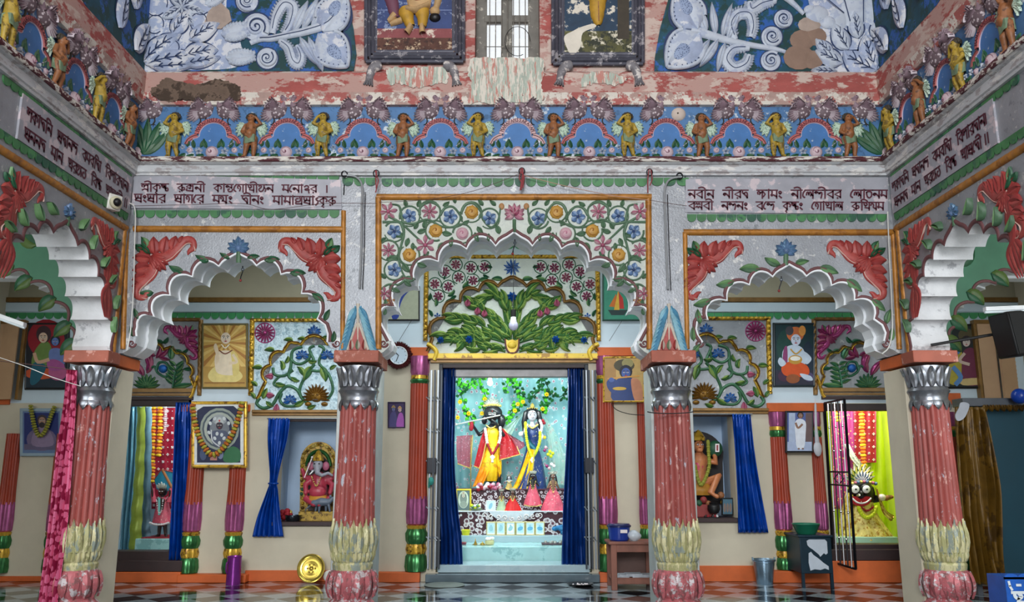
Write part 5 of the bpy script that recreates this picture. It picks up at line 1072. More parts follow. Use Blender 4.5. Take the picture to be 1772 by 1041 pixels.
def door_panel(nm, label, g, sd, dy):
    w = struct('wall_panel', label); w.name = 'wall_' + nm; A = lambda a: a if sd > 0 else 180 - a; b = MB(); Y = lambda y: y + dy
    AW.flat(b, [(g(205), Y(556)), (g(345), Y(556)), (g(345), Y(674)), (g(205), Y(674))], silver, .012, .012); b.build('panel_ground', w, smooth=0)
    b = MB(); AW.rope(b, (g(205), Y(553)), (g(348), Y(553)), 3.4, .04, golddk, 12); AW.rope(b, (g(348), Y(553)), (g(345), Y(684)), 3.8, .045, golddk, 12); b.build('gold_rope', w)
    acanthus(AW, g(326), Y(580), 34, -sd, w, magenta, pinkd, magenta, .035, 'magenta_acanthus', MATS['magenta_light'])
    cs = [(330, 652), (325, 630), (306, 612), (284, 606), (258, 600)]; archband(AW, [(g(x), Y(y)) for x, y in cs], ([(g(336), Y(668))], []), w, goldbr, cen=(g(262), Y(672)), th=1.6, sag=.3)
    b = MB(); gr = MATS['foliage_green']; gl_ = mat('foliage_teal', (70, 128, 96), .35, .25, .2, 12)
    for k in range(9): AW.leaf(b, g(255), Y(671), A(90 + (k - 4) * 19), 24, 8, .035, gl_, 0, .014, m2=leafg2)
    AW.stroke(b, cr([(g(x), Y(y)) for x, y in ((258, 640), (268, 634), (274, 645), (288, 652), (294, 640), (288, 628), (276, 628), (272, 640))]), 2.2, .03, gl_, .014)
    for x, y, a, L in ((283, 594, 150, 16), (283, 594, 30, 14), (316, 611, 150, 16), (316, 611, 20, 12), (332, 640, 160, 14)): AW.leaf(b, g(x), Y(y), A(a), L, L * .5, .035, gl_, 40 * sd, .014, m2=leafd)
    AW.stroke(b, cr([(g(x), Y(y)) for x, y in ((300, 672), (303, 650), (308, 636), (318, 628))]), 1.8, .03, gl_, .014)
    for k in range(5):
        AW.leaf(b, g(302 + k), Y(666 - k * 8), A(30), 20 - k, 7, .035, gl_, 20, .014, m2=leafg2); AW.leaf(b, g(301 + k), Y(664 - k * 8), A(150), 18 - k, 7, .035, gl_, -20, .014, m2=leafg2)
    AW.leaf(b, g(300), Y(670), A(8), 36, 10, .035, gl_, 4, .014, m2=leafg2); AW.leaf(b, g(298), Y(622), A(100), 24, 12, .04, gl_, -40, .014, m2=leafg2)
    b.build('leaf_relief', w); b = MB(); AW.dome(b, g(283), Y(638), 7.5, 7.5, .06, bluev, 16, 5, n0=.014); b.build('blue_boss', w)
    b = MB()
    for x, y, a, L in ((262, 640, 100, 34), (256, 646, 70, 34), (250, 650, 120, 34), (276, 618, 30, 22), (276, 618, -20, 20), (272, 620, 60, 22), (270, 616, 160, 26)): AW.leaf(b, g(x), Y(y), A(a), L, L * .34, .04, magenta, 20 * sd, .014, m2=pinkd)
    b.build('magenta_leaf', w)
    b = MB(); a, c = sorted((xw(g(205), 678), xw(g(336), 678))); b.box(a, c, YW - .05, YW, zw(Y(679)), zw(Y(672)), golddk); b.box(a, c, YW - .035, YW, zw(Y(685)), zw(Y(680)), golddk); b.box(a, c, YW - .02, YW, zw(Y(692)), zw(Y(686)), darkwood)
    AW.stroke(b, cr([(g(344), Y(650)), (g(338), Y(668)), (g(334), Y(682)), (g(330), Y(688))]), 2.6, .04, goldbr, .02); b.build('gold_lintel', w, bevel=.005)
door_panel('door_left', 'relief panel with magenta acanthus over the left shrine door', lambda x: x, 1, 0)
door_panel('door_right', 'relief panel with magenta acanthus over the right shrine door', lambda x: mir(x, 878), -1, -1)
# -- pilasters
def pilaster(label, px, hw, ys, full=True):
    cap, cap2, rg, fl0, fl1, pk1, gr0, gr1, b0, b1 = ys; x = xw(px, 860); k = hw * YW / F; t = thing('pilaster', label, 'pilaster', (x, YW, 0), 'lotus pilasters on the rear wall', 'thing'); c = (x, YW - .01, 0)
    b = MB(); b.lathe(c, [(k * 1.08, zw(fl1 + 4)), (k, zw(fl1 - 20)), (k * .96, zw(fl0))], orangedk, 60, 15, .14); b.build('fluted_shaft', t, smooth=60)
    if full:
        b = MB(); b.lathe(c, [(k * .95, zw(cap2), 0), (k * 1.06, zw(cap2 - 6), .1), (k * 1.05, zw(cap + 8), .12), (k * 1.1, zw(cap), .05)], pinkfoil, 40, 11); b.build('pink_capital', t)
        b = MB(); b.lathe(c, [(k * .95, zw(fl0)), (k * 1.08, zw(fl0 - 5), .1), (k * 1.0, zw(cap2 + 7), .1)], greenfoil, 40, 11); b.lathe(c, [(k * 1.02, zw(cap2 + 6)), (k * 1.02, zw(cap2))], goldbr, 24); b.build('green_collar', t)
    b = MB(); b.lathe(c, [(k * .8, zw(pk1 + 4)), (k * 1.1, zw(pk1), .1), (k * 1.14, zw((fl1 + pk1) / 2 + 6), .16), (k * 1.04, zw(fl1), .2)], pinkfoil, 48, 11); b.build('pink_lotus', t)
    b = MB(); b.lathe(c, [(k * 1.0, zw(gr0 + 2)), (k * 1.12, zw((pk1 + gr0) / 2), .05), (k * .9, zw(pk1 + 2))], goldbr, 30, 15, .08); b.build('gold_ring', t); b = MB(); b.lathe(c, [(k * 1.0, zw(b0 + 2)), (k * 1.14, zw((gr1 + b0) / 2), .08), (k, zw(gr1 - 2))], goldbr, 30, 15, .08); b.build('gold_ring', t)
    b = MB(); b.lathe(c, [(k * .9, zw(gr1)), (k * 1.15, zw(gr1 - 8), .1), (k * 1.18, zw(gr0 + 10), .14), (k * .95, zw(gr0))], greenfoil, 44, 11); b.build('green_lotus', t); b = MB(); b.lathe(c, [(k * 1.15, zw(b1)), (k * 1.2, zw(b1 - 8), .12), (k * 1.1, zw(b0 + 6), .14), (k * .9, zw(b0))], greenfoil, 44, 11); b.build('green_lotus_base', t)
    return t
YC = (617, 650, 0, 664, 858, 905, 912, 942, 955, 987)
pilaster('orange fluted pilaster left of the middle shrine, beside the folded steel gate', 722, 15, YC); pilaster('orange fluted pilaster right of the middle shrine, half behind the flute player picture', 1051, 14, YC); pilaster('narrow orange pilaster behind the table, next to the right column', 1117, 10, YC)
YS = (700, 735, 0, 750, 868, 917, 924, 950, 962, 990)
pilaster('orange pilaster under the garlanded picture, next to the blue curtain', 336, 13, YS, False); pilaster('orange pilaster behind the purple steel jug', 409, 13, YS, False)
YR = (713, 738, 0, 756, 866, 914, 924, 954, 962, 984)
pilaster('orange pilaster left of the portrait of the man in white', 1352, 13, YR); pilaster('orange pilaster right of the portrait of the man in white, beside the folding gate', 1419, 9, YR); pilaster('orange pilaster of the right aisle, half behind the right corner column', 1652, 12, YR); pilaster('dark orange pilaster of the left aisle, below the garlanded portrait', 14, 12, YS, False); pilaster('orange pilaster of the left aisle, half behind the pink curtain', 96, 8, YS, False)
m = MB(); m.box(xw(315, 1000), xw(432, 1000), YW - .18, YW - .0, 0, zw(991), orange); m.box(xw(1330, 1000), xw(1432, 1000), YW - .18, YW, 0, zw(985), orange); m.build('pilaster_plinth', rear, bevel=.01)
# -- chambers behind the openings
chm = {}
def chamber(nm, label, x0, x1, z0, z1, dep, mwall, mfloor):
    w = struct('wall_' + nm, label); b = MB(); y0, y1 = YW + WT, YW + dep
    b.box(x0 - .12, x0, y0, y1, z0 - .1, z1, mwall); b.box(x1, x1 + .12, y0, y1, z0 - .1, z1, mwall); b.box(x0 - .12, x1 + .12, y1, y1 + .1, z0 - .1, z1, mwall); b.box(x0 - .12, x1 + .12, y0, y1, z1, z1 + .1, mwall); b.box(x0 - .12, x1 + .12, y0, y1, z0 - .1, z0, mfloor)
    b.build('recess', w, smooth=0); return w
chamber('left_shrine', 'small left shrine room behind the blue curtain', OPEN[0][1] - .3, OPEN[0][2] + .3, zw(967), zw(690) + .25, 1.5, paleblue, marble)
chamber('left_niche', 'pale blue niche holding the elephant headed statue', OPEN[1][1], OPEN[1][2], zw(903), zw(724), .62, mat('niche_blue', (178, 200, 224), .7, 0, .06, 2), darkwood)
chamber('middle_shrine', 'middle shrine room with the two tall deities', OPEN[2][1] - .35, OPEN[2][2] + .35, .12, zw(629) + .35, 2.7, paleblue, marble)
chamber('right_niche', 'pale blue niche holding the garlanded kneeling statue', OPEN[3][1], OPEN[3][2], zw(896), zw(714), .62, MATS['niche_blue'], darkwood)
chamber('right_shrine', 'small right shrine room with the yellow green backdrop', OPEN[4][1] - .3, OPEN[4][2] + .35, zw(955), zw(698) + .25, 1.5, mat('lime_wall', (196, 214, 60), .7, 0, .05), marble)
m = MB()                                             # niche sills, rods and door linings
m.box(OPEN[1][1] - .04, OPEN[1][2], YW - .06, YW + .3, zw(909), zw(902), darkwood); m.box(OPEN[3][1], OPEN[3][2] + .04, YW - .06, YW + .3, zw(903), zw(895.5), darkwood)
m.box(OPEN[1][1], OPEN[1][2], YW - .01, YW + .08, zw(729), zw(723), darkwood); m.box(OPEN[3][1], OPEN[3][2], YW - .01, YW + .08, zw(720), zw(713), darkwood)
m.build('niche_sill', rear, bevel=.006)
dj = struct('door_1', 'grey steel beam and jambs framing the middle shrine', 'door'); m = MB(); sb = mat('steel_beam', (120, 118, 118), .4, .3, .2, 6)
m.box(OPEN[2][1], OPEN[2][2], YW + .12, YW + .28, zw(650), zw(636), sb); m.box(OPEN[2][1], OPEN[2][2], YW + .02, YW + .2, zw(636), zw(628), darkwood)
for a in (OPEN[2][1], OPEN[2][2] - .05): m.box(a, a + .05, YW - .0, YW + .2, .17, zw(630), mat('dark_jamb', (50, 54, 60), .5, .2, .1))
m.build('door_frame', dj, bevel=.006)
m = MB(); m.box(xw(757, 985), xw(1021, 985), YW + .0, YW + .5, 0, zw(977), marble); m.box(xw(738, 990), xw(1036, 990), YW - .16, YW + .3, 0, zw(991), mat('dark_marble', (84, 98, 106), .12, 0, .15, 4)); m.build('marble_threshold', dj, bevel=.01)
for k, (nm, a, b_, z0, z1) in enumerate((OPEN[0], OPEN[4])):
    dj = struct('door_%d' % (k + 2), 'dark wooden frame of the %s door' % nm, 'door'); m = MB(); m.box(a, b_, YW + .02, YW + .2, z1 - .09, z1, darkwood); m.box(a, a + .05, YW + .02, YW + .2, z0, z1, darkwood); m.box(b_ - .05, b_, YW + .02, YW + .2, z0, z1, darkwood); m.box(a, b_, YW - .02, YW + .25, z0 - .02, z0 + .1, darkwood); m.build('door_frame', dj, bevel=.006)
# ---------------------------------------------------------------- curtains, gates, hangings
def pxp(Y): f = P(Y); return lambda x, y, n=0.: Vector((f(x, y)[0], Y - n, f(x, y)[1]))
def curtain(name, label, Y, rows, mt, pleats=7, amp=.03, group=None, th=.0, seg=6, extra=None):
    """rows: (y, x_left, x_right) in pixels from the top down"""
    g = pxp(Y); q = cr(rows, 6); n = pleats * seg; b = MB(); out = []; x0 = rows[0]; ph = [rnd.uniform(-.5, .5) for _ in range(n + 1)]
    for i, (y, xl, xr) in enumerate(q):
        t = i / (len(q) - 1); out.append([g(xl + (xr - xl) * j / n, y, amp * (.65 + .35 * t) * sin(2 * pi * (j / seg + .18 * sin(3 * t + ph[j] * .6))) + .4 * amp * sin(5.1 * j / seg + 4 * t)) for j in range(n + 1)])
    b.grid(out, mt); c = g((rows[-1][1] + rows[-1][2]) / 2, rows[-1][0])
    t = thing(name, label, 'curtain', tuple(c), group); o = b.build('cloth', t, smooth=80)
    s_ = o.modifiers.new('thick', 'SOLIDIFY'); s_.thickness = .006; return t
ct_ = curtain('door_curtain', 'navy satin curtain gathered at the left side of the middle shrine', YW + .1, [(628, 757, 789), (700, 759, 788), (800, 757, 787), (880, 756, 793), (930, 757, 799), (979, 756, 801)], navy, 6, .035, 'navy curtains of the middle shrine')
ct2 = curtain('door_curtain', 'navy satin curtain gathered at the right side of the middle shrine', YW + .1, [(628, 982, 1011), (700, 983, 1012), (800, 978, 1015), (880, 974, 1018), (930, 973, 1019), (981, 972, 1020)], navy, 6, .035, 'navy curtains of the middle shrine')
c3 = curtain('niche_curtain', 'bright blue satin curtain tied in the middle beside the elephant headed statue', YW - .07, [(723, 465, 502), (760, 464, 497), (805, 467, 486), (834, 467, 480), (850, 462, 482), (890, 447, 486), (928, 437, 491)], navyb, 6, .022)
m = MB(); g = pxp(YW - .07); m.tube([g(473.5 + 8 * cos(a), 836, .02 + .028 * sin(a)) for a in [2 * pi * i / 14 for i in range(14)]], .012, navyb, 6, closed=True); m.build('tie', c3)
m = MB(); m.tube([g(462, 724, 0), g(612, 724, 0)], .008, steel, 8); m.build('rod', c3)
c4 = curtain('niche_curtain', 'bright blue satin curtain hanging loose at the right niche', YW - .07, [(716, 1267, 1299), (780, 1271, 1305), (850, 1275, 1316), (921, 1278, 1330)], navyb, 6, .024)
m = MB(); m.tube([g(1160, 716, 0), g(1302, 716, 0)], .008, steel, 8); m.build('rod', c4)
c5 = curtain('door_curtain', 'royal blue satin curtain half closing the left shrine door', YW - .03, [(696, 305, 331), (780, 302, 331), (870, 298, 329), (968, 292, 326)], navyb, 5, .03)
c6 = curtain('shrine_drape', 'sky blue ruched drape at the left of the left shrine', YW + .7, [(700, 222, 243), (800, 220, 240), (900, 212, 232), (962, 208, 226)], mat('sky_satin', (120, 176, 198), .3, .2, .15, 6), 3, .03)
def ruched(name, label, Y, rows, mt):
    gq = pxp(Y); q = cr(rows, 8); b = MB(); out = []
    for i, (y, xl, xr) in enumerate(q): out.append([gq(xl + (xr - xl) * j / 8, y + 5 * sin(pi * j / 8), .03 * sin(pi * j / 8) + .018 * sin(i * 1.9)) for j in range(9)])
    b.grid(out, mt); t = thing(name, label, 'curtain', tuple(gq(rows[-1][1], rows[-1][0]))); b.build('cloth', t, smooth=80); return t
ruched('shrine_drape', 'olive green ruched drape hanging in the left shrine', YW + .6, [(700, 238, 252), (800, 234, 250), (900, 226, 246), (962, 222, 244)], mat('olive_satin', (150, 166, 60), .35, .2, .2, 6))
ruched('shrine_drape', 'grey blue ruched drape next to the marigold strings', YW + .75, [(700, 250, 263), (800, 248, 262), (900, 243, 260), (940, 240, 262)], mat('greyblue_satin', (106, 140, 156), .35, .2, .2, 6))
rc = mat('red_sequin_cloth', (168, 24, 52), .4, .1, .15, 8); seq = mat('sequin_white', (236, 226, 226), .3, .2, 0)
def redcloth(label, Y, x0, x1, y0, y1, n):
    gq = pxp(Y); b = MB(); b.grid([[gq(x0 + (x1 - x0) * j / 16, y, .012 * sin(j * 1.6)) for j in range(17)] for y in (y0, (y0 + y1) / 2, y1)], rc); t = thing('sequin_cloth', label, 'cloth', tuple(gq((x0 + x1) / 2, y1))); b.build('cloth', t, smooth=80)
    b = MB(); d = PX(Y)
    for i in range(n):
        for j in range(int((x1 - x0) / 8)):
            cx, cy = x0 + 5 + 8 * j, y0 + 6 + (y1 - y0) * i / n; 
            if (i + j) % 2: d.flower(b, cx, cy, 2.6, 4, .004, seq, seq, 45 * (i % 2), n0=.016)
            else: d.dome(b, cx, cy, 1.0, 1.0, .004, seq, 6, 2, .016)
    b.build('sequins', t); return t  # sequins modelled as raised flowers and dots, joined in one mesh
redcloth('red sequined cloth behind the small pink robed statue', YW + 1.25, 262, 330, 705, 880, 14); redcloth('red sequined cloth hanging behind the round faced deity', YW + 1.2, 1466, 1516, 700, 800, 9)
yg = mat('yellow_green_satin', (190, 214, 24), .4, .1, .08, 5)
curtain('shrine_drape', 'bright yellow green satin backdrop in the right shrine', YW + 1.3, [(690, 1488, 1640), (800, 1490, 1640), (900, 1494, 1640), (944, 1496, 1640)], yg, 9, .02)
curtain('shrine_drape', 'magenta and gold cloth seen through the folding gate', YW + 1.15, [(700, 1436, 1476), (800, 1440, 1478), (880, 1444, 1474)], cells('magenta_print', (150, 40, 110), (226, 190, 90), 26, .22), 3, .02)
mg_o, mg_y = mat('marigold_orange', (226, 116, 20), .7, 0, .2, 30), mat('marigold_yellow', (236, 186, 30), .7, 0, .2, 30)
mleaf = mat('garland_yellow_green', (176, 170, 60), .7, 0, .2, 30)
def garland(label, pts, r, Y, mats, group=None, n=None, name='garland', alt=True):
    gq = pxp(Y); q = cr(pts, 8); L = [0]
    for a, b_ in zip(q, q[1:]): L.append(L[-1] + hypot(b_[0] - a[0], b_[1] - a[1]))
    n = n or int(L[-1] / (1.25 * r)); t = thing(name, label, 'garland', tuple(gq(*q[len(q) // 2])), group); bs = {}
    for i in range(n):
        s_ = L[-1] * (i + .5) / n; k = max(j for j in range(len(L)) if L[j] <= s_); a, b_ = q[k], q[min(k + 1, len(q) - 1)]; f_ = (s_ - L[k]) / max(1e-6, (L[min(k + 1, len(q) - 1)] - L[k])); x, y = a[0] + (b_[0] - a[0]) * f_, a[1] + (b_[1] - a[1]) * f_
        mt = mats[i % len(mats)]; b = bs.setdefault('all', MB()); R_ = r * Y / F; c = gq(x, y, R_ * .6)
        dx, dy = (b_[0] - a[0]), -(b_[1] - a[1]); l = hypot(dx, dy) or 1; ax = Vector((dx / l, 0, dy / l)); e1 = Vector((-ax.z, 0, ax.x)); e2 = Vector((0, 1, 0)); rows = []
        for u in range(5):
            w = -.5 + u / 4; rr = R_ * (.55, 1.0, 1.05, 1.0, .55)[u]
            rows.append([c + ax * w * R_ * 1.1 + (e1 * cos(p) + e2 * sin(p)) * rr * (1 + .12 * sin(5 * p + i)) for p in [2 * pi * j / 12 for j in range(12)]])
        b.grid(rows, mt, cu=True); b.ngon(rows[0], mt); b.ngon(rows[-1], mt)
    b = bs['all']; b.build('flowers', t, smooth=40); b = MB(); b.tube([gq(x, y, r * Y / F * .5) for x, y in q], .004, black, 5); b.build('string', t)
    return t
garland('marigold string hanging at the left in the left shrine', [(267, 703), (266, 760), (264, 835)], 4.5, YW + .95, [mg_y, mg_o]); garland('marigold string hanging second from the left in the left shrine', [(278, 703), (278, 750), (275, 790)], 4.5, YW + .95, [mg_y, mg_o]); garland('pale beaded string beside the marigolds in the left shrine', [(287, 703), (287, 725), (286, 746)], 2.5, YW + .95, [seq, pinkf])
garland('marigold string hanging in the right shrine beside the red cloth', [(1489, 702), (1491, 750), (1494, 808)], 4.5, YW + .95, [mg_o, mg_o, mg_y]); garland('short marigold string seen through the folding gate', [(1447, 702), (1449, 730)], 4, YW + .8, [mg_y])
def gate(name, label, corners, Y0, Y1, bars, mt, rod):
    """hinged or folded bar gate; corners (x_top, y_top, x_bot, y_bot) of the hinge side and the free side"""
    t = thing(name, label, 'gate', tuple(pxp(Y0)(corners[0][2], corners[0][3]))); a, c = corners; g0, g1 = pxp(Y0), pxp(Y1)
    A0, A1, C0, C1 = g0(a[0], a[1]), g0(a[2], a[3]), g1(c[0], c[1]), g1(c[2], c[3])
    b = MB()
    for p, q in ((A0, A1), (C0, C1), (A0, C0), (A1, C1)): b.tube([p, q], .017, mt, 4)
    for u in (.44, .52): b.tube([A0.lerp(A1, u), C0.lerp(C1, u)], .014, mt, 4)
    b.build('frame', t); b = MB(); kn = MB()
    for i in range(bars):
        u = (i + 1) / (bars + 1); p, q = A0.lerp(C0, u), A1.lerp(C1, u); b.tube([p, q], .009, rod if i % 2 == 0 else mt, 6)
        for v in ((.16, .31, .68, .84)[i % 2::2]): kn.ball(p.lerp(q, v), .018, rod, 8, 6)
    b.build('bars', t); kn.build('knobs', t); return t, (A0, A1, C0, C1)
gmetal = mat('dark_gate_steel', (30, 30, 36), .35, .5, .1); chrome = mat('chrome_rod', (200, 200, 204), .15, 1, 0)
gt, (A0, A1, C0, C1) = gate('folding_gate', 'dark steel gate with chrome rods swung open at the right shrine door', [(1427, 697, 1442, 972), (1461, 690, 1481, 984)], YW - .05, YW - .52, 5, gmetal, chrome)
m = MB(); cc = (A0.lerp(A1, .48) + C0.lerp(C1, .48)) / 2; ax = (C0 - A0) * .25; up = Vector((0, 0, .07)); m.tube([cc + up, cc + ax, cc - up, cc - ax], .009, gmetal, 4, closed=True); m.build('diamond_ornament', gt)
def folded(label, xs, sg):
    t = thing('folding_gate', label, 'gate', tuple(pxp(YW)(xs[0], 990)), 'folded steel gates of the middle shrine'); b = MB()
    for i, x in enumerate(xs):
        Y = YW + .0 - .05 * (i % 3); p = P(Y); xx = p(x, 800)[0]; b.box(xx - .012, xx + .012, Y - .02, Y + .02, p(x, 984)[1], p(x, 640)[1], steel if i % 2 else mat('dark_channel_steel', (60, 64, 70), .4, .6, .1))
    b.build('bars', t, bevel=.003); b = MB()
    for y in (690, 745, 800, 880, 932):
        for i in range(len(xs) - 1):
            Y = YW - .06; p = pxp(Y); b.tube([p(xs[i], y - 3), p(xs[i + 1], y + 3)], .007, steel, 5); b.ball(p(xs[i], y - 3), .012, steel, 6, 4)
    b.build('cross_links', t); b = MB(); p = pxp(YW - .09); q = p((xs[1] + xs[2]) / 2, 805); b.box(q.x - .06, q.x + .06, q.y - .03, q.y + .03, q.z - .1, q.z + .1, gmetal); b.build('lock_box', t, bevel=.006); return t
folded('folded steel bar gate left of the navy curtains, with a green rag tied on it', (738, 744, 750, 756, 762), 1); folded('folded steel bar gate right of the navy curtains', (1012, 1017, 1022, 1028, 1033), -1)
m = MB(); g = pxp(YW - .12); m.ball(g(746, 832), (.035, .03, .055), mat('green_rag', (40, 130, 120), .7, 0, .2, 12), 10, 8); m.limb([g(744, 828), g(742, 842)], [.02, .012], MATS['green_rag']); tag(m.build('green_rag'), 'small green rag tied on the left folded gate', 'rag')
# ---------------------------------------------------------------- pictures
def picture(name, label, x0, y0, x1, y1, frame, fw=2.5, Y=YW, dpt=.035, tilt=0., back=None, cat='picture'):
    d = PX(Y - dpt); c = P(Y)((x0 + x1) / 2, y1); t = thing(name, label, cat, (c[0], Y - dpt, c[1])); b = MB()
    for a, e in (((x0, y0), (x1, y0)), ((x1, y0), (x1, y1)), ((x1, y1), (x0, y1)), ((x0, y1), (x0, y0))): d.stroke(b, [a, e], fw, .014, frame, -.004, N=2)
    d.rect(b, x0 - fw, y0 - fw, x1 + fw, y1 + fw, frame, -.002, dpt - .004); b.build('frame', t)
    return t, d
class Art:
    def __init__(s, t, d, nm='printed_picture'): s.t = t; s.d = d; s.b = MB(); s.n = .002; s.nm = nm
    def up(s): s.n += .00022; return s.n
    def rect(s, x0, y0, x1, y1, c): s.d.rect(s.b, x0, y0, x1, y1, s.m(c), s.up())
    def ell(s, x, y, rx, ry, c, rot=0): s.d.flat(s.b, s.d.ell(x, y, rx, ry, 18, rot), s.m(c), s.up())
    def poly(s, p, c, sm=True): s.d.flat(s.b, cr(p, 4, True) if sm else p, s.m(c), s.up())
    def line(s, p, w, c): s.d.line(s.b, cr(p, 4) if len(p) > 2 else p, w, s.m(c), s.up())
    def m(s, c): return mat('print_%d_%d_%d' % c, c, .5, 0, .08, 14)
    def face(s, x, y, r, skin, hair=None, crown=None, dark=(40, 24, 24)):
        if hair: s.ell(x, y - r * .25, r * 1.25, r * 1.3, hair)
        s.ell(x, y, r * .85, r, skin)
        for q in (-1, 1): s.ell(x + q * r * .34, y - r * .1, r * .2, r * .11, (240, 236, 230)); s.ell(x + q * r * .34, y - r * .1, r * .1, r * .1, dark); s.line([(x + q * r * .16, y - r * .34), (x + q * r * .36, y - r * .4), (x + q * r * .55, y - r * .32)], r * .05, dark)
        s.line([(x, y - r * .05), (x - r * .07, y + r * .28), (x + r * .05, y + r * .3)], r * .05, tuple(int(v * .7) for v in skin)); s.ell(x, y + r * .52, r * .24, r * .1, (176, 50, 56))
        if crown: s.poly([(x - r, y - r * .6), (x - r * .7, y - r * 1.5), (x, y - r * 2.1), (x + r * .7, y - r * 1.5), (x + r, y - r * .6), (x, y - r * .85)], crown); s.ell(x, y - r * 1.2, r * .2, r * .25, (200, 60, 60))
    def done(s): return s.b.build(s.nm, s.t, smooth=0)
blackf, goldf, whitef, olivef = mat('black_frame', (26, 26, 28), .4, 0, 0), goldbr, white, mat('olive_frame', (110, 100, 60), .5, .1, .1)
t, d = picture('framed_picture', 'gold framed picture of a bald seated holy man with golden rays', 351, 561, 427, 670, olivef, 2)
a = Art(t, d); a.rect(352, 562, 426, 669, (206, 164, 84))
for k in range(22):
    w = 2 * pi * k / 22; a.poly([(390, 592)] + [(390 + R_ * cos(v), 592 + R_ * sin(v)) for v in (w, w + .13) for R_ in [min((36 if cos(v) > 0 else 38) / max(.01, abs(cos(v))), (76 if sin(v) > 0 else 30) / max(.01, abs(sin(v))))]], (226, 192, 112) if k % 2 else (170, 116, 52), False)
a.rect(352, 634, 426, 669, (186, 146, 70)); a.poly([(360, 650), (372, 634), (392, 632), (412, 640), (420, 652), (404, 662), (372, 662)], (226, 206, 130)); a.poly([(374, 612), (388, 606), (404, 610), (410, 630), (406, 648), (378, 646), (372, 630)], (232, 214, 186)); a.poly([(400, 606), (412, 616), (414, 644), (404, 650), (402, 628)], (220, 198, 118)); a.poly([(374, 614), (370, 600), (374, 594), (378, 604), (380, 622), (374, 630)], (226, 204, 172)); a.line([(404, 614), (410, 626), (398, 628)], 2.4, (226, 204, 172))
a.face(391, 585, 10, (232, 212, 186)); a.line([(380, 606), (390, 612), (402, 606)], 1, (120, 60, 40)); a.line([(384, 596), (390, 602), (397, 596)], .8, (240, 236, 220)); a.rect(354, 661, 424, 663, (150, 104, 44)); a.done()
t, d = picture('framed_picture', 'gold framed silver deity print with an orange marigold garland', 334, 697, 424, 806, goldf, 3, YW - .14, .04)
a = Art(t, d); a.rect(335, 698, 423, 805, (226, 228, 226)); a.poly([(341, 710), (352, 703), (404, 702), (416, 712), (416, 800), (341, 800)], (24, 34, 70), False)
for r, c in ((34, (150, 160, 150)), (30, (70, 84, 96)), (27, (172, 180, 170)), (22, (24, 34, 70))): a.ell(380, 742, r, r * 1.08, c)
a.ell(380, 742, 17, 22, (120, 126, 134)); a.ell(380, 726, 12, 9, (160, 166, 170)); a.face(380, 736, 7, (60, 46, 60), None, (190, 196, 196)); a.poly([(366, 748), (380, 744), (394, 748), (392, 768), (380, 774), (368, 766)], (84, 92, 116))
for x, y in ((364, 732), (372, 724), (388, 724), (396, 732), (362, 748), (398, 748), (372, 758), (388, 758), (380, 766), (376, 750), (384, 752)): a.ell(x, y, 2.6, 3.4, (206, 212, 214), rnd.uniform(-40, 40))
a.line([(366, 744), (368, 762), (380, 772)], 1, (206, 210, 214)); a.poly([(390, 780), (404, 772), (416, 780), (414, 798), (388, 798)], (46, 110, 70)); a.ell(352, 786, 6, 10, (70, 84, 120)); a.rect(364, 788, 376, 796, (190, 130, 120)); a.ell(382, 786, 5, 8, (120, 130, 160)); a.done()
t, d = picture('framed_picture', 'dark framed picture of a seated child deity with an orange turban, on the right', 1340, 560, 1409, 667, mat('dark_teal_frame', (34, 46, 52), .4, 0, .1), 2)
a = Art(t, d); a.rect(1341, 561, 1408, 666, (14, 50, 56)); a.ell(1358, 600, 14, 30, (20, 66, 60)); a.ell(1398, 620, 10, 30, (18, 40, 60)); a.rect(1341, 640, 1408, 666, (40, 40, 60)); a.ell(1358, 650, 12, 10, (70, 40, 66)); a.ell(1400, 652, 8, 8, (80, 70, 110))
a.poly([(1356, 604), (1374, 596), (1390, 604), (1394, 626), (1384, 640), (1362, 640), (1354, 624)], (196, 210, 226)); a.poly([(1356, 604), (1362, 600), (1362, 630), (1354, 632)], (140, 60, 110)); a.poly([(1356, 630), (1374, 624), (1396, 632), (1400, 646), (1386, 652), (1360, 650), (1352, 640)], (216, 84, 30)); a.poly([(1350, 618), (1346, 626), (1352, 634), (1360, 628)], (196, 210, 226)); a.poly([(1390, 608), (1400, 614), (1404, 622), (1396, 630), (1388, 622)], (196, 210, 226)); a.poly([(1384, 646), (1402, 650), (1406, 658), (1392, 656)], (196, 210, 226)); a.ell(1376, 622, 12, 8, (196, 150, 60)); a.ell(1376, 620, 9, 4, (240, 236, 226)); a.ell(1372, 655, 12, 8, (150, 84, 46))
a.ell(1376, 578, 15, 13, (206, 110, 60)); a.ell(1366, 572, 7, 8, (70, 66, 74)); a.ell(1388, 572, 6, 9, (226, 150, 70)); a.face(1377, 588, 10, (206, 214, 232)); a.line([(1368, 604), (1377, 612), (1387, 604)], 1.2, (196, 150, 60)); a.done()
t, d = picture('framed_picture', 'black framed picture of a woman holding a blue child, in the left aisle', 44, 560, 117, 672, blackf, 2)
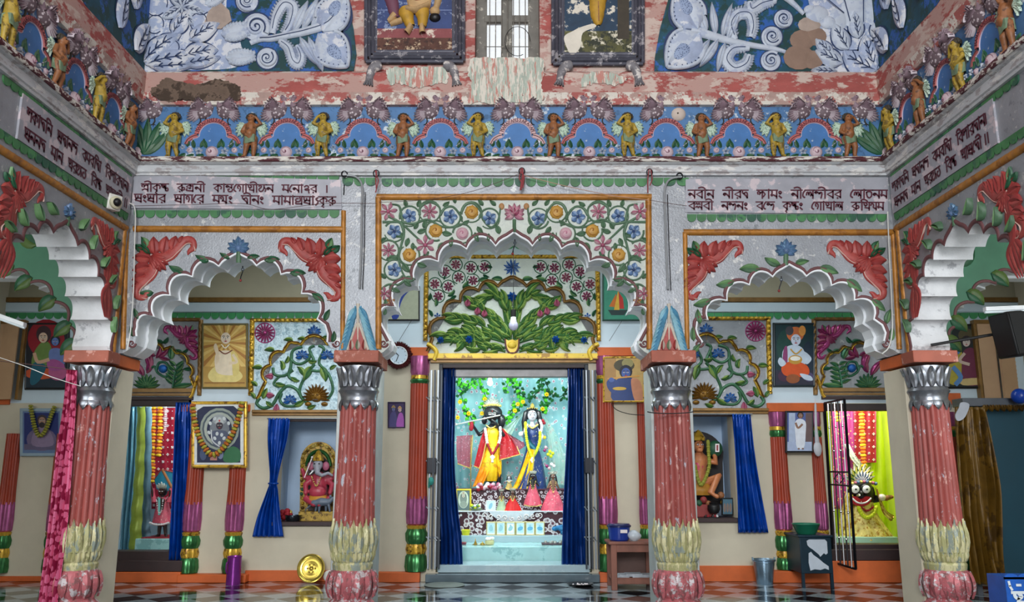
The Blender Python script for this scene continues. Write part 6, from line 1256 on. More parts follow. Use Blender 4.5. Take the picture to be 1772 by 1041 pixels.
a = Art(t, d); a.rect(45, 561, 116, 671, (22, 24, 34)); a.ell(80, 586, 32, 34, (150, 16, 34)); a.rect(45, 632, 116, 671, (26, 44, 58)); a.ell(70, 646, 28, 10, (206, 84, 44)); a.ell(100, 644, 16, 14, (190, 90, 140)); a.poly([(58, 612), (72, 592), (86, 594), (92, 622), (76, 634), (56, 632)], (110, 140, 66)); a.poly([(56, 632), (66, 626), (80, 634), (70, 656), (58, 666), (52, 660)], (24, 96, 116)); a.poly([(86, 606), (100, 602), (110, 610), (112, 630), (96, 636), (86, 628)], (110, 130, 190)); a.poly([(82, 624), (98, 622), (112, 632), (106, 640), (86, 640)], (176, 84, 150)); a.line([(60, 612), (66, 626), (84, 622)], 3, (214, 170, 140)); a.ell(76, 578, 13, 15, (60, 34, 40)); a.face(75, 584, 9, (224, 190, 164)); a.face(96, 591, 7, (100, 130, 196), (24, 26, 44)); a.done()
t, d = picture('framed_picture', 'pale framed portrait of a bearded seated man under a yellow garland, left aisle', 37, 709, 106, 786, mat('pale_grey_frame', (150, 170, 184), .5, 0, .1), 3, YW, .05)
a = Art(t, d); a.rect(38, 710, 105, 785, (96, 120, 160)); a.rect(42, 714, 101, 778, (24, 40, 110)); a.ell(72, 760, 26, 20, (110, 96, 130)); a.rect(42, 768, 101, 778, (100, 90, 120)); a.poly([(56, 770), (60, 744), (72, 738), (86, 744), (92, 770)], (140, 120, 150)); a.ell(73, 728, 8, 10, (120, 90, 90)); a.face(73, 728, 7, (176, 134, 112), (60, 44, 50)); a.ell(73, 735, 5, 5, (40, 30, 36)); a.done()
garland('yellow green garland hung over the portrait of the bearded man', [(54, 700), (57, 720), (62, 742), (70, 754), (80, 744), (88, 722), (96, 702)], 3.6, YW - .09, [mat('dull_yellow_flower', (150, 146, 50), .7, 0, .25, 30)])
garland('orange and yellow marigold garland over the gold framed print', [(334, 698), (338, 730), (348, 762), (366, 786), (384, 778), (402, 752), (414, 720), (420, 694)], 4.6, YW - .2, [mat('garland_orange', (196, 106, 40), .7, 0, .25, 30), MATS['garland_yellow_green']])
t, d = picture('framed_picture', 'dark framed picture of an embracing couple, in the right aisle', 1634, 562, 1701, 670, blackf, 2)
a = Art(t, d); a.rect(1635, 563, 1700, 669, (22, 34, 34)); a.ell(1672, 580, 14, 12, (84, 74, 44)); a.poly([(1648, 618), (1662, 606), (1668, 630), (1666, 660), (1644, 664), (1640, 640)], (176, 160, 50)); a.poly([(1668, 606), (1686, 604), (1694, 640), (1698, 664), (1668, 664), (1664, 630)], (110, 34, 66)); a.poly([(1664, 656), (1698, 654), (1699, 664), (1666, 666)], (206, 180, 120)); a.ell(1652, 604, 12, 10, (60, 120, 170)); a.face(1654, 600, 7, (84, 134, 190), (24, 30, 50)); a.face(1672, 592, 7.5, (206, 190, 180), (40, 24, 30)); a.line([(1668, 612), (1660, 624), (1676, 630)], 2.6, (206, 180, 164)); a.line([(1650, 636), (1662, 652), (1654, 664)], 4, (84, 134, 190)); a.done()
t, d = picture('framed_picture', 'gold framed picture of a blue flute player under a feather crown', 1045, 618, 1114, 694, goldf, 1.6, YW - .1, .03)
a = Art(t, d); a.rect(1046, 619, 1113, 693, (196, 160, 96)); a.rect(1046, 619, 1066, 693, (166, 124, 70)); a.ell(1080, 632, 18, 11, (74, 66, 44)); a.ell(1086, 628, 10, 8, (150, 140, 90)); a.poly([(1062, 664), (1072, 654), (1090, 652), (1104, 664), (1106, 692), (1060, 692)], (40, 62, 116)); a.poly([(1092, 656), (1108, 660), (1112, 692), (1098, 692)], (196, 130, 96)); a.poly([(1050, 660), (1060, 654), (1072, 664), (1062, 680), (1052, 672)], (44, 66, 124)); a.face(1083, 645, 9, (66, 92, 160), (24, 24, 40)); a.line([(1052, 655), (1106, 650)], 1.2, (206, 150, 70)); a.ell(1058, 657, 5, 4, (70, 96, 160)); a.ell(1072, 672, 12, 3, (200, 160, 60)); a.done()
t, d = picture('framed_picture', 'black framed photograph of a man in white with folded hands', 1361, 712, 1406, 781, blackf, 1.6, YW - .12, .03)
a = Art(t, d); a.rect(1362, 713, 1405, 780, (84, 100, 160)); a.rect(1365, 714, 1376, 780, (176, 190, 216)); a.rect(1362, 764, 1405, 780, (170, 184, 214)); a.rect(1394, 714, 1405, 764, (106, 84, 84)); a.poly([(1376, 730), (1384, 724), (1394, 730), (1394, 750), (1391, 774), (1379, 774), (1376, 750)], (226, 230, 240)); a.line([(1377, 732), (1381, 740), (1388, 734)], 1.8, (150, 110, 90)); a.face(1385, 719, 4.4, (156, 116, 96), (30, 26, 30)); a.ell(1382, 776, 2, 1.4, (130, 96, 80)); a.ell(1389, 776, 2, 1.4, (130, 96, 80)); a.done()
t, d = picture('small_poster', 'small violet poster of a divine couple below the wall clock', 672, 696, 700, 739, mat('violet_dark', (50, 34, 70), .5, 0, .1), 1.2, YW, .012)
a = Art(t, d); a.rect(672, 696, 700, 739, (56, 36, 84)); a.poly([(674, 738), (676, 716), (684, 712), (688, 738)], (74, 66, 120)); a.poly([(686, 738), (690, 716), (697, 716), (699, 738)], (170, 84, 176)); a.face(681, 708, 3.6, (84, 96, 150), (30, 24, 40), (150, 130, 84)); a.face(692, 709, 3.4, (206, 170, 170), (30, 24, 40), (190, 150, 96)); a.done()
t, d = picture('framed_picture', 'olive picture with a deep blue arc, high left of the middle shrine', 664, 496, 725, 553, blackf, 1.2)
a = Art(t, d); a.rect(664, 496, 725, 553, (166, 170, 146)); a.poly([(680, 553), (676, 530), (690, 508), (714, 497), (700, 512), (692, 530), (690, 548)], (24, 54, 140)); a.done()
t, d = picture('framed_picture', 'green picture of a red and yellow sailing boat, high right of the middle shrine', 1044, 470, 1112, 553, mat('dark_green_frame', (40, 90, 76), .5), 1.4)
a = Art(t, d); a.rect(1044, 470, 1112, 553, (60, 142, 116)); a.poly([(1054, 530), (1066, 508), (1070, 532)], (206, 110, 40), False); a.poly([(1068, 534), (1070, 504), (1078, 516), (1080, 534)], (196, 50, 40), False); a.poly([(1062, 538), (1070, 500), (1072, 536)], (226, 180, 60), False); a.poly([(1052, 536), (1086, 536), (1080, 545), (1058, 545)], (40, 60, 60), False); a.done()
def hangline(pts, r=.003, label='', name='wire', Y=YW - .05, m_=black, cat='wire'):
    g = pxp(Y); b = MB(); b.tube([g(*p) for p in cr(pts, 6)], r, m_, 5); tag(b.build(name), label, cat); return b
hangline([(712, 554), (696, 580), (684, 600)], label='thin hanging thread above the wall clock', name='hanging_thread'); hangline([(1076, 555), (1054, 590)], label='thin thread below the sailing boat picture', name='hanging_thread')
# -- wall clock
c = P(YW - .05)(690, 615); t = thing('wall_clock', 'round white wall clock with a shaggy dark red rim', 'clock', (c[0], YW - .05, c[1])); d = PX(YW - .03)
b = MB(); fr_ = mat('maroon_fringe', (92, 26, 30), .8, 0, .2, 30)
for i in range(74):
    w = 360 * i / 74; L = 8.5 + rnd.uniform(-1, 1.4); d.leaf(b, 690 + 15.5 * cos(radians(w)), 615 - 15.5 * sin(radians(w)), w + rnd.uniform(-8, 8), L, 3, .02, fr_, n0=rnd.uniform(0, .012))
d.dome(b, 690, 615, 17.5, 17.5, .012, fr_, 24, 2); b.build('fringe', t)
b = MB(); d.flat(b, d.ell(690, 615, 15, 15, 30), mat('clock_face', (206, 222, 236), .4, 0, .03), .024, .012); d.stroke(b, d.ell(690, 615, 15.2, 15.2, 31, 0, 0, 372), .9, .012, whitef, .02); dl_ = b.build('dial', t)
b = MB()
for i in range(12): w = radians(30 * i); d.line(b, [(690 + 12 * cos(w), 615 + 12 * sin(w)), (690 + 13.6 * cos(w), 615 + 13.6 * sin(w))], .35, black, .0255)
b.build('hour_marks', dl_, smooth=0); b = MB(); d.line(b, [(690, 615), (684.5, 609.5)], .7, black, .027); d.line(b, [(690, 615), (686, 625)], .6, black, .0275); b.build('hands', dl_, smooth=0)
# ---------------------------------------------------------------- middle shrine: altar tiers, backdrop, lamps
def tier(name, label, x0, x1, Y, Y2, yb, yt, mt, mtop=None, bev=.01):
    p = P(Y); a, c = p(x0, 880)[0], p(x1, 880)[0]; t = thing(name, label, 'altar', ((a + c) / 2, Y, p(886, yb)[1])); b = MB(); b.box(a, c, Y, Y2, p(886, yb)[1], p(886, yt)[1], mt); b.build('front_cloth' if mtop else 'slab', t, bevel=bev)
    if mtop: b = MB(); b.box(a - .01, c + .01, Y - .02, Y2, p(886, yt)[1] - .012, p(886, yt)[1] + .004, mtop); b.build('top_cloth', t, bevel=.004)
    return p(886, yt)[1]
mar2 = mat('aqua_marble', (170, 216, 214), .12, 0, .08, 3, chip=(140, 190, 190), amt=.22, csc=3)
altc = cells('altar_print', (62, 14, 30), (232, 228, 232), 12, .46, .6, sub=(90, 40, 56)); altc2 = cells('altar_print_fine', (56, 14, 28), (226, 222, 228), 18, .44, .6, sub=(80, 36, 50))
zf0 = .12
m = MB(); q = P(12.0); m.box(q(740, 960)[0], q(1036, 960)[0], 11.95, 12.0, .1, q(886, 945)[1], mar2); m.box(q(740, 960)[0], q(1036, 960)[0], 12.0, 14.1, .1, q(886, 945)[1], mar2)
tag(m.build('marble_platform', bevel=.008), 'aqua white marble platform on the floor of the middle shrine', 'platform'); ZP = q(886, 945)[1]
tier('marble_step', 'grey marble step along the foot of the patterned altar', 760, 1015, 12.7, 12.9, 938.5, 926, marble)
Z1 = tier('altar_tier', 'lower altar tier draped in maroon cloth with white flowers', 770, 1008, 12.9, 13.24, 937, 884, altc, mat('altar_lace', (206, 206, 214), .7, 0, .1, 20))
Z2 = tier('altar_tier', 'upper altar tier in dark maroon printed cloth carrying the two tall deities', 766, 1012, 13.26, 13.9, 930, 846, altc2, mat('altar_top', (90, 40, 56), .7, 0, .2, 20))
bdc = cells('backdrop_print', (140, 190, 194), (214, 232, 234), 11, .3, .6, sub=(190, 120, 140))
curtain('shrine_backdrop', 'pale aqua printed cloth backdrop hung behind the tall deities', 14.0, [(600, 752, 1026), (740, 752, 1026), (860, 752, 1026)], bdc, 11, .05)
D13 = PX(12.9, 0)
m = MB(); lace = mat('lace_silver', (196, 206, 214), .5, .1, .1, 16); d = PX(12.86)
d.flat(m, cr([(846, 885), (858, 896), (872, 903), (886, 905), (900, 903), (914, 896), (926, 885)], 5) + [(926, 884), (846, 884)], lace, .012, .008)
for k in range(9): d.stroke(m, spiral(838 + k * 12, 893 - 3 * abs(k - 4) * .5 + 4, 5, 1.2, k, 1 if k % 2 else -1, 16), .8, .01, seq, .014)
tag(m.build('lace_cloth'), 'silver lace cloth hanging over the front of the lower altar', 'cloth')
for k in range(6):                                   # leaning cards
    x0 = 842.5 + 16.9 * k; t, d = picture('picture_card', 'white picture card leaning on the altar front, %s from the left of six' % ORD[k], x0, 903, x0 + 14.5, 924.5, mat('card_gold_edge', (206, 190, 130), .4, .2, .1), 1.0, 12.76, .02); t['group'] = 'picture cards along the altar'
    a = Art(t, d); a.rect(x0, 903, x0 + 14.5, 924.5, (216, 232, 238)); a.rect(x0 + 2.5, 906, x0 + 12, 921, (180, 220, 230) if k != 2 else (240, 246, 248)); a.ell(x0 + 7.2, 914, 3.4, 5, (96, 170, 206) if k in (3, 4, 5) else (150, 196, 206), 20 * k); a.ell(x0 + 7.2, 909, 1.6, 1.8, (150, 190, 210)); a.done()
bulbm = mat('lit_bulb', (255, 255, 246), .3, 0, 0, em=26)
def bulb(label, x, y, Y, em, lit=True, drop=30, r=5.5):
    g = pxp(Y); k = Y / F; t = thing('light_bulb', label, 'light bulb', tuple(g(x, y))); c = g(x, y)
    b = MB(); b.ball(c, (r * k, r * k, r * k * 1.05), bulbm if lit else mat('frosted_bulb', (206, 206, 232), .25, 0, .05, em=.0), 16, 10); b.limb([c + Vector((0, 0, r * k * .6)), c + Vector((0, 0, r * k * 1.7))], [r * k * .75, r * k * .55], bulbm if lit else white, 12); b.build('glass', t)
    b = MB(); b.tube([c + Vector((0, 0, r * k * 1.8)), c + Vector((0, 0, r * k * 3.3))], r * k * .55, black, 10); b.build('socket', t); b = MB(); b.tube([c + Vector((0, 0, r * k * 3.2)), c + Vector((0, 0, drop * k))], .004, black, 5); b.build('cord', t)
    if lit: point('bulb_light', c + Vector((0, -.09, 0)), em, .05, (.95, 1, .97))
bulb('lit bulb shining above the flute playing deity', 848, 662, 13.0, 18, drop=22, r=4.6); bulb('unlit white bulb hanging in front of the green foliage relief', 888.5, 563, 10.6, 0, False, 224, 8.5)
ceil_l = area('shrine_tube_light', (.05, YW + .45, zw(629) + .25), (radians(38), 0, 0), 1.9, .12, 56, (.86, 1, .97))
area('left_shrine_tube', (-4.5, YW + .45, zw(690) + .2), (radians(35), 0, 0), (.8), .1, 14, (.9, 1, .98)); area('right_shrine_tube', (4.75, YW + .45, zw(698) + .2), (radians(35), 0, 0), .8, .1, 26, (1, 1, .94))
# leaf garlands with sunflowers across the top of the shrine
gv1, gv2 = mat('vine_bright', (86, 190, 44), .5, 0, .25, 14), mat('vine_deep', (24, 96, 40), .5, 0, .25, 14); sfy = mat('sunflower_yellow', (240, 206, 30), .5, 0, .1)
def leafvine(label, pts, w, n, m1, m2, Y=13.7):
    d = PX(Y); q = cr(pts, 8); b = MB(); d.stroke(b, q, .8, .01, gv2)
    for i in range(n):
        x, y = q[int((len(q) - 1) * i / n)]; d.leaf(b, x + rnd.uniform(-w, w), y + rnd.uniform(-w, w), rnd.uniform(0, 360), rnd.uniform(5, 8), 5, .02, m1 if rnd.random() < .6 else m2, 20, rnd.uniform(.01, .1))
    tag(b.build('leaf_garland'), label, 'garland', 'leaf garlands in the middle shrine')
leafvine('bright green leaf garland at the top left of the middle shrine', [(792, 655), (806, 672), (824, 656), (838, 652)], 9, 60, gv1, gv2); leafvine('leaf garland hanging down at the far left of the middle shrine', [(794, 660), (800, 690), (812, 716), (818, 728)], 6, 46, gv1, gv2)
leafvine('leaf garland with sunflowers left of the feather crown', [(836, 668), (840, 690), (836, 710)], 5, 30, gv1, gv2); leafvine('leaf garland looping over the middle of the shrine', [(872, 680), (884, 656), (896, 668), (900, 700), (892, 716)], 7, 56, gv1, gv2)
leafvine('dark leaf garland swagged at the top right of the middle shrine', [(896, 672), (914, 690), (934, 672), (940, 654), (954, 680), (970, 686), (984, 668), (990, 656)], 6, 80, gv2, mat('vine_darkest', (14, 62, 32), .5, 0, .2)); leafvine('leaf garland hanging beside the veil on the right', [(946, 678), (944, 700), (938, 712)], 5, 28, gv1, gv2); leafvine('leaf garland hanging behind the golden pointed crown', [(894, 700), (884, 718), (874, 728)], 4, 22, gv1, gv2)
for i, (x, y) in enumerate(((796, 695), (811, 715), (839, 690), (834, 715), (792, 722), (891, 710), (905, 695), (946, 682), (939, 707), (896, 699))):
    d = PX(13.58); b = MB(); d.flower(b, x, y, 4.2, 9, .012, sfy, mat('sunflower_eye', (120, 80, 20), .7), 10 * i, 1.2); tag(b.build('sunflower'), 'yellow sunflower of the leaf garlands, %s of ten' % ORD[i] if False else 'yellow sunflower %s' % ('at the far left of the shrine, upper one', 'above the flute tip, lower left', 'left of the feather crown, upper one', 'beside the flute player hair on the left', 'at the left edge beside the flute tip', 'left of the pointed crown', 'on the middle leaf garland', 'on the right leaf garland, upper one', 'right of the pointed crown', 'partly behind the middle leaf garland')[i], 'flower', 'sunflowers on the garlands')
# ---------------------------------------------------------------- statues
class Fig:
    def __init__(s, name, label, Y, x, y, cat='statue', group=None): s.Y = Y; s.g = pxp(Y); s.k = Y / F * .985; s.t = thing(name, label, cat, tuple(s.g(x, y)), group); s.d = PX(Y)
    def V(s, p): return s.g(p[0], p[1], p[2] if len(p) > 2 else 0.)
    def body(s, limbs, balls, m, vox=.012, name='body'): return body([([s.V(p) for p in q], [r * s.k for r in rr]) for q, rr in limbs], [(s.V(c), tuple(v * s.k for v in (r if isinstance(r, tuple) else (r, r, r)))) for c, r in balls], m, name, s.t, vox, 4) if name != 'body' else s.keep(body([([s.V(p) for p in q], [r * s.k for r in rr]) for q, rr in limbs], [(s.V(c), tuple(v * s.k for v in (r if isinstance(r, tuple) else (r, r, r)))) for c, r in balls], m, name, s.t, vox, 4))
    def keep(s, o): s.b0 = o; return o
    def cloth(s, rows, m, name, depth=.6, folds=7, amp=.06, n=36, nz=0., sub=True):
        """skirt / robe: rows of (y, x_left, x_right); a closed pleated loft"""
        b = MB(); out = []; q = cr(rows, 4) if sub else rows
        for i, (y, a, c) in enumerate(q):
            t = i / (len(q) - 1); cx, r = (a + c) / 2, (c - a) / 2 * s.k; C = s.g(cx, y, nz)
            out.append([C + Vector((r * cos(w) * (1 + amp * t * sin(folds * w)), r * depth * sin(w) * (1 + amp * t * cos(folds * w)), 0)) for w in [2 * pi * j / n for j in range(n)]])
        b.grid(out, m, cu=True); return b.build(name, s.t, smooth=70)
    def sheet(s, A, B_, m, name, nz=(.0, .0), wav=.02, n=12, trim=None):
        """hanging sheet between two pixel polylines"""
        a, c = cr(A, 5), cr(B_, 5); L = min(len(a), len(c)); out = []
        for i in range(L): out.append([s.g(a[i][0] + (c[i][0] - a[i][0]) * j / n, a[i][1] + (c[i][1] - a[i][1]) * j / n, nz[0] + (nz[1] - nz[0]) * j / n + wav * sin(j * 1.7 + i * .3)) for j in range(n + 1)])
        b = MB(); b.grid(out, m); o = b.build(name, s.t, smooth=80)
        if trim: b = MB(); b.tube([r[-1] for r in out], 1.0 * s.k, trim, 6); b.tube(out[-1], 1.0 * s.k, trim, 6); b.build('gold_border', s.t)
        return o
    def string(s, pts, r, m, name, nz=.1, bead=True):
        q = cr(pts, 6); b = MB()
        if bead:
            for i, p in enumerate(q): b.ball(s.g(p[0], p[1], nz), r * s.k * (1 + .15 * (i % 2)), m, 8, 6)
        else: b.tube([s.g(p[0], p[1], nz) for p in q], r * s.k, m, 8)
        return b.build(name, s.t)
    def face(s, x, y, r, nz, eye=seq, pup=black, lip=redd, brow=black):
        b = MB(); d = s.d
        for q in (-1, 1):
            d.dome(b, x + q * r * .4, y - r * .08, r * .26, r * .15, .012, eye, 10, 3, nz); d.dome(b, x + q * r * .4, y - r * .08, r * .11, r * .13, .016, pup, 8, 3, nz)
            d.stroke(b, cr([(x + q * r * .16, y - r * .34), (x + q * r * .42, y - r * .44), (x + q * r * .68, y - r * .3)], 3), r * .05, .008, brow, nz - .002)
        d.dome(b, x, y + r * .46, r * .24, r * .1, .014, lip, 10, 3, nz - .004); d.dome(b, x, y - r * .62, r * .09, r * .14, .01, lip, 8, 3, nz - .01); return b.build('face_features', s.b0)
blacksk = mat('black_stone_skin', (20, 20, 26), .3, 0, .1, 10); yel = mat('yellow_silk', (236, 188, 24), .45, 0, .14, 9, chip=(206, 140, 24), amt=.2, csc=12); orsilk = mat('orange_silk', (226, 140, 24), .45, 0, .12, 9); redv = mat('red_gauze', (176, 22, 34), .5, 0, .15, 9, chip=(226, 200, 200), amt=.03, csc=40); mauvev = mat('mauve_gauze', (150, 60, 80), .55, 0, .2, 12, chip=(226, 190, 200), amt=.06, csc=40, alpha=.85)
goldtr = mat('gold_border', (222, 196, 110), .35, .4, .15, 20); wflower = mat('white_flowers', (240, 240, 240), .7, 0, .08, 30); redfl = mat('red_flowers', (150, 16, 34), .7, 0, .2, 30); silverc = mat('silver_filigree', (206, 206, 196), .3, .5, .2, 30)
k1 = Fig('deity_statue', 'tall black flute playing deity in yellow silk with a red gauze shawl', 13.5, 848, 846); fz_ = .1
k1.body([([(846, 772), (842, 806), (850, 838)], [8, 6.5, 4]), ([(856, 772), (862, 808), (863, 838)], [8, 6, 4]), ([(863, 839), (866, 843, .05)], [3.6, 2.6]), ([(850, 839), (844, 842, .05)], [3.6, 2.6]), ([(852, 774), (852, 756), (852, 744)], [11, 10, 12]), ([(852, 742), (852, 732)], [4.4, 4.2]),
         ([(842, 743), (829, 752, .04), (820, 738, .1)], [4.4, 3.8, 2.6]), ([(863, 743), (872, 754, .06), (858, 732, .14)], [4.4, 3.6, 2.6]), ([(820, 738, .1), (818, 732, .11)], [2.6, 2.2]), ([(858, 732, .14), (852, 727, .15)], [2.6, 2.0])],
        [((852, 719, .02), (10, 10, 11)), ((852, 722, .12), (1.8, 1.8, 2.4))], blacksk)
k1.face(852, 718, 10, .11, lip=redd, brow=silverc)
b = MB(); b.ball(k1.g(853, 714, -.03), (16.5 * k1.k, 10 * k1.k, 13.5 * k1.k), blacksk, 18, 10, -.3); b.ball(k1.g(868, 728, -.03), (7 * k1.k, 6 * k1.k, 12 * k1.k), blacksk, 12, 8); b.ball(k1.g(838, 726, -.03), (5 * k1.k, 5 * k1.k, 8 * k1.k), blacksk, 12, 8); b.build('hair', k1.t)
b = MB()
for i in range(9): k1.d.leaf(b, 851, 704, 30 + 15 * i, 17, 6, .02, mat('plume_grey', (150, 156, 150), .5, .1, .2, 20), 0, .0, m2=silverc)
for i in range(7): k1.d.dome(b, 838 + 4.6 * i, 702 - 2 * sin(pi * i / 6), 2.6, 2.6, .03, goldtr, 10, 3, .02)
b.build('feather_crown', k1.t)
k1.cloth([(739, 843, 861), (748, 838, 866), (760, 839, 865), (773, 840, 865)], yel, 'bodice', 1.08, 6, .05, nz=.0)
k1.cloth([(768, 841, 864), (784, 836, 866), (802, 832, 866), (820, 834, 864), (832, 838, 860)], yel, 'dhoti', 1.0, 9, .12)
k1.sheet([(842, 772), (834, 800), (822, 832), (818, 842)], [(852, 776), (850, 806), (842, 826), (836, 838)], orsilk, 'dhoti_pleats', (.08, .14), .02, 10); k1.sheet([(856, 774), (860, 800), (864, 826)], [(866, 774), (868, 800), (868, 818)], yel, 'dhoti_fold', (.12, .06), .015, 8)
k1.sheet([(839, 740), (832, 760), (824, 790), (820, 806)], [(846, 744), (842, 764), (836, 790), (830, 810)], redv, 'red_shawl', (.04, .12), .015, 8, goldtr); k1.sheet([(866, 740), (866, 766), (864, 796)], [(872, 742), (890, 764), (900, 786)], redv, 'red_shawl', (.1, .0), .02, 10, goldtr); k1.sheet([(872, 744), (886, 760), (896, 780)], [(880, 750), (906, 766), (908, 772)], mauvev, 'gauze_end', (.02, .02), .015, 8); k1.sheet([(790, 754), (790, 780), (792, 802)], [(818, 752), (816, 780), (814, 810)], mauvev, 'gauze_end', (.0, .0), .015, 10, goldtr)
k1.string([(840, 742), (842, 756), (844, 768)], 2.2, wflower, 'white_garland', .14); k1.string([(866, 740), (866, 756), (863, 768)], 2.2, wflower, 'white_garland', .14); k1.string([(844, 768), (848, 778), (852, 786)], 2.0, redfl, 'red_garland', .15); k1.string([(863, 768), (858, 778), (853, 786)], 2.0, redfl, 'red_garland', .15)
b = MB(); [b.ball(k1.g(852.5 + dx, 789 + dy, .16), 2.3 * k1.k, wflower, 8, 6) for dx, dy in ((0, 0), (-2, 2), (2, 2), (0, 5), (0, 9))]; b.build('pendant_flowers', k1.t)
k1.string([(842, 736), (850, 741), (862, 735)], 1.2, goldtr, 'necklace', .12)
b = MB(); b.tube([k1.g(790, 735, .14), k1.g(866, 719, .17)], 1.1 * k1.k, silverc, 8); b.ball(k1.g(791, 735, .14), 2.2 * k1.k, silverc, 8, 6); tag(b.build('flute'), 'silver flute held sideways by the black deity', 'flute')
b = MB(); b.limb([k1.g(816, 742, .11), k1.g(817, 732, .13)], [4 * k1.k, 3 * k1.k], redfl, 10); [b.limb([k1.g(816 + i, 734, .13), k1.g(815 + 1.6 * i, 729 + .6 * abs(i), .15)], [1.1 * k1.k, .9 * k1.k], redfl, 6) for i in (-1.5, -.5, .5, 1.5)]; b.build('painted_hand', k1.t)
b = MB(); b.tube([k1.g(815, 846, .05), k1.g(815, 756, .05)], .8 * k1.k, mat('brass', (196, 160, 70), .25, .8, .1), 6); tag(b.build('brass_staff'), 'thin brass staff standing left of the flute player', 'staff')
palesk = mat('pale_marble_skin', (196, 192, 200), .35, 0, .05); navys = mat('navy_silk', (26, 50, 106), .4, .05, .2, 9, chip=(206, 190, 150), amt=.04, csc=30)
r1 = Fig('deity_statue', 'tall pale faced goddess in navy and yellow sari with a lime garland', 13.5, 915, 848)
r1.body([([(921, 776), (921, 756), (921, 744)], [9, 8.4, 10.5]), ([(921, 742), (921, 731)], [4, 4]), ([(912, 743), (906, 757, .05), (904, 748, .1)], [4, 3.4, 2.4]), ([(931, 743), (939, 757, .05), (932, 764, .1)], [4, 3.4, 2.4]), ([(918, 776), (916, 810), (914, 842)], [8, 7, 5]), ([(926, 776), (928, 810), (928, 842)], [8, 7, 5])], [((921, 719, .03), (8.4, 8.4, 10)), ((921, 722, .115), (1.5, 1.6, 2.2))], palesk)
r1.face(921, 718, 8.6, .11); b = MB(); b.ball(r1.g(921, 717, -.02), (12.5 * r1.k, 8.5 * r1.k, 13.5 * r1.k), blacksk, 18, 10, -.2); [b.limb([r1.g(921 + q * 11, 714), r1.g(921 + q * 14, 730), r1.g(921 + q * 13.5, 746)], [4.5 * r1.k, 5 * r1.k, 3.4 * r1.k], blacksk) for q in (-1, 1)]; b.build('hair', r1.t)
b = MB(); r1.d.leaf(b, 921, 707, 90, 10, 7, .03, goldtr, 0, .05); [r1.d.dome(b, 921 + q * 4, 706 + .2 * q * q, 1.6, 1.6, .03, goldtr, 8, 3, .05) for q in (-2, -1, 0, 1, 2)]; b.build('pointed_crown', r1.t)
r1.cloth([(738, 913, 930), (750, 909, 934), (764, 911, 932), (776, 910, 933)], navys, 'blouse', 1.1, 6, .03); r1.cloth([(774, 911, 932), (796, 905, 938), (822, 898, 942), (848, 890, 944)], navys, 'skirt', .9, 9, .1)
r1.sheet([(914, 776), (904, 806), (890, 838), (884, 846)], [(924, 778), (922, 808), (918, 834), (916, 850)], yel, 'yellow_pleats', (.1, .2), .02, 12, goldtr); r1.sheet([(912, 742), (916, 760), (930, 776)], [(906, 746), (906, 764), (914, 780)], mat('teal_silk', (24, 96, 116), .4, .05, .2, 9), 'sari_end', (.13, .1), .01, 8)
veil = mat('pale_veil', (200, 226, 200), .6, 0, .1, 9, alpha=.35); r1.sheet([(926, 704), (944, 740), (950, 790), (950, 836)], [(934, 708), (962, 746), (982, 800), (986, 840)], veil, 'veil', (-.06, -.1), .02, 12, None); r1.sheet([(916, 704), (896, 730), (882, 760)], [(910, 708), (886, 728), (862, 742)], veil, 'veil', (-.08, -.1), .02, 10)
lime = mat('lime_flowers', (206, 216, 30), .6, 0, .15, 30); r1.string([(909, 732), (910, 752), (914, 774), (920, 790)], 2.4, lime, 'lime_garland', .16); r1.string([(934, 748), (933, 766), (927, 782), (922, 790)], 2.4, lime, 'lime_garland', .16); r1.string([(934, 728), (937, 738), (935, 748)], 2.2, wflower, 'white_garland', .14); r1.string([(910, 752), (908, 744), (912, 735)], 2.0, wflower, 'white_garland', .14)
r1.string([(913, 735), (921, 741), (930, 735)], 1.5, goldtr, 'necklace', .13); b = MB(); [b.ball(r1.g(921 + dx, 793 + dy, .18), 2.2 * r1.k, wflower, 8, 6) for dx, dy in ((0, 0), (-2, 3), (2, 3), (0, 6))]; b.build('white_flowers', r1.t); b = MB(); b.ball(r1.g(901, 751, .1), 4 * r1.k, wflower, 10, 8); b.build('white_flower', r1.t)
b = MB(); [b.ball(r1.g(x, y, .1), 3.0 * r1.k, mm, 9, 7) for x, y, mm in ((939, 728, redfl), (941, 732, redfl), (942, 757, sfy), (944, 774, pinkf), (942, 779, magenta), (951, 781, lime), (956, 784, lime), (953, 789, lime), (948, 786, lime), (946, 806, magenta), (950, 810, pinkf), (954, 803, wflower), (958, 806, wflower))]; tag(b.build('flower_spray'), 'pink, lime and white flower spray beside the goddess', 'flowers')
pinks = mat('pink_sequin_silk', (216, 84, 106), .4, .05, .2, 12, chip=(240, 200, 190), amt=.05, csc=40)
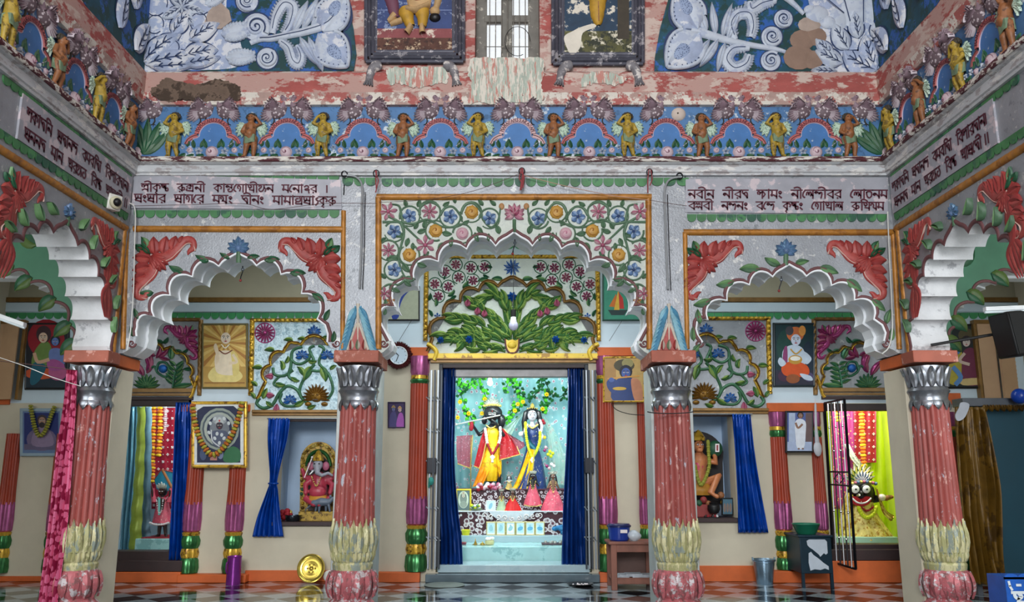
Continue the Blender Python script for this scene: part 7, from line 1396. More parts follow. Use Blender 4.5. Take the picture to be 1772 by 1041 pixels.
def doll(label, Y, x, yh, yb, w, mt, skn, r=4.6, crown=silverc, trim=goldtr, arms=True):
    f = Fig('small_deity', label, Y, x, yb, group='small clothed deities'); h = yb - yh
    f.body([([(x, yh + r * 1.8), (x, yh + h * .42)], [r * .9, r * 1.1]), ([(x, yh), (x, yh + r * 1.6)], [r * .5, r * .5]), ([(x - r, yh + r * 2), (x - r * 2.2, yh + h * .34, .03), (x - r * 1.2, yh + h * .3, .07)], [r * .45, r * .4, r * .3]), ([(x + r, yh + r * 2), (x + r * 2.2, yh + h * .34, .03), (x + r * 1.4, yh + h * .22, .07)], [r * .45, r * .4, r * .3])], [((x, yh, .02), (r * .85, r * .85, r))], skn, .007)
    f.face(x, yh, r, .055); b = MB(); b.ball(f.g(x, yh - r * .2, -.015), (r * 1.2 * f.k, r * f.k, r * 1.25 * f.k), blacksk, 12, 8, -.2); [b.limb([f.g(x + q * r, yh), f.g(x + q * r * 1.5, yh + r * 2.4)], [r * .4 * f.k, r * .3 * f.k], blacksk) for q in (-1, 1)]; b.build('hair', f.t)
    f.cloth([(yh + r * 1.7, x - r * .9, x + r * .9), (yh + h * .36, x - r * 1.3, x + r * 1.3), (yh + h * .5, x - w * .26, x + w * .26), (yh + h * .8, x - w * .42, x + w * .42), (yb, x - w * .5, x + w * .5)], mt, 'dress', .65, 9, .1)
    f.string([(x - w * .48, yb - 1), (x - w * .2, yb + 1), (x + w * .2, yb + 1), (x + w * .48, yb - 1)], .9, trim, 'hem', .5 * w * .6 * f.k); f.string([(x - r, yh + r * 2), (x, yh + h * .45), (x + r, yh + r * 2)], .8, trim, 'necklace', .075)
    if crown:
        b = MB(); [f.d.leaf(b, x + q * r * .35, yh - r * .7, 90 - q * 16, r * 1.5, r * .7, .02, crown, 0, .02) for q in (-2, -1, 0, 1, 2)]; b.build('crown', f.t)
    return f
doll('small deity in a tilted pink dress, left one of the pink pair on the altar', 13.05, 922, 823, 874, 30, pinks, blacksk); doll('small deity in a wide flared pink gown, right of the pair on the altar', 13.02, 957, 824, 885, 40, pinks, mat('dusky_skin', (120, 84, 66), .5, 0, .1)); doll('small seated deity with a red skirt in the middle of the altar', 13.0, 887, 851, 884, 30, mat('bright_red_silk', (216, 30, 30), .4, 0, .2, 12), mat('dusky_skin', (120, 84, 66)), 3.6); doll('small deity in pale green and white clothes left of the red skirted one', 13.0, 868, 852, 884, 18, mat('palegreen_silk', (176, 196, 160), .5, 0, .2, 12), mat('dusky_skin', (120, 84, 66)), 3.2); doll('tiny deity with golden dress at the foot of the goddess', 13.18, 881, 826, 845, 12, mat('gold_dress', (206, 170, 90), .4, .1, .2), palesk, 3)
t, d = picture('framed_picture', 'small yellow framed deity print standing at the left of the altar', 790, 847, 814, 884, mat('yellow_frame', (226, 196, 40), .4, .1, .05), 1.6, 13.05, .03)
a = Art(t, d); a.rect(790, 847, 814, 884, (90, 110, 110)); a.ell(802, 864, 9, 15, (206, 216, 196)); a.ell(802, 862, 6, 11, (130, 140, 130)); a.face(802, 857, 3.6, (206, 200, 180), (80, 90, 84), (196, 196, 170)); a.ell(802, 872, 6, 6, (150, 160, 146)); a.done()
t, d = picture('picture_card', 'pale blue card standing left of the small green clothed deity', 842, 866, 857, 885, whitef, .8, 13.0, .015); a = Art(t, d); a.rect(842, 866, 857, 885, (200, 226, 236)); a.ell(849, 875, 3, 6, (130, 180, 200), 20); a.done()
def plate(name, label, Y, x, y, r, mt, items=(), z=None, cat='plate', ry=None):
    g = pxp(Y); k = Y / F; c = g(x, y); t = thing(name, label, cat, tuple(c)); b = MB(); b.lathe(c, [(0, .004), (r * k * .8, .004), (r * k, .022), (r * k * 1.02, .026), (r * k * .98, .018), (r * k * .78, 0), (0, 0)], mt, 30); b.build('dish', t); return t, c, k
brass = MATS['brass']
t, c, k = plate('brass_plate', 'brass offering plate on the marble platform, left side', 12.3, 835, 944.5, 17, brass)
for dx, h, r, mm, nm, lb in ((-.10, .09, .02, brass, 'bell', 'small brass bell on the offering plate'), (-.0, .05, .028, brass, 'oil_lamp', 'small brass oil lamp on the offering plate')):
    b = MB(); q = c + Vector((dx, -.02, .02)); b.lathe(q, [(0, 0), (r * 1.3, .002), (r, .02), (r * .5, h * .55), (r * .25, h * .7), (r * .3, h * .85), (0, h)], mm, 16); tag(b.build(nm), lb, nm.replace('_', ' '))
b = MB(); q = c + Vector((.10, .0, .025)); b.lathe(q, [(0, 0), (.06, 0), (.066, .03), (.064, .055), (0, .055)], mat('cream_bowl', (214, 206, 150), .4, 0, .1), 20); [b.ball(q + Vector((rnd.uniform(-.05, .05), rnd.uniform(-.04, .04), .07 + rnd.uniform(0, .03))), (.03, .03, .02), wflower, 8, 6) for _ in range(9)]; tag(b.build('flower_bowl'), 'cream bowl heaped with white petals on the offering plate', 'bowl')
g = pxp(12.35); k = 12.35 / F; t = thing('offering_tray', 'dark rectangular tray with small silver items on the right of the platform', 'tray', tuple(g(957, 947))); c = g(958, 946.5); b = MB(); b.box(c.x - .17, c.x + .17, c.y - .12, c.y + .12, ZP, ZP + .02, mat('dark_tray', (56, 26, 40), .4, 0, .1)); b.build('tray', t, bevel=.006)
b = MB(); [b.lathe((c.x + rnd.uniform(-.14, .14), c.y + rnd.uniform(-.09, .09), ZP + .02), [(0, 0), (.018, 0), (.022, .03), (0, .03)], silverc, 10) for _ in range(9)]; b.build('silver_cups', t)
b = MB(); c = g(797, 947); b.box(c.x - .08, c.x + .08, c.y - .08, c.y + .08, ZP, ZP + .03, mat('maroon_box', (120, 40, 60), .4, 0, .1)); tag(b.build('flat_box', bevel=.006), 'flat maroon box at the left end of the marble platform', 'box')
c = pxp(12.78)(806, 926); b = MB(); b.lathe(c, [(0, 0), (.05, 0), (.066, .075), (.072, .08), (.066, .084), (.06, .07), (0, .07)], mat('yellow_plastic', (226, 216, 40), .35, 0, .05), 24); tag(b.build('yellow_tub'), 'small yellow plastic tub at the left of the leaning cards', 'tub')
c = pxp(12.78)(968, 918); b = MB(); [b.ball(c + Vector((rnd.uniform(-.09, .09), rnd.uniform(-.03, .03), rnd.uniform(-.04, .08))), (.05, .04, .035), mat('blue_cloth', (30, 110, 160), .6, 0, .2, 12), 10, 6) for _ in range(7)]; tag(b.build('cloth_heap'), 'crumpled blue cloth heap at the right of the leaning cards', 'cloth')
b = MB(); [b.ball(pxp(13.35)(rnd.uniform(828, 866), rnd.uniform(837, 846), .1), .035, rnd.choice((wflower, pinkf, pinkd, redfl)), 8, 6) for _ in range(26)]; tag(b.build('flower_heap'), 'heap of white and pink flowers at the feet of the flute player', 'flowers')
t, c, k = plate('green_dish', 'greenish dish of offerings beside the yellow framed print', 13.0, 824, 882, 11, mat('green_dish_glaze', (110, 130, 90), .4, 0, .1)); b = MB(); [b.ball(c + Vector((rnd.uniform(-.07, .07), rnd.uniform(-.04, .04), .03 + rnd.uniform(0, .04))), .026, rnd.choice((wflower, lime, leafg2)), 8, 6) for _ in range(12)]; b.build('offerings', t)
# ---- left shrine figure
b = MB(); q = P(11.95); b.box(q(236, 940)[0], q(318, 940)[0], 11.9, 12.6, zw(967), q(886, 931)[1], mar2); tag(b.build('marble_pedestal', bevel=.01), 'aqua marble pedestal under the pink robed statue', 'pedestal'); b = MB(); b.box(q(244, 940)[0], q(318, 940)[0], 11.93, 12.5, q(886, 931)[1], q(886, 931)[1] + .012, redfl); tag(b.build('red_cloth'), 'red cloth spread on the pedestal of the left shrine', 'cloth')
s1 = Fig('deity_statue', 'small dark faced statue in a pink robe with raised hands in the left shrine', 12.15, 281, 928)
s1.body([([(277, 900), (276, 914), (275, 925)], [4, 3.6, 2.8]), ([(286, 900), (286, 914), (287, 925)], [4, 3.6, 2.8]), ([(275, 925), (272, 927, .05)], [2.8, 2.2]), ([(287, 925), (290, 927, .05)], [2.8, 2.2]), ([(281, 902), (281, 868)], [8, 8]), ([(281, 864), (281, 856)], [3, 3]), ([(274, 866), (267, 862, .04), (266, 846, .06)], [3, 2.6, 2]), ([(266, 846, .06), (265, 841, .06)], [2, 1.4]), ([(289, 866), (296, 862, .04), (297, 848, .06)], [3, 2.6, 2])], [((281, 850, .01), (5.4, 5.4, 6.4))], mat('dark_brown_skin', (52, 34, 30), .4, 0, .1), .009)
s1.face(281, 850, 5.6, .055); s1.cloth([(860, 276, 287), (868, 272, 291), (884, 269, 294), (904, 265, 298)], pinks, 'robe', .6, 8, .08); [s1.cloth([(844, x - 3, x + 3), (856, x - 4, x + 4), (868, x + q * 3 - 5, x + q * 3 + 5)], pinks, 'sleeve', .9, 5, .05, 16, .03) for x, q in ((266.5, 1), (297, -1))]
s1.string([(266, 903), (275, 906), (288, 906), (298, 903)], 1.6, seq, 'hem', .13); s1.string([(276, 864), (279, 884), (284, 884), (287, 864)], 1.1, seq, 'necklace', .1); s1.sheet([(279, 860), (279, 890)], [(283, 860), (283, 890)], mat('aqua_sash', (130, 206, 200), .5), 'sash', (.105, .105), .004, 4)
b = MB(); b.ball(s1.g(281, 850, -.02), (8 * s1.k, 6 * s1.k, 8.6 * s1.k), blacksk, 14, 8, -.3); b.build('hair', s1.t); b = MB(); [s1.d.leaf(b, 281 + 2.2 * q, 845, 90 - 14 * q, 12 - abs(q) * 2, 4.4, .03, silverc, 0, .02) for q in (-2, -1, 0, 1, 2)]; b.build('silver_crown', s1.t)
d = PX(12.45); b = MB(); d.flat(b, [(268, 828), (280, 812), (300, 816), (310, 838), (300, 850), (272, 846)], mat('turquoise_satin', (30, 130, 160), .4, .05, .2, 9), .02, .01); d.stroke(b, [(282, 812), (302, 850)], 2.4, .01, mat('copper_band', (176, 110, 60), .4), .02); d.stroke(b, [(268, 828), (280, 812), (300, 816), (310, 838)], 1.2, .01, redd, .02); tag(b.build('satin_fan'), 'turquoise satin fan standing behind the pink robed statue', 'fan')
# ---- right shrine round faced deity
b = MB(); q = P(11.95); b.box(q(1440, 940)[0], q(1552, 940)[0], 11.9, 12.6, zw(955), q(886, 928)[1], mat('greenish_marble', (170, 206, 180), .15, 0, .08, 3)); tag(b.build('marble_pedestal', bevel=.01), 'greenish marble pedestal in the right shrine', 'pedestal')
j1 = Fig('deity_statue', 'round black faced deity with huge white eyes wrapped in gold cloth, right shrine', 12.2, 1490, 932); goldcl = mat('gold_brocade', (226, 206, 120), .4, .2, .2, 12, chip=(176, 130, 40), amt=.25, csc=18)
j1.body([([(1490, 868), (1490, 905), (1490, 925)], [13, 13, 14]), ([(1505, 864), (1520, 862, .03), (1530, 860, .05)], [7, 6, 5])], [((1488, 852, .02), (25, 18, 23))], blacksk, .014)
jd = PX(12.2 - .17); b = MB()
for x in (1478.5, 1497.5): jd.dome(b, x, 846, 10, 10, .05, black, 20, 4); jd.dome(b, x, 846, 9, 9, .058, wflower, 20, 4); jd.dome(b, x, 846, 3.4, 3.4, .07, black, 14, 4)
jd.flat(b, cr([(1470, 862), (1478, 858), (1488, 863), (1498, 858), (1506, 862), (1500, 872), (1488, 875), (1476, 872)], 4, True), mat('mouth_red', (170, 16, 26), .4), .05, .05); jd.stroke(b, cr([(1472, 861), (1480, 868), (1488, 870), (1497, 868), (1505, 861)]), 1.4, .012, wflower, .05); jd.dome(b, 1488, 853, 5, 6, .08, black, 12, 4); jd.dome(b, 1484, 856, 2.4, 3.4, .09, silverc, 10, 3); jd.dome(b, 1488, 868, 1.5, 4, .06, silverc, 8, 3); b.build('face_features', j1.b0)
b = MB()
for r_, n_, z_, mm in ((30, 9, .0, silverc), (24, 9, .05, goldtr), (17, 7, .09, seq)): [j1.d.leaf(b, 1487, 838, 90 + (i - (n_ - 1) / 2) * 15, r_ + 8 * cos((i - (n_ - 1) / 2) * .4), 9, .03, mm, 0, z_, m2=bluef if mm is seq else (greenfoil if mm is goldtr else mm)) for i in range(n_)]
[j1.d.dome(b, 1468 + 5 * i, 836 - 3 * sin(pi * i / 8), 3.2, 3.2, .04, (goldtr, pinkd, bluef)[i % 3], 10, 3, .14) for i in range(9)]; b.build('flower_crown', j1.t)
j1.cloth([(868, 1468, 1510), (884, 1464, 1514), (905, 1460, 1526), (932, 1452, 1544)], goldcl, 'gold_cloth', .75, 11, .1, 48); j1.sheet([(1508, 840), (1514, 860), (1522, 886), (1536, 900)], [(1516, 846), (1524, 868), (1534, 884), (1546, 892)], goldcl, 'cloth_end', (.1, .02), .02, 8, goldbr); j1.sheet([(1464, 842), (1456, 870), (1448, 910)], [(1470, 850), (1468, 880), (1466, 920)], goldcl, 'cloth_end', (.04, .12), .02, 8)
j1.string([(1476, 876), (1482, 888), (1490, 893), (1500, 888), (1506, 876)], 3.2, lime, 'lime_garland', .2); j1.string([(1480, 876), (1490, 882), (1500, 876)], 1.6, redfl, 'red_beads', .21); j1.string([(1456, 932), (1480, 936), (1510, 936), (1542, 930)], 2.2, orsilk, 'hem', .22)
b = MB(); b.ball(j1.g(1523, 860, .06), (7 * j1.k, 6 * j1.k, 6 * j1.k), seq, 12, 8); b.limb([j1.g(1530, 861, .06), j1.g(1540, 859, .06)], [5 * j1.k, 3 * j1.k], umber); b.build('hand_ornament', j1.t)
curtain('shrine_drape', 'striped silvery sash hanging slanting above the round faced deity', 12.45, [(768, 1461, 1470), (790, 1470, 1482), (808, 1484, 1498)], cells('sash_print', (200, 206, 190), (90, 130, 110), 30, .25), 2, .01)
# ---- elephant headed statue and kneeling statue in the niches
gd = mat('arch_gold', (170, 138, 56), .4, .3, .25, 14, chip=(96, 70, 26), amt=.25, csc=16); pinksk = mat('rose_skin', (176, 56, 76), .4, 0, .15, 10)
e1 = Fig('deity_statue', 'rose coloured elephant headed statue under a gold arch in the left niche', 11.72, 552, 900); d = PX(11.92)
b = MB(); d.flat(b, [(520, 896), (521, 800)] + [(553 - 32 * cos(a), 800 - 36 * sin(a)) for a in [pi * i / 16 for i in range(17)]] + [(585, 800), (586, 896)], gd, .05, .05)
for i in range(26): d.dome(b, 553 - 27 * cos(pi * i / 25) + rnd.uniform(-2, 2), 800 - 31 * sin(pi * i / 25), rnd.uniform(2.4, 4), rnd.uniform(2, 3.4), .03, rnd.choice((goldbr, gd, goldtr)), 10, 3, .05)
for i in range(10):
    for x in (524, 582): d.dome(b, x + rnd.uniform(-1.5, 1.5), 806 + 8 * i, 3, 3.4, .025, rnd.choice((goldbr, gd, leafd)), 8, 3, .05)
d.stroke(b, [(553 - 20 * cos(a), 806 - 26 * sin(a)) for a in [pi * i / 16 for i in range(17)]], 3.4, .05, greenfoil, .05); d.flat(b, [(534, 884), (534, 800), (553, 782), (572, 800), (572, 884)], darkwood, .055, .004); b.build('gold_arch', e1.t)
q = P(11.62); b = MB(); b.box(q(518, 890)[0], q(590, 890)[0], 11.56, 11.95, zw(903), q(886, 884)[1], gd); b.build('base', e1.t, bevel=.01)
e1.body([([(552, 862), (552, 846), (552, 828)], [15, 15, 13]), ([(543, 864), (532, 862, .08), (548, 872, .16)], [7, 6, 4]), ([(561, 864), (574, 862, .08), (557, 872, .16)], [7, 6, 4]), ([(541, 828), (530, 838, .04), (532, 852, .1)], [6, 5, 4]), ([(563, 828), (576, 838, .04), (574, 852, .1)], [6, 5, 4]), ([(540, 826), (528, 826, .0), (524, 812, .03)], [5, 4.4, 3.4]), ([(564, 826), (578, 826, .0), (582, 812, .03)], [5, 4.4, 3.4])], [((552, 850, .08), (15, 10, 12))], pinksk, .01)
gsk = mat('grey_trunk', (150, 150, 160), .5, 0, .15, 10)
e1.body([([(552, 804, .08), (553, 818, .13), (562, 822, .17), (573, 818, .17), (579, 822, .16)], [6.5, 4.6, 3.4, 2.8, 2.2])], [((552, 804, .07), (9, 8, 9)), ((544, 814, .1), (3, 3, 2))], gsk, .008, 'elephant_head')
b = MB(); [b.ball(e1.g(552 + q * 13, 806, .04), (6 * e1.k, 2 * e1.k, 7.5 * e1.k), pinkd, 12, 8) for q in (-1, 1)]; b.build('ears', e1.t); b = MB(); [e1.d.dome(b, 552 + q * 4, 802, 1.5, 1.2, .02, black, 8, 3, .135) for q in (-1, 1)]; b.limb([e1.g(545, 815, .13), e1.g(541, 820, .16)], [1.4 * e1.k, .8 * e1.k], wflower, 8); b.build('eyes_and_tusk', e1.t)
b = MB(); b.lathe(e1.g(552, 797, .05), [(.07, 0), (.075, .03), (.05, .08), (.025, .13), (0, .15)], goldbr, 16, 8, .1); b.build('crown', e1.t); e1.cloth([(856, 538, 566), (864, 532, 574), (872, 534, 570)], mat('ochre_cloth', (186, 130, 40), .5, 0, .15), 'loincloth', .7, 8, .1, nz=.05); e1.string([(544, 824), (552, 840), (560, 824)], 1.2, goldtr, 'necklace', .16)
b = MB(); b.tube([e1.g(531, 826, .14), e1.g(543, 793, .12)], .9 * e1.k, seq, 6); b.ball(e1.g(543.5, 791, .12), 2 * e1.k, seq, 8, 6); tag(b.build('staff'), 'thin pale staff leaning by the elephant headed statue', 'staff')
ms = Fig('mouse_statue', 'grey blue mouse figure standing in front of the elephant headed statue', 11.6, 560, 884); gm = mat('mouse_grey', (96, 108, 124), .45, 0, .15, 9)
ms.body([([(544, 870, .02), (556, 868, .02), (568, 868, .02)], [6, 7.5, 6]), ([(570, 867, .02), (577, 862, .02), (582, 861, .02)], [5, 4, 2]), ([(548, 874), (546, 884)], [2.4, 1.8]), ([(554, 876, .04), (553, 885, .04)], [2.4, 1.8]), ([(564, 874), (564, 884)], [2.4, 1.8]), ([(570, 874, .04), (572, 884, .04)], [2.4, 1.8]), ([(540, 872), (530, 880), (526, 890)], [2, 1.2, .8])], [((573, 858, .05), (2.4, 1.2, 2.8))], gm, .007)
b = MB(); c = pxp(11.5)(507, 899); b.lathe(c + Vector((0, 0, -.04)), [(0, 0), (.07, 0), (.098, .05), (.105, .1), (.112, .104), (.1, .1), (.09, .05), (0, .04)], mat('dark_steel_pot', (70, 76, 84), .2, .9, .05), 28); tag(b.build('steel_pot'), 'small dark steel pot on the sill of the left niche', 'pot'); c = pxp(11.6)(494, 893); b = MB(); [b.ball(c + Vector((rnd.uniform(-.06, .06), rnd.uniform(-.03, .03), rnd.uniform(-.02, .07))), .04, redfl if i % 3 else goldtr, 8, 6) for i in range(9)]; tag(b.build('red_flowers'), 'bunch of red flowers behind the steel pot', 'flowers')
h1 = Fig('deity_statue', 'orange skinned crowned statue with a yellow garland kneeling in the right niche', 11.75, 1212, 888); osk = mat('orange_skin', (206, 130, 84), .4, 0, .15, 9)
h1.body([([(1210, 842), (1210, 815), (1210, 795)], [12, 12, 14]), ([(1210, 788), (1210, 778)], [6, 6]), ([(1222, 795), (1238, 800, .03), (1234, 784, .06)], [7, 6, 5]), ([(1198, 795), (1184, 805, .03), (1190, 820, .1)], [7, 6, 5]), ([(1216, 838), (1240, 824, .1), (1226, 852, .12), (1236, 858, .16)], [9, 8, 6, 4]), ([(1204, 842), (1190, 850, .08), (1198, 868, .12)], [9, 8, 5])], [((1208, 772, .05), (9, 9, 11)), ((1208, 778, .11), (6, 4, 4.6))], osk, .011)
h1.face(1208, 770, 9, .13); b = MB(); b.lathe(h1.g(1208, 762, .03), [(.085, 0), (.09, .04), (.06, .09), (.03, .13), (0, .15)], goldbr, 16, 8, .12); b.build('crown', h1.t); b = MB(); b.ball(h1.g(1208, 772, -.02), (12 * h1.k, 8 * h1.k, 13 * h1.k), darkwood, 14, 8, -.4); b.build('hair', h1.t)
b = MB(); b.ball(h1.g(1236, 776, .05), (13 * h1.k, 8 * h1.k, 14 * h1.k), leafd, 16, 10); h1.d.rect(b, 1233, 768, 1240, 782, seq, .16); h1.d.rect(b, 1235, 770, 1238, 780, redd, .163); b.build('green_mountain', h1.t)
h1.string([(1220, 764), (1221, 785), (1222, 806), (1216, 826), (1208, 838), (1202, 826), (1198, 806)], 3.0, mat('dull_lime_flower', (150, 150, 50), .6, 0, .2, 30), 'yellow_garland', .18); h1.cloth([(836, 1200, 1224), (846, 1192, 1234), (856, 1194, 1230)], mat('ochre_cloth', (186, 130, 40)), 'loincloth', .6, 8, .1, nz=.04); h1.cloth([(788, 1200, 1218), (806, 1198, 1220), (822, 1202, 1216)], pinks, 'vest', .8, 6, .04, nz=.03)
q = P(11.62); b = MB(); b.box(q(1180, 880)[0], q(1240, 880)[0], 11.6, 11.95, zw(896), q(886, 872)[1], redd); b.build('base', h1.t, bevel=.01); b = MB(); [b.ball(h1.g(x, y, .12), r * h1.k, mm, 10, 8) for x, y, r, mm in ((1214, 864, 6, redd), (1222, 870, 5, umber), (1244, 856, 6, umber), (1248, 868, 5, goldbr), (1206, 870, 6, leafd))]; b.build('rock_base', h1.t); b = MB(); d = PX(11.98); d.flat(b, [(1160, 872), (1160, 790)] + [(1206 - 46 * cos(a), 790 - 44 * sin(a)) for a in [pi * i / 16 for i in range(1, 16)]] + [(1250, 800), (1252, 872)], mat('dark_backing', (34, 26, 26), .6, 0, .2, 9), .02, .03); b.build('dark_backing', h1.t)
t, d = picture('framed_picture', 'small dark framed print leaning on the right niche sill', 1250, 862, 1268, 890, blackf, 1.2, 11.6, .02); a = Art(t, d); a.rect(1250, 862, 1268, 890, (70, 110, 130)); [a.ell(1254 + 5 * i, 878, 2.2, 8, (130, 110, 100)) for i in range(3)]; a.done()
t, c, k = plate('steel_plate', 'steel plate of offerings on the right niche sill', 11.5, 1232, 897, 14, steel); b = MB(); [b.ball(c + Vector((rnd.uniform(-.09, .09), rnd.uniform(-.05, .05), .03)), .022, rnd.choice((wflower, darkwood, redfl)), 8, 6) for _ in range(9)]; b.build('offerings', t); b = MB(); c = pxp(11.55)(1235, 878); b.lathe(c + Vector((0, 0, -.07)), [(0, 0), (.06, 0), (.085, .05), (.08, .1), (.05, .12), (.06, .14), (0, .14)], black, 24); tag(b.build('black_pot'), 'round black pot on the right niche sill', 'pot')
# ---------------------------------------------------------------- things standing on the floor of the passage
def fl_at(py, Y=None):                                # floor depth seen at a pixel row
    y = (CY - py) / F; s_ = (st + y * ct) / (ct - y * st); return -EYE / s_
def px_(x, Y, z):                                     # x of a pixel column for a point at depth Y and height z
    k = (z - EYE) / Y; y = (k * ct - st) / (ct + k * st); return (x - CX) / F * Y / (ct - y * st)
c = Vector((px_(538, 11.2, .2), 11.2, 0)); t = thing('brass_platter', 'large brass platter leaning against the orange skirting below the left niche', 'platter', tuple(c)); b = MB(); bp_ = mat('polished_brass', (206, 180, 84), .22, .85, .1, 8); tl = Matrix.Translation(c + Vector((0, .03, .178))) @ Matrix.Rotation(radians(78), 4, 'X'); rows = []
for r, z in ((0, 0), (.085, 0), (.09, .008), (.115, .008), (.12, .02), (.15, .022), (.165, .034), (.178, .03), (.165, .02), (.12, .008), (0, -.006)): rows.append([tl @ Vector((r * cos(a), r * sin(a), z)) for a in [2 * pi * j / 40 for j in range(40)]])
b.grid(rows, bp_, cu=True); b.build('dish', t); b = MB(); [b.ball(tl @ Vector((.05 * cos(a) * q, .05 * sin(a) * q, .004)), .012, bp_, 8, 5) for q in (.4, 1) for a in [2 * pi * j / 6 for j in range(6)]]; b.build('embossed_dots', t)
b = MB(); c = Vector((px_(569, 11.28, .1), 11.28, .078)); b.ball(c, (.072, .02, .072), mat('white_enamel', (222, 220, 214), .35, 0, .04), 24, 10); tag(b.build('enamel_dish'), 'small white round dish beside the brass platter', 'dish')
c = Vector((px_(405, 11.05, .2), 11.05, 0)); pj = mat('purple_enamel', (132, 48, 140), .25, .5, .08); t = thing('steel_jug', 'tall purple metallic jug standing before the orange pilaster', 'jug', tuple(c)); b = MB(); b.lathe(c, [(0, 0), (.088, 0), (.09, .01), (.088, .33), (.092, .345), (.086, .35), (.08, .33), (.08, .02), (0, .02)], pj, 32); b.build('body', t); b = MB(); b.tube([c + Vector(v) for v in cr([(-.055, -.07, .28), (-.06, -.115, .27), (-.06, -.12, .18), (-.055, -.07, .14)], 5)], .009, pj, 8); b.build('handle', t)
c = Vector((px_(1322, 11.12, .2), 11.12, 0)); bm = mat('galvanised_steel', (150, 176, 196), .3, .85, .1, 5); t = thing('steel_bucket', 'galvanised steel bucket below the blue niche curtain', 'bucket', tuple(c)); b = MB(); b.lathe(c, [(0, .01), (.092, .01), (.096, 0), (.1, .01), (.138, .29), (.148, .3), (.142, .306), (.134, .295), (.094, .02), (0, .02)], bm, 36); pa_ = b.build('pail', t)
b = MB(); [b.obox(c + Vector((q * .14, 0, .305)), (.006, 0, 0), (0, .02, 0), (0, 0, .024), bm) for q in (-1, 1)]; b.tube([c + Vector(v) for v in cr([(-.145, 0, .31), (-.13, -.06, .285), (0, -.145, .27), (.13, -.06, .285), (.145, 0, .31)], 5)], .005, bm, 6); b.build('bail_handle', pa_)
Y0 = 10.75; xa_, xb_ = px_(1385, Y0, .4), px_(1440, Y0, .4); dk = mat('dark_teal_steel', (16, 46, 62), .4, .3, .15, 5); t = thing('donation_box', 'dark teal metal box on legs with a torn white notice', 'metal box', ((xa_ + xb_) / 2, Y0 + .25, 0)); b = MB(); zt, zb = .60, .17; b.box(xa_, xb_, Y0, Y0 + .55, zb, zt, dk); b.box(xa_ - .02, xb_ + .02, Y0 - .02, Y0 + .57, zt, zt + .025, dk); cb = b.build('cabinet', t, bevel=.006)
for x in (xa_ + .02, xb_ - .02):
    for y in (Y0 + .02, Y0 + .53): b = MB(); b.box(x - .018, x + .018, y - .018, y + .018, 0, zb, dk); b.build('leg', t)
d = D(BK(Y0), lambda x, y: (xa_ + (xb_ - xa_) * x, zb + (zt - zb) * y)); b = MB(); nm_ = mat('torn_notice', (196, 206, 218), .7, 0, .06, 8); d.flat(b, [(.22, .90), (.30, .94), (.80, .94), (.86, .88), (.86, .56), (.80, .52), (.74, .56), (.62, .46), (.58, .52), (.40, .66), (.30, .72), (.24, .78)], nm_, .003); d.flat(b, [(.26, .56), (.34, .60), (.40, .52), (.58, .40), (.70, .30), (.86, .20), (.86, .10), (.74, .14), (.60, .10), (.42, .12), (.28, .08), (.24, .3)], nm_, .003); o = b.build('torn_notice', cb, smooth=0); o['label'] = 'torn white paper notice'
c = Vector(((xa_ + xb_) / 2 - .03, Y0 + .22, zt + .026)); b = MB(); b.lathe(c, [(0, 0), (.11, 0), (.125, .02), (.168, .115), (.176, .12), (.172, .128), (.158, .118), (.118, .025), (0, .02)], mat('green_plastic', (30, 112, 84), .35, 0, .1, 6), 36); tag(b.build('plastic_basin'), 'green plastic basin on top of the dark teal box', 'basin')
# table right of the middle shrine
Y0 = 10.55; xa_, xb_ = px_(1058, Y0, .4), px_(1136, Y0, .4); wd_ = mat('brown_wood', (132, 82, 66), .55, 0, .2, 6, stretch=(1, 1, .4)); t = thing('wooden_table', 'small brown wooden table carrying the blue tub, right of the middle shrine', 'table', ((xa_ + xb_) / 2, Y0 + .22, 0)); zt = .56
b = MB(); b.box(xa_ - .03, xb_ + .03, Y0 - .03, Y0 + .5, zt - .03, zt, wd_); b.build('tabletop', t, bevel=.006)
for x in (xa_ + .03, xb_ - .03):
    for y in (Y0 + .02, Y0 + .45): b = MB(); b.box(x - .035, x + .035, y - .03, y + .03, 0, zt - .03, wd_); b.build('leg', t, bevel=.005)
b = MB(); b.box(xa_, xb_, Y0, Y0 + .03, zt - .12, zt - .03, wd_); b.build('apron', t, bevel=.004); b = MB(); b.box(xa_, xb_, Y0, Y0 + .03, .07, .12, wd_); b.build('lower_rail', t, bevel=.004); b = MB(); b.box(xa_, xb_, Y0 + .44, Y0 + .47, .07, zt - .03, mat('table_back_board', (96, 72, 66), .7, 0, .15)); b.build('back_board', t); b = MB(); b.box(xa_, xb_, Y0 + .02, Y0 + .46, .12, .14, wd_); b.build('shelf', t)
b = MB(); [b.obox((xa_ + .12 + .08 * i, Y0 + .16, .152 + .008 * (i % 3)), (.1, .01 * (i % 3), 0), (0, .1, 0), (0, .0, .012), mat('newsprint', (176, 182, 190), .8, 0, .15, 20)) for i in range(5)]; tag(b.build('newspapers'), 'folded newspapers on the lower shelf of the brown table', 'newspapers')
c = Vector((px_(1071, Y0 + .2, .68), Y0 + .2, zt)); bt = mat('blue_plastic', (24, 56, 150), .3, 0, .1); t = thing('plastic_tub', 'blue plastic tub with a lid on the brown table', 'tub', tuple(c)); b = MB(); b.lathe(c, [(0, 0), (.105, 0), (.12, .015), (.135, .15), (.14, .17)], bt, 32); tb_ = b.build('tub_body', t); b = MB(); b.lathe(c, [(.15, .165), (.152, .185), (.14, .19), (.13, .205), (0, .21)], mat('navy_plastic', (24, 34, 84), .3, 0, .1), 32); b.build('lid', t); b = MB(); d = D(BK(c.y - .137), lambda x, y: (c.x + x, zt + y)); d.rect(b, .0, .10, .085, .14, seq, .006, .004); b.build('paper_label', tb_, smooth=0)
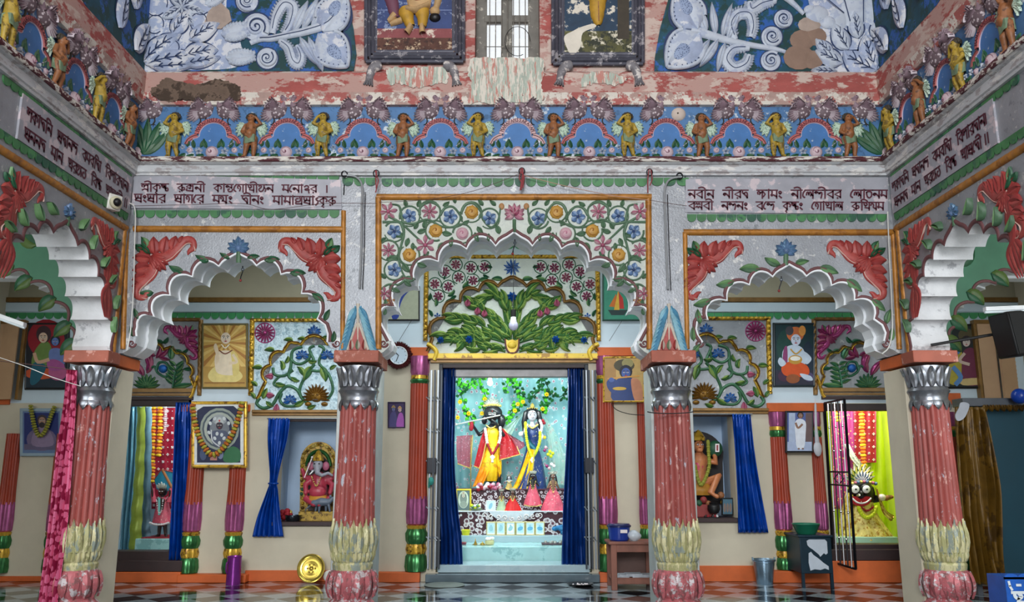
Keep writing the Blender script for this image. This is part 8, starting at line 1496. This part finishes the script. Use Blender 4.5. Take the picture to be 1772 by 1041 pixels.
c = Vector((px_(1097, Y0 + .14, .6), Y0 + .14, zt)); b = MB(); pl_b = mat('clear_plastic_bag', (206, 216, 226), .2, 0, .08, 12, alpha=.7); rows = []
for i in range(8):
    v = i / 7; rows.append([c + Vector((.085 * (sin(pi * (.12 + .8 * v)) + .12 * sin(3 * a + 5 * v)) * cos(a), .06 * sin(pi * (.12 + .8 * v)) * sin(a), .13 * v)) for a in [2 * pi * j / 20 for j in range(20)]])
b.grid(rows, pl_b, cu=True); tag(b.build('plastic_bag'), 'crumpled clear plastic bag beside the blue tub', 'bag')
c = Vector((px_(1004, 11.0, 0), 11.0, .002)); t = thing('metal_plate', 'dark metal plate lying on the floor before the marble threshold', 'plate', tuple(c)); b = MB(); b.lathe(c, [(0, .006), (.12, .006), (.15, .022), (.17, .026), (.165, .016), (.13, 0), (0, 0)], mat('tarnished_metal', (74, 78, 80), .35, .6, .15, 9), 36); b.build('dish', t); b = MB(); [b.ball(c + Vector((rnd.uniform(-.09, .09), rnd.uniform(-.06, .06), .012)), .012, seq, 6, 4) for _ in range(14)]; b.build('crumbs', t)
c = Vector((px_(768, 10.9, 0), 11.0, .001)); b = MB(); b.lathe(c, [(0, 0), (.25, 0), (.255, .006), (.245, .012), (0, .012)], mat('grey_mat', (108, 116, 112), .8, 0, .1, 8), 40); tag(b.build('floor_mat'), 'round grey mat on the floor at the left end of the threshold', 'mat')
# ---------------------------------------------------------------- hangings and equipment of the hall and aisles
pinkp = cells('pink_leaf_print', (150, 20, 66), (222, 106, 146), 17, .52, .55)
curtain('flowered_curtain', 'pink flowered cloth bundled beside the left corner column', 8.72, [(640, 118, 134), (700, 112, 133), (800, 98, 127), (900, 87, 119), (1041, 68, 100), (1085, 62, 94)], pinkp, 4, .03)
gcl = mat('golden_brown_satin', (116, 84, 26), .4, .15, .3, 4, chip=(80, 56, 20), amt=.25, csc=4)
curtain('golden_curtain', 'golden brown satin curtain hanging beside the right corner column', 9.95, [(704, 1652, 1706), (760, 1652, 1716), (840, 1658, 1728), (900, 1664, 1730), (960, 1674, 1732), (1010, 1682, 1740)], gcl, 6, .05)
q = P(10.15); t = thing('partition_panel', 'dark teal partition panel with a grey top rail, in the right aisle', 'partition', (q(1760, 900)[0], 10.2, 0)); b = MB(); x0 = q(1700, 850)[0]; b.box(x0, 6.95, 10.15, 10.2, .0, q(1700, 700)[1], mat('teal_board', (8, 66, 84), .6, 0, .1, 2)); b.build('board', t)
b = MB(); b.box(q(1655, 700)[0], 6.95, 10.0, 10.25, q(1700, 704)[1], q(1700, 690)[1], mat('grey_rail', (84, 88, 96), .5, .2, .15)); b.box(q(1655, 700)[0], q(1655, 700)[0] + .06, 10.1, 10.2, 0, q(1700, 704)[1], MATS['grey_rail']); b.build('top_rail', t, bevel=.006)
b = MB(); d = PX(9.98); [d.leaf(b, 1702 + 5.2 * i, 700, -90 + (-1) ** i * 14, 12, 7, .03, gcl, 10) for i in range(16)]; tag(b.build('valance'), 'ruffled golden valance along the top of the dark teal partition', 'valance'); b = MB(); d = PX(9.85); d.flat(b, cr([(1662, 696), (1676, 700), (1668, 722), (1656, 728), (1652, 718), (1658, 706)], 4, True), mat('white_cloth', (176, 180, 190), .8, 0, .1), .02, .012); tag(b.build('white_cloth'), 'scrap of white cloth tied at the top of the golden curtain', 'cloth')
t = thing('loudspeaker', 'black loudspeaker on a horizontal bracket in the right side arch', 'loudspeaker', (P(8.4)(1750, 580)[0], 8.4, P(8.4)(1750, 580)[1])); g = pxp(8.4); c = g(1755, 578); b = MB(); R = Matrix.Rotation(radians(-8), 4, 'Y') @ Matrix.Rotation(radians(14), 4, 'Z'); ax = [(R @ Vector(v)) for v in ((.15, 0, 0), (0, .13, 0), (0, 0, .225))]; b.obox(c, *ax, black); b.build('cabinet', t, bevel=.02)
b = MB(); b.obox(c - ax[1] * 1.02, ax[0] * .9, ax[1] * .04, ax[2] * .92, mat('speaker_grille', (26, 26, 28), .8, 0, .1)); b.obox(c - ax[1] * 1.07 - ax[2] * .78 + ax[0] * .0, ax[0] * .2, ax[1] * .02, ax[2] * .035, seq); b.build('grille', t, bevel=.004); b = MB(); b.tube([g(1640, 588, -.35), g(1735, 574, -.14)], .016, black, 8); b.build('bracket_arm', t)
def tube_light(label, Y, a, c, dz=0.):
    g = pxp(Y); t = thing('tube_light', label, 'tube light', tuple(g(*a))); A, C = g(*a), g(*c); b = MB(); v = (C - A) / 2; b.obox((A + C) / 2 + Vector((0, 0, .03)), v, (0, .03, 0), (0, 0, .022), white); b.build('batten', t, bevel=.004); b = MB(); b.tube([A, C], .014, mat('tube_glass', (226, 236, 240), .3, 0, 0), 10); b.build('tube', t)
tube_light('white tube light above the black loudspeaker, right aisle', 8.3, (1704, 540), (1850, 534)); tube_light('white tube light at the left edge above the beige shutter', 8.3, (-60, 530), (43, 567))
for lb, x0, x1, sg in (('beige folded shutter with a brown frame in the left aisle', -30, 38, -1), ('beige folded shutter with a brown frame in the right aisle', 1690, 1752, 1)):
    t = thing('window_shutter', lb, 'shutter', (xw(x0, 650), YW - .05, zw(690))); b = MB(); X0, X1 = xw(x0, 640), xw(x1, 640); e = (X1 - X0); tan_ = mat('tan_shutter', (196, 158, 122), .6, 0, .06, 3); b.box(X0 + .02, X0 + e * .5, YW - .09, YW, zw(692), zw(562), tan_); b.obox((X0 + e * .74, YW - .12, (zw(692) + zw(562)) / 2), (e * .25, .05 * sg, 0), (-.005, .02, 0), (0, 0, (zw(562) - zw(692)) / 2), tan_); b.build('leaf', t)
    b = MB(); b.box(X0 - .02, X1 + .02, YW - .1, YW, zw(562), zw(555), golddk); b.box(X0 - .03 if sg > 0 else X1, X0 + .01 if sg > 0 else X1 + .04, YW - .1, YW, zw(692), zw(562), golddk); b.build('frame', t, bevel=.005)
m = MB(); AW.rope(m, (1748, 596), (1756, 662), 4, .05, goldbr, 7); tag(m.build('gold_garland'), 'glittering gold garland strip hanging below the loudspeaker', 'garland'); b = MB(); b.ball(pxp(9.9)(1764, 685), .09, mat('blue_ball', (20, 66, 170), .25, 0, .1), 20, 12); tag(b.build('blue_ball'), 'shiny blue ball on the rail of the dark teal partition', 'ball')
# blue notice board at the lower right
Y0 = 8.05; q = P(Y0); x0 = q(1741, 1020)[0]; zt = q(1741, 992)[1]; t = thing('notice_board', 'blue painted board with white lettering at the lower right edge', 'sign board', (x0 + .3, Y0, 0)); b = MB(); bb = mat('board_blue', (32, 96, 190), .4, 0, .15, 6); b.box(x0, x0 + .62, Y0, Y0 + .3, 0, zt - .03, bb); d = D(BK(Y0)); 
for i in range(5): d.flat(b, [(x0 + .124 * i, zt - .05)] + [(x0 + .124 * (i + .5) - .062 * cos(a), zt - .03 + .03 * sin(a)) for a in [pi * k / 8 for k in range(9)]] + [(x0 + .124 * (i + 1), zt - .05)], bb, .0, .02)
b.build('board', t, smooth=0); b = MB(); ws = mat('lettering_white', (226, 232, 236), .5, 0, 0); write(b, d, 'pa na aa ma ii', x0 + .05, x0 + .62, zt - .285, .12, 1, .13, ws, .006); d.line(b, [(x0 + .06, zt - .285), (x0 + .11, zt - .25), (x0 + .15, zt - .28)], .012, ws, .006)
for x, y, a in ((.03, -.07, 80), (.035, -.11, 60), (.1, -.1, 0), (.2, -.09, 40), (.28, -.06, 10), (.36, -.1, 60), (.46, -.07, 20)): d.line(b, d.leafpath(x0 + x, zt + y, -a, .035, 0, 2), .011, ws, .006)
b.build('lettering', t, smooth=0)
# security camera, conduits, hooks and wires
g = pxp(8.55); c = g(186, 351); t = thing('security_camera', 'white security camera on the left wall by the text band', 'camera', tuple(c)); b = MB(); b.obox(c, (.115, -.066, -.014), (.04, .066, 0), (.008, 0, .085), mat('camera_white', (226, 224, 216), .4, 0, .04)); b.build('housing', t, bevel=.012); b = MB(); e = c + Vector((.135, -.08, -.02)); b.tube([e - Vector((.05, -.03, 0)), e, e + Vector((.012, -.007, -.002))], [.066, .068, .04], mat('camera_cream', (206, 200, 170), .4), 16); b.ball(e + Vector((.008, -.006, 0)), .045, black, 12, 8); b.build('lens', t); b = MB(); b.tube([c + Vector((-.02, .03, -.02)), c + Vector((-.16, .08, -.03))], .012, steel, 8); b.build('bracket', t)
cond = mat('grey_conduit', (160, 164, 166), .4, .3, .08)
for pts, lb in (([(600, 303), (614, 305), (624, 314), (627, 330), (626, 360), (625, 430), (622, 498)], 'left'), ([(1180, 306), (1164, 308), (1154, 316), (1150, 334), (1151, 370), (1153, 430), (1156, 500)], 'right')):
    b = MB(); gq = pxp(YA - .05); b.tube([gq(*p) for p in cr(pts, 6)], .012, cond, 8); b.tube([gq(p[0] + 5, p[1] + 2) for p in cr(pts[3:], 6)], .005, gmetal, 6); b.tube([gq(pts[0][0] - 4 + 5 * cos(a), pts[0][1] - 2 + 5 * sin(a)) for a in [2 * pi * i / 14 for i in range(14)]], .008, gmetal, 6, closed=True)
    tag(b.build('conduit_pipe'), 'thin grey conduit bending down the %s middle pilaster' % lb, 'pipe')
thr = mat('red_thread', (150, 66, 70), .8, 0, .2, 20); rop = mat('white_cable', (216, 216, 210), .5, 0, 0); brw = mat('thin_brown_wire', (84, 52, 48), .6, 0, 0); YF = YA - .09
def wire(lb, pts, r, m_, Y=YF, nm='wire'): hangline(pts, r, lb, nm, Y, m_)
wire('white cable looping down the left end of the arcade', [(170, 352), (205, 352), (226, 352), (234, 366), (233, 420), (231, 500), (226, 570), (220, 606)], .007, rop, nm='cable'); wire('white cable looping down the right end of the arcade', [(1536, 366), (1539, 440), (1543, 520), (1544, 570), (1538, 600), (1526, 612)], .007, rop, nm='cable')
wire('thin wire sagging across the left text board', [(232, 356), (330, 354), (420, 352), (470, 362), (560, 352), (652, 352)], .003, brw); wire('thin wire from the middle hook to the right hook', [(905, 303), (980, 322), (1060, 338), (1122, 346)], .004, mat('pale_wire', (190, 150, 130), .6)); wire('thin wire sagging left from the middle hook', [(900, 300), (820, 330), (740, 345), (656, 350)], .003, brw); wire('thin wire across the right pilaster', [(1124, 346), (1160, 352), (1188, 356)], .003, brw); wire('red thread running to the right edge by the text band', [(1728, 246), (1750, 238), (1790, 226)], .004, thr, 7.0); wire('upper slack wire crossing the left side arch', [(-20, 612), (40, 632), (90, 652), (140, 668)], .0035, rop, 7.6); wire('lower dark wire crossing the left side arch', [(-20, 622), (50, 630), (130, 640)], .004, brw, 7.9); wire('black wire tied round the right column', [(1120, 712), (1132, 714), (1158, 715), (1184, 714), (1200, 712)], .006, black, 8.68); wire('black wire hanging below the flute player picture', [(1058, 696), (1066, 708), (1090, 716), (1122, 718)], .005, black, 10.4)
for x, y, lb, n in ((903, 300, 'tangle of red thread on the middle cornice hook', 5), (651, 304, 'red thread knotted on the hook left of the middle arch', 2), (1124, 302, 'red thread knotted on the hook right of the middle arch', 2)):
    b = MB(); gq = pxp(YA - .12); [b.tube([gq(x + rnd.uniform(-4, 4), y - 9), gq(x + rnd.uniform(-5, 5), y + 8), gq(x + rnd.uniform(-3, 3), y + 22 + rnd.uniform(-4, 10))], .007, thr, 6) for _ in range(n)]; b.tube([gq(x + 5 * cos(a), y - 4 + 6 * sin(a)) for a in [2 * pi * i / 12 for i in range(12)]], .007, gmetal, 6, closed=True); tag(b.build('thread_bundle'), lb, 'thread')
for x, y, lb in ((420, 470, 'left'), (891, 424, 'middle'), (1352, 488, 'right')):
    b = MB(); gq = pxp(YA + .2); b.tube([gq(x, y - 10), gq(x, y), gq(x - 3, y + 8), gq(x - 4, y + 13)], .006, gmetal, 6); b.ball(gq(x, y - 4), .02, steel, 8, 6); b.ball(gq(x - 4, y + 15), .016, redd, 8, 6); tag(b.build('ceiling_hook'), 'small hook hanging under the crown of the %s arch' % lb, 'hook')
b = MB(); gq = pxp(YW - .2); b.limb([gq(1411, 700), gq(1412, 740), gq(1414, 764)], [.014, .018, .03], mat('white_net', (206, 206, 212), .7, 0, .1, alpha=.85), 8); b.ball(gq(1415, 776), (.055, .04, .1), MATS['white_net'], 12, 8); b.tube([gq(1410, 690), gq(1411, 702)], .005, seq, 5); tag(b.build('net_bag'), 'white net bag hanging beside the portrait of the man in white', 'bag')
